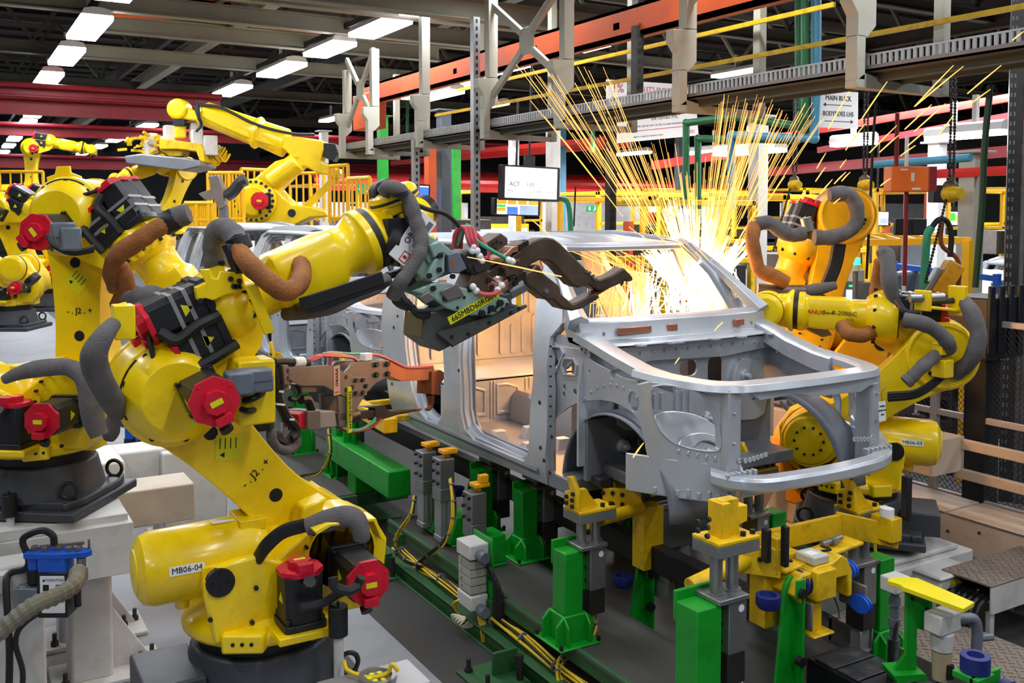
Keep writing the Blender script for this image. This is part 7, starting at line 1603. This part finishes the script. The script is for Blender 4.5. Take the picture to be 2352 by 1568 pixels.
b = MB(); b.tube([at(2120, 670, d=8.5), at(2125, 600, d=8.5), at(2130, 540, d=8.5), at(2140, 522, d=8.5)], .035, 8); b.build('teal_hose', MINT, R); b = MB(); b.tube([at(2138, 525, d=8.5), at(2155, 505, d=8.5), at(2175, 508, d=8.5), at(2185, 540, d=8.5), at(2182, 590, d=8.5)], .025, 8); b.build('black_hose', RUB, R); b = MB(); b.tube([at(2165, 500, d=8.5), at(2162, 560, d=8.5), at(2195, 590, d=8.5), at(2204, 620, d=8.5), at(2200, 660, d=8.5)], .02, 8); b.build('bent_tube', TIPC, R)
# dark racks seen through the fence
for i, (x, y, w, h) in enumerate(((9.0, 4.6, 1.2, 1.55), (9.2, 6.4, 1.5, 1.7), (10.8, 5.0, 1.2, 2.0), (9.6, 3.2, 1.1, 1.2), (8.8, 7.9, 1.2, 1.8))):
    R = thing('storage_rack', 'dark loaded rack behind the mesh fence, %s from the camera' % ['second', 'fourth', 'third', 'first', 'fifth'][i], 'rack', (x, y, 0), 'dark racks behind the fence'); b = MB(); 
    for dx in (0, w): 
        for dy in (0, .8): b.bx((x + dx, y + dy, 0), (x + dx + .05, y + dy + .05, h))
    for z in (.3, .8, h - .1): b.bx((x, y, z), (x + w, y + .85, z + .04))
    b.build('rack_frame', DSTEEL, R); b = MB(); rd = random.Random(i)
    for z in (.34, .84): 
        for j in range(4): b.bx((x + .05 + j * w * .24, y + .05, z), (x + .05 + j * w * .24 + w * .2, y + .75, z + rd.uniform(.2, .4)))
    b.build('stored_part', BLK, R, .01)
R = thing('dark_machine', 'black perforated machine post standing inside the fence at right', 'machine', (7.95, 3.9, 0)); c = at(2260, 720, d=8.0); b = MB(); b.box((c.x, c.y, c.z - .1), (.5, .4, .5)); 
for i in range(4): b.bx((c.x - .25 + i * .13, c.y - .22, c.z - .3), (c.x - .18 + i * .13, c.y - .19, c.z + .25))
b.bx((c.x - .1, c.y - .1, 0), (c.x + .1, c.y + .1, c.z)); b.build('machine_body', BLK, R, .01)

# dress pack of the two right robots
Rr = RGT['root']; D = lambda pts: [at(p[0], p[1], d=p[2]) for p in pts]
sleeve(D([(2210, 685, 6.5), (2232, 720, 6.4), (2247, 765, 6.35), (2240, 805, 6.35), (2222, 835, 6.4), (2195, 855, 6.5)]), .055, Rr, rs=[.04, .06, .055, .06, .05, .06]); sleeve(D([(2078, 735, 6.4), (2110, 740, 6.35), (2145, 755, 6.35), (2172, 780, 6.35), (2178, 800, 6.4), (2150, 806, 6.45)]), .05, Rr); sleeve(D([(2150, 815, 6.4), (2120, 840, 6.3), (2095, 865, 6.3), (2080, 878, 6.3)]), .045, Rr)
sleeve(D([(2058, 700, 6.7), (2043, 650, 6.7), (2040, 610, 6.75), (2035, 585, 6.8), (2022, 590, 6.8)]), .05, Rr, rs=[.04, .06, .055, .06, .05]); sleeve(D([(2012, 680, 6.9), (2018, 640, 6.9), (2024, 600, 6.85)]), .05, Rr, 'leather_sleeve', CLOTHB); sleeve(D([(1935, 748, 6.8), (1950, 766, 6.7), (1985, 770, 6.7), (2012, 752, 6.8)]), .05, Rr, 'leather_sleeve', CLOTHB)
sleeve(D([(2105, 770, 7.0), (2085, 790, 7.0), (2070, 770, 7.0), (2078, 745, 7.0)]), .05, Rr, 'leather_sleeve', CLOTHB)
b = MB(); 
for i in range(3): b.tube(D([(2172, 850 + i * 5, 6.45), (2140, 878 + i * 5, 6.4), (2100, 900 + i * 5, 6.4), (2040, 905 + i * 6, 6.5)]), .018, 7)
b.tube(D([(2060, 690, 6.6), (2080, 715, 6.5), (2110, 718, 6.5)]), .02, 7); b.tube(D([(2120, 690, 6.5), (2160, 692, 6.5), (2190, 690, 6.5)]), .02, 7); b.build('black_hose', RUB, Rr)
b = MB(); b.cyl(at(2090, 685, d=6.5), at(2125, 684, d=6.5), .03, n=12); b.cyl(at(2135, 684, d=6.5), at(2168, 682, d=6.5), .03, n=12); b.build('steel_coupling', STEEL, Rr)
b = MB(); b.box(at(2200, 690, d=6.5), (.05, .12, .2)); b.box(at(2120, 690, d=6.5), (.03, .12, .14)); b.bar(at(2130, 705, d=6.5), at(2200, 712, d=6.5), .1, .02); b.box(at(2165, 845, d=6.4), (.1, .1, .12)); b.box(at(2160, 800, d=6.4), (.08, .08, .08)); b.build('hose_bracket', YEL, Rr, .006)
ff = RGT['elbow'] @ T(.64, .225, .145) @ rotz(pi); 
ff = frame(RGT['elbow'] @ V((.795, .225, 0)) - HEAD * .125, -RGT['F'], z=-HEAD)
for s_, x_, y_, h_, m_ in (('FANUC', -.165, .01, .044, INKR), ('Robot', -.035, .01, .026, INK), ('R-2000iC', .025, .012, .044, INK), ('210F', .125, -.03, .026, INK)): text(s_, ff @ T(x_, y_, .001), h_, m_, RGT['forearm'], align='LEFT')
# its gun: transformer wedge and red motor over the cowl
R = thing('spot_weld_gun', 'black and steel spot gun with red motor cap beside the off side windscreen pillar', 'welding gun', at(1800, 725, d=7.4), 'spot welding guns'); PG = VPl(at(1820, 730, d=7.3), RIGHT)
b = MB(); b.prism(PG.fr, PG.L([(1800, 705), (1835, 692), (1850, 695), (1900, 765), (1878, 770), (1825, 742), (1790, 745)]), -.1, .12); b.build('transformer_case', GUNP, R, .006); b = MB(); b.prism(PG.fr, PG.L([(1808, 705), (1835, 695), (1862, 728), (1855, 740), (1808, 740)]), .12, .2); b.prism(PG.fr, PG.L([(1778, 680), (1880, 690), (1885, 702), (1800, 706)]), -.1, .1); b.build('servo_body', BLK, R, .006); b = MB(); b.prism(PG.fr, PG.L([(1780, 715), (1792, 708), (1808, 712), (1808, 738), (1794, 742), (1782, 735)]), .1, .22); b.build('motor_end_cap', RED, R, .006)
Rb = RB['root']
sleeve(D([(1905, 447, 7.6), (1945, 446, 7.6), (1965, 470, 7.6), (1968, 505, 7.6), (1950, 530, 7.6), (1910, 545, 7.6), (1870, 545, 7.6)]), .06, Rb); sleeve(D([(1735, 515, 7.4), (1765, 512, 7.4), (1795, 530, 7.4), (1820, 540, 7.4), (1850, 535, 7.4)]), .055, Rb); sleeve(D([(1732, 520, 7.4), (1728, 550, 7.3), (1735, 590, 7.3), (1745, 620, 7.3), (1780, 635, 7.3), (1808, 650, 7.3)]), .055, Rb, 'leather_sleeve', CLOTHB)
sleeve(D([(1745, 668, 7.4), (1790, 672, 7.4), (1830, 672, 7.4), (1870, 666, 7.4), (1920, 655, 7.4)]), .055, Rb, rs=[.05, .06, .05, .05, .05, .03]); b = MB(); b.tube(D([(1740, 668, 7.38), (1790, 672, 7.36), (1845, 672, 7.38)]), .06, 10); b.build('black_corrugated_sleeve', BROWN, Rb)
b = MB(); 
for i in range(3): b.tube(D([(1935 - i * 8, 560, 7.7), (1925 - i * 8, 610, 7.7), (1905 - i * 8, 660, 7.7)]), .03, 7)
b.build('black_hose', RUB, Rb)
b = MB(); b.cyl(at(1850, 500, d=7.5), at(1858, 530, d=7.5), .045, n=12); b.build('steel_coupling', STEEL, Rb)
b = MB(); b.lathe(at(1817, 625, d=9.5), (0, 0, 1), [(0, .1), (.25, .1), (.35, .05), (.42, .04)], 14); tag(b.build('hanging_balancer', JYEL), 'yellow bottle shaped balancer hanging behind the sparks', 'balancer')
# yellow ring housing low behind the radiator
c = at(1882, 1035, d=7.4); R = thing('robot_joint', 'orange yellow robot joint ring with black bolts low behind the car front', 'robot', c); b = MB(); b.lathe(c, V((-.45, -.9, .1)), [(-.2, .32), (0, .34), (.05, .34), (.06, .26), (.03, .24), (.03, 0)], 30); b.bx(c + V((-.1, -.05, -.45)), c + V((.35, .25, -.2))); b.build('joint_housing', ORG, R, .02); fr_ = axis_frame(c, V((-.45, -.9, .1))); b = MB(); b.bolts(fr_ @ T(0, 0, .03), [(.18 * cos(t), .18 * sin(t)) for t in [2 * pi * i / 16 for i in range(10)]], .022, .03); b.build('ring_bolt', INK, R)  # housing colour shifted to orange to paint in the warm light on it
sleeve(D([(1855, 1010, 7.0), (1848, 1060, 6.95), (1865, 1100, 6.95), (1880, 1140, 6.95)]), .05, R, 'leather_sleeve', CLOTHB); sleeve(D([(1925, 985, 6.9), (1915, 1040, 6.9), (1900, 1090, 6.9), (1885, 1140, 6.9)]), .055, R)
# ================================================================ welding sparks (glowing slivers of metal) 
SPK = mat('spark_glow', (255, 180, 92), emit=1.15); SPW = mat('white_hot_spark', (255, 222, 170), emit=7)
S = at(1602, 712, Y=5.95); S2 = at(1775, 712, Y=5.9)
rd = random.Random(3)
def streak(b, p, q, r, sag=0):
    p, q = V(p), V(q); mid = (p + q) / 2 + V((0, 0, sag))
    b.tube([p, mid, q] if sag else [p, q], r, 4, 2, rs=[r * .5, r, r * .8] if sag else [r * .55, r])
def fan(b, src, px0, px1, py, n, r, l0, l1, spread=.5, f0=.05):
    for i in range(n):
        t = at(rd.uniform(px0, px1), py + rd.uniform(-25, 25), d=(src - EYE).dot(HEAD) + rd.uniform(-spread, spread)); a = rd.uniform(f0, 1 - l0); L_ = rd.uniform(l0, l1)
        streak(b, src.lerp(t, a), src.lerp(t, min(1, a + L_)), r * .72 * rd.uniform(.6, 1.2), .01)
b = MB()
fan(b, S, 1180, 1420, 170, 46, .0042, .18, .5, .6, .3); fan(b, S, 1380, 1560, 330, 46, .0036, .3, .7, .5, .15); fan(b, S, 1640, 1780, 240, 70, .0036, .25, .7, .6, .1); fan(b, S, 1700, 1900, 250, 60, .0036, .2, .6, .6, .2); fan(b, S, 1560, 1720, 380, 60, .0036, .3, .8, .5, .1); fan(b, S, 1280, 1380, 560, 22, .003, .2, .5, .3, .3)
for i in range(70):                                              # falling curtain seen through the windscreen
    px = rd.uniform(1345, 1500); py = rd.uniform(575, 690); d_ = rd.uniform(7.3, 8.1); streak(b, at(px, py, d=d_), at(px - rd.uniform(-6, 14), py + rd.uniform(40, 110), d=d_), .0026)
for i in range(90):
    a = rd.uniform(pi * .62, pi * 1.02); L_ = rd.uniform(30, 340); l2 = rd.uniform(20, 110); streak(b, at(1720 + cos(a) * L_, 716 - sin(a) * L_ * .6, d=7.2), at(1720 + cos(a) * (L_ + l2), 716 - sin(a) * (L_ + l2) * .6, d=7.2), .0028)
o = tag(b.build('spark_shower', SPK, None, 0, None, 60), 'dense shower of orange welding sparks spraying up from the windscreen opening', 'sparks', None, 'stuff')
b = MB()
fan(b, S, 1470, 1720, 565, 330, .006, .3, .9, .3, .0); fan(b, S, 1520, 1660, 480, 110, .0045, .4, .9, .3, .05)
for i in range(120):
    px = rd.uniform(1490, 1700); py = rd.uniform(590, 690); streak(b, at(px, py, d=7.2), at(px + rd.uniform(-30, 30), py + rd.uniform(25, 60), d=7.2), .006)
for i in range(60):
    px = rd.uniform(1440, 1680); d_ = rd.uniform(7.2, 7.9); streak(b, at(px, rd.uniform(640, 680), d=d_), at(px + rd.uniform(-15, 15), rd.uniform(700, 730), d=d_), .005)
b.ball(S, .07, 12)
tag(b.build('spark_core', SPW, None, 0, None, 60), 'white hot core of the spark burst behind the windscreen', 'sparks', None, 'stuff')
ind = [((2190, 265), (2150, 320)), ((2213, 152), (2103, 243)), ((2190, 150), (2100, 245)), ((2300, 150), (2222, 215)), ((2275, 205), (2220, 246)), ((2038, 187), (1978, 275)), ((1951, 210), (1902, 297)), ((2140, 240), (2078, 297)), ((2172, 238), (2100, 302)), ((1987, 284), (1942, 345)), ((2060, 288), (1997, 351)), ((2127, 300), (2085, 335)), ((1897, 351), (1876, 387)), ((1896, 384), (1873, 417)), ((1944, 366), (1929, 386)), ((1912, 412), (1884, 445)), ((1953, 395), (1933, 416)), ((1847, 440), (1829, 466)), ((1818, 467), (1803, 495)), ((2045, 410), (2022, 427)), ((1930, 455), (1915, 468)), ((1943, 395), (1916, 422)), ((2352, 72), (2325, 93)), ((2103, 334), (2068, 358)), ((2065, 310), (2020, 350)), ((1222, 505), (1262, 540)), ((1478, 1017), (1454, 1050)), ((1073, 590), (1290, 635)), ((1550, 836), (1560, 822)), ((1640, 760), (1660, 740))]
t0 = None
for i, (p, q) in enumerate(ind):
    d_ = 6.6 if i < 25 else (7.2, 4.9, 4.15, 6.0, 6.2)[i - 25]
    b = MB(); streak(b, at(*p, d=d_), at(*q, d=d_ + .05), .0048 if i != 27 else .003, .002)
    lb = 'lone orange spark flying off to the right of the burst' if i < 25 else ('spark streak over the car roof left of the burst', 'spark dropping below the wheel arch', 'long thin spark crossing the pale green gun', 'spark behind the radiator beam', 'spark on the cowl panel')[i - 25]
    tag(b.build('spark', SPK, None, 0, None, 60), lb, 'spark', 'lone sparks right of the burst' if i < 25 else None)
# ================================================================ camera, light, render settings
cam = bpy.data.cameras.new('camera'); co = bpy.data.objects.new('camera', cam); COL.objects.link(co)
cam.sensor_width = 36; cam.lens = F_PX * 36 / 2352; cam.shift_y = -(784 - CYP) / 2352; cam.clip_end = 300; cam.clip_start = .05
co.location = EYE; co.rotation_euler = (pi / 2 - PITCH, 0, -YAW)
cam.dof.use_dof = True; cam.dof.focus_distance = 6.2; cam.dof.aperture_fstop = 8
SC.camera = co
SC.view_settings.view_transform = 'Standard'; SC.view_settings.look = 'None'; SC.view_settings.gamma = 1; SC.view_settings.use_curve_mapping = False
SC.view_settings.exposure = 0.45
w = bpy.data.worlds.new('world'); SC.world = w; w.use_nodes = True
bg = w.node_tree.nodes['Background']; bg.inputs[0].default_value = (.75, .85, 1, 1); bg.inputs[1].default_value = .06
def area(name, loc, size, power, col=(1, .97, .93), rot=(0, 0, 0)):
    l = bpy.data.lights.new(name, 'AREA'); l.shape = 'RECTANGLE'; l.size, l.size_y = size; l.energy = power; l.color = col
    o = bpy.data.objects.new(name, l); COL.objects.link(o); o.location = loc; o.rotation_euler = rot; return o
for x in (-2.2, 2.2, 6.6, 11):
    for y in (-4, 0, 3.6, 7.2, 10.8, 14.4, 18, 25, 32):
        area('lamp_light', (x, y, 5.88), (.35, 2.0), 62, (.93, .97, 1.0))
def point(name, loc, r, power, col):
    l = bpy.data.lights.new(name, 'POINT'); l.shadow_soft_size = r; l.energy = power; l.color = col
    o = bpy.data.objects.new(name, l); COL.objects.link(o); o.location = loc; return o
for x in (12, 18, 25):
    for y in (9, 15, 22, 30): area('lamp_light', (x, y, 4.4), (.4, 3.0), 240, (.95, .97, 1.0))
point('weld_arc_light', (4.75, 6.0, 1.95), .08, 40, (1, .43, .11))
point('weld_arc_light', (4.5, 6.9, 1.9), .08, 24, (1, .40, .09))
cy = SC.cycles
cy.use_denoising = True; cy.max_bounces = 6; cy.diffuse_bounces = 3; cy.glossy_bounces = 3; cy.transmission_bounces = 4; cy.caustics_reflective = False; cy.caustics_refractive = False
cy.sample_clamp_indirect = 8; cy.use_adaptive_sampling = True; cy.adaptive_threshold = .02
try: cy.denoiser = 'OPENIMAGEDENOISE'
except Exception: pass
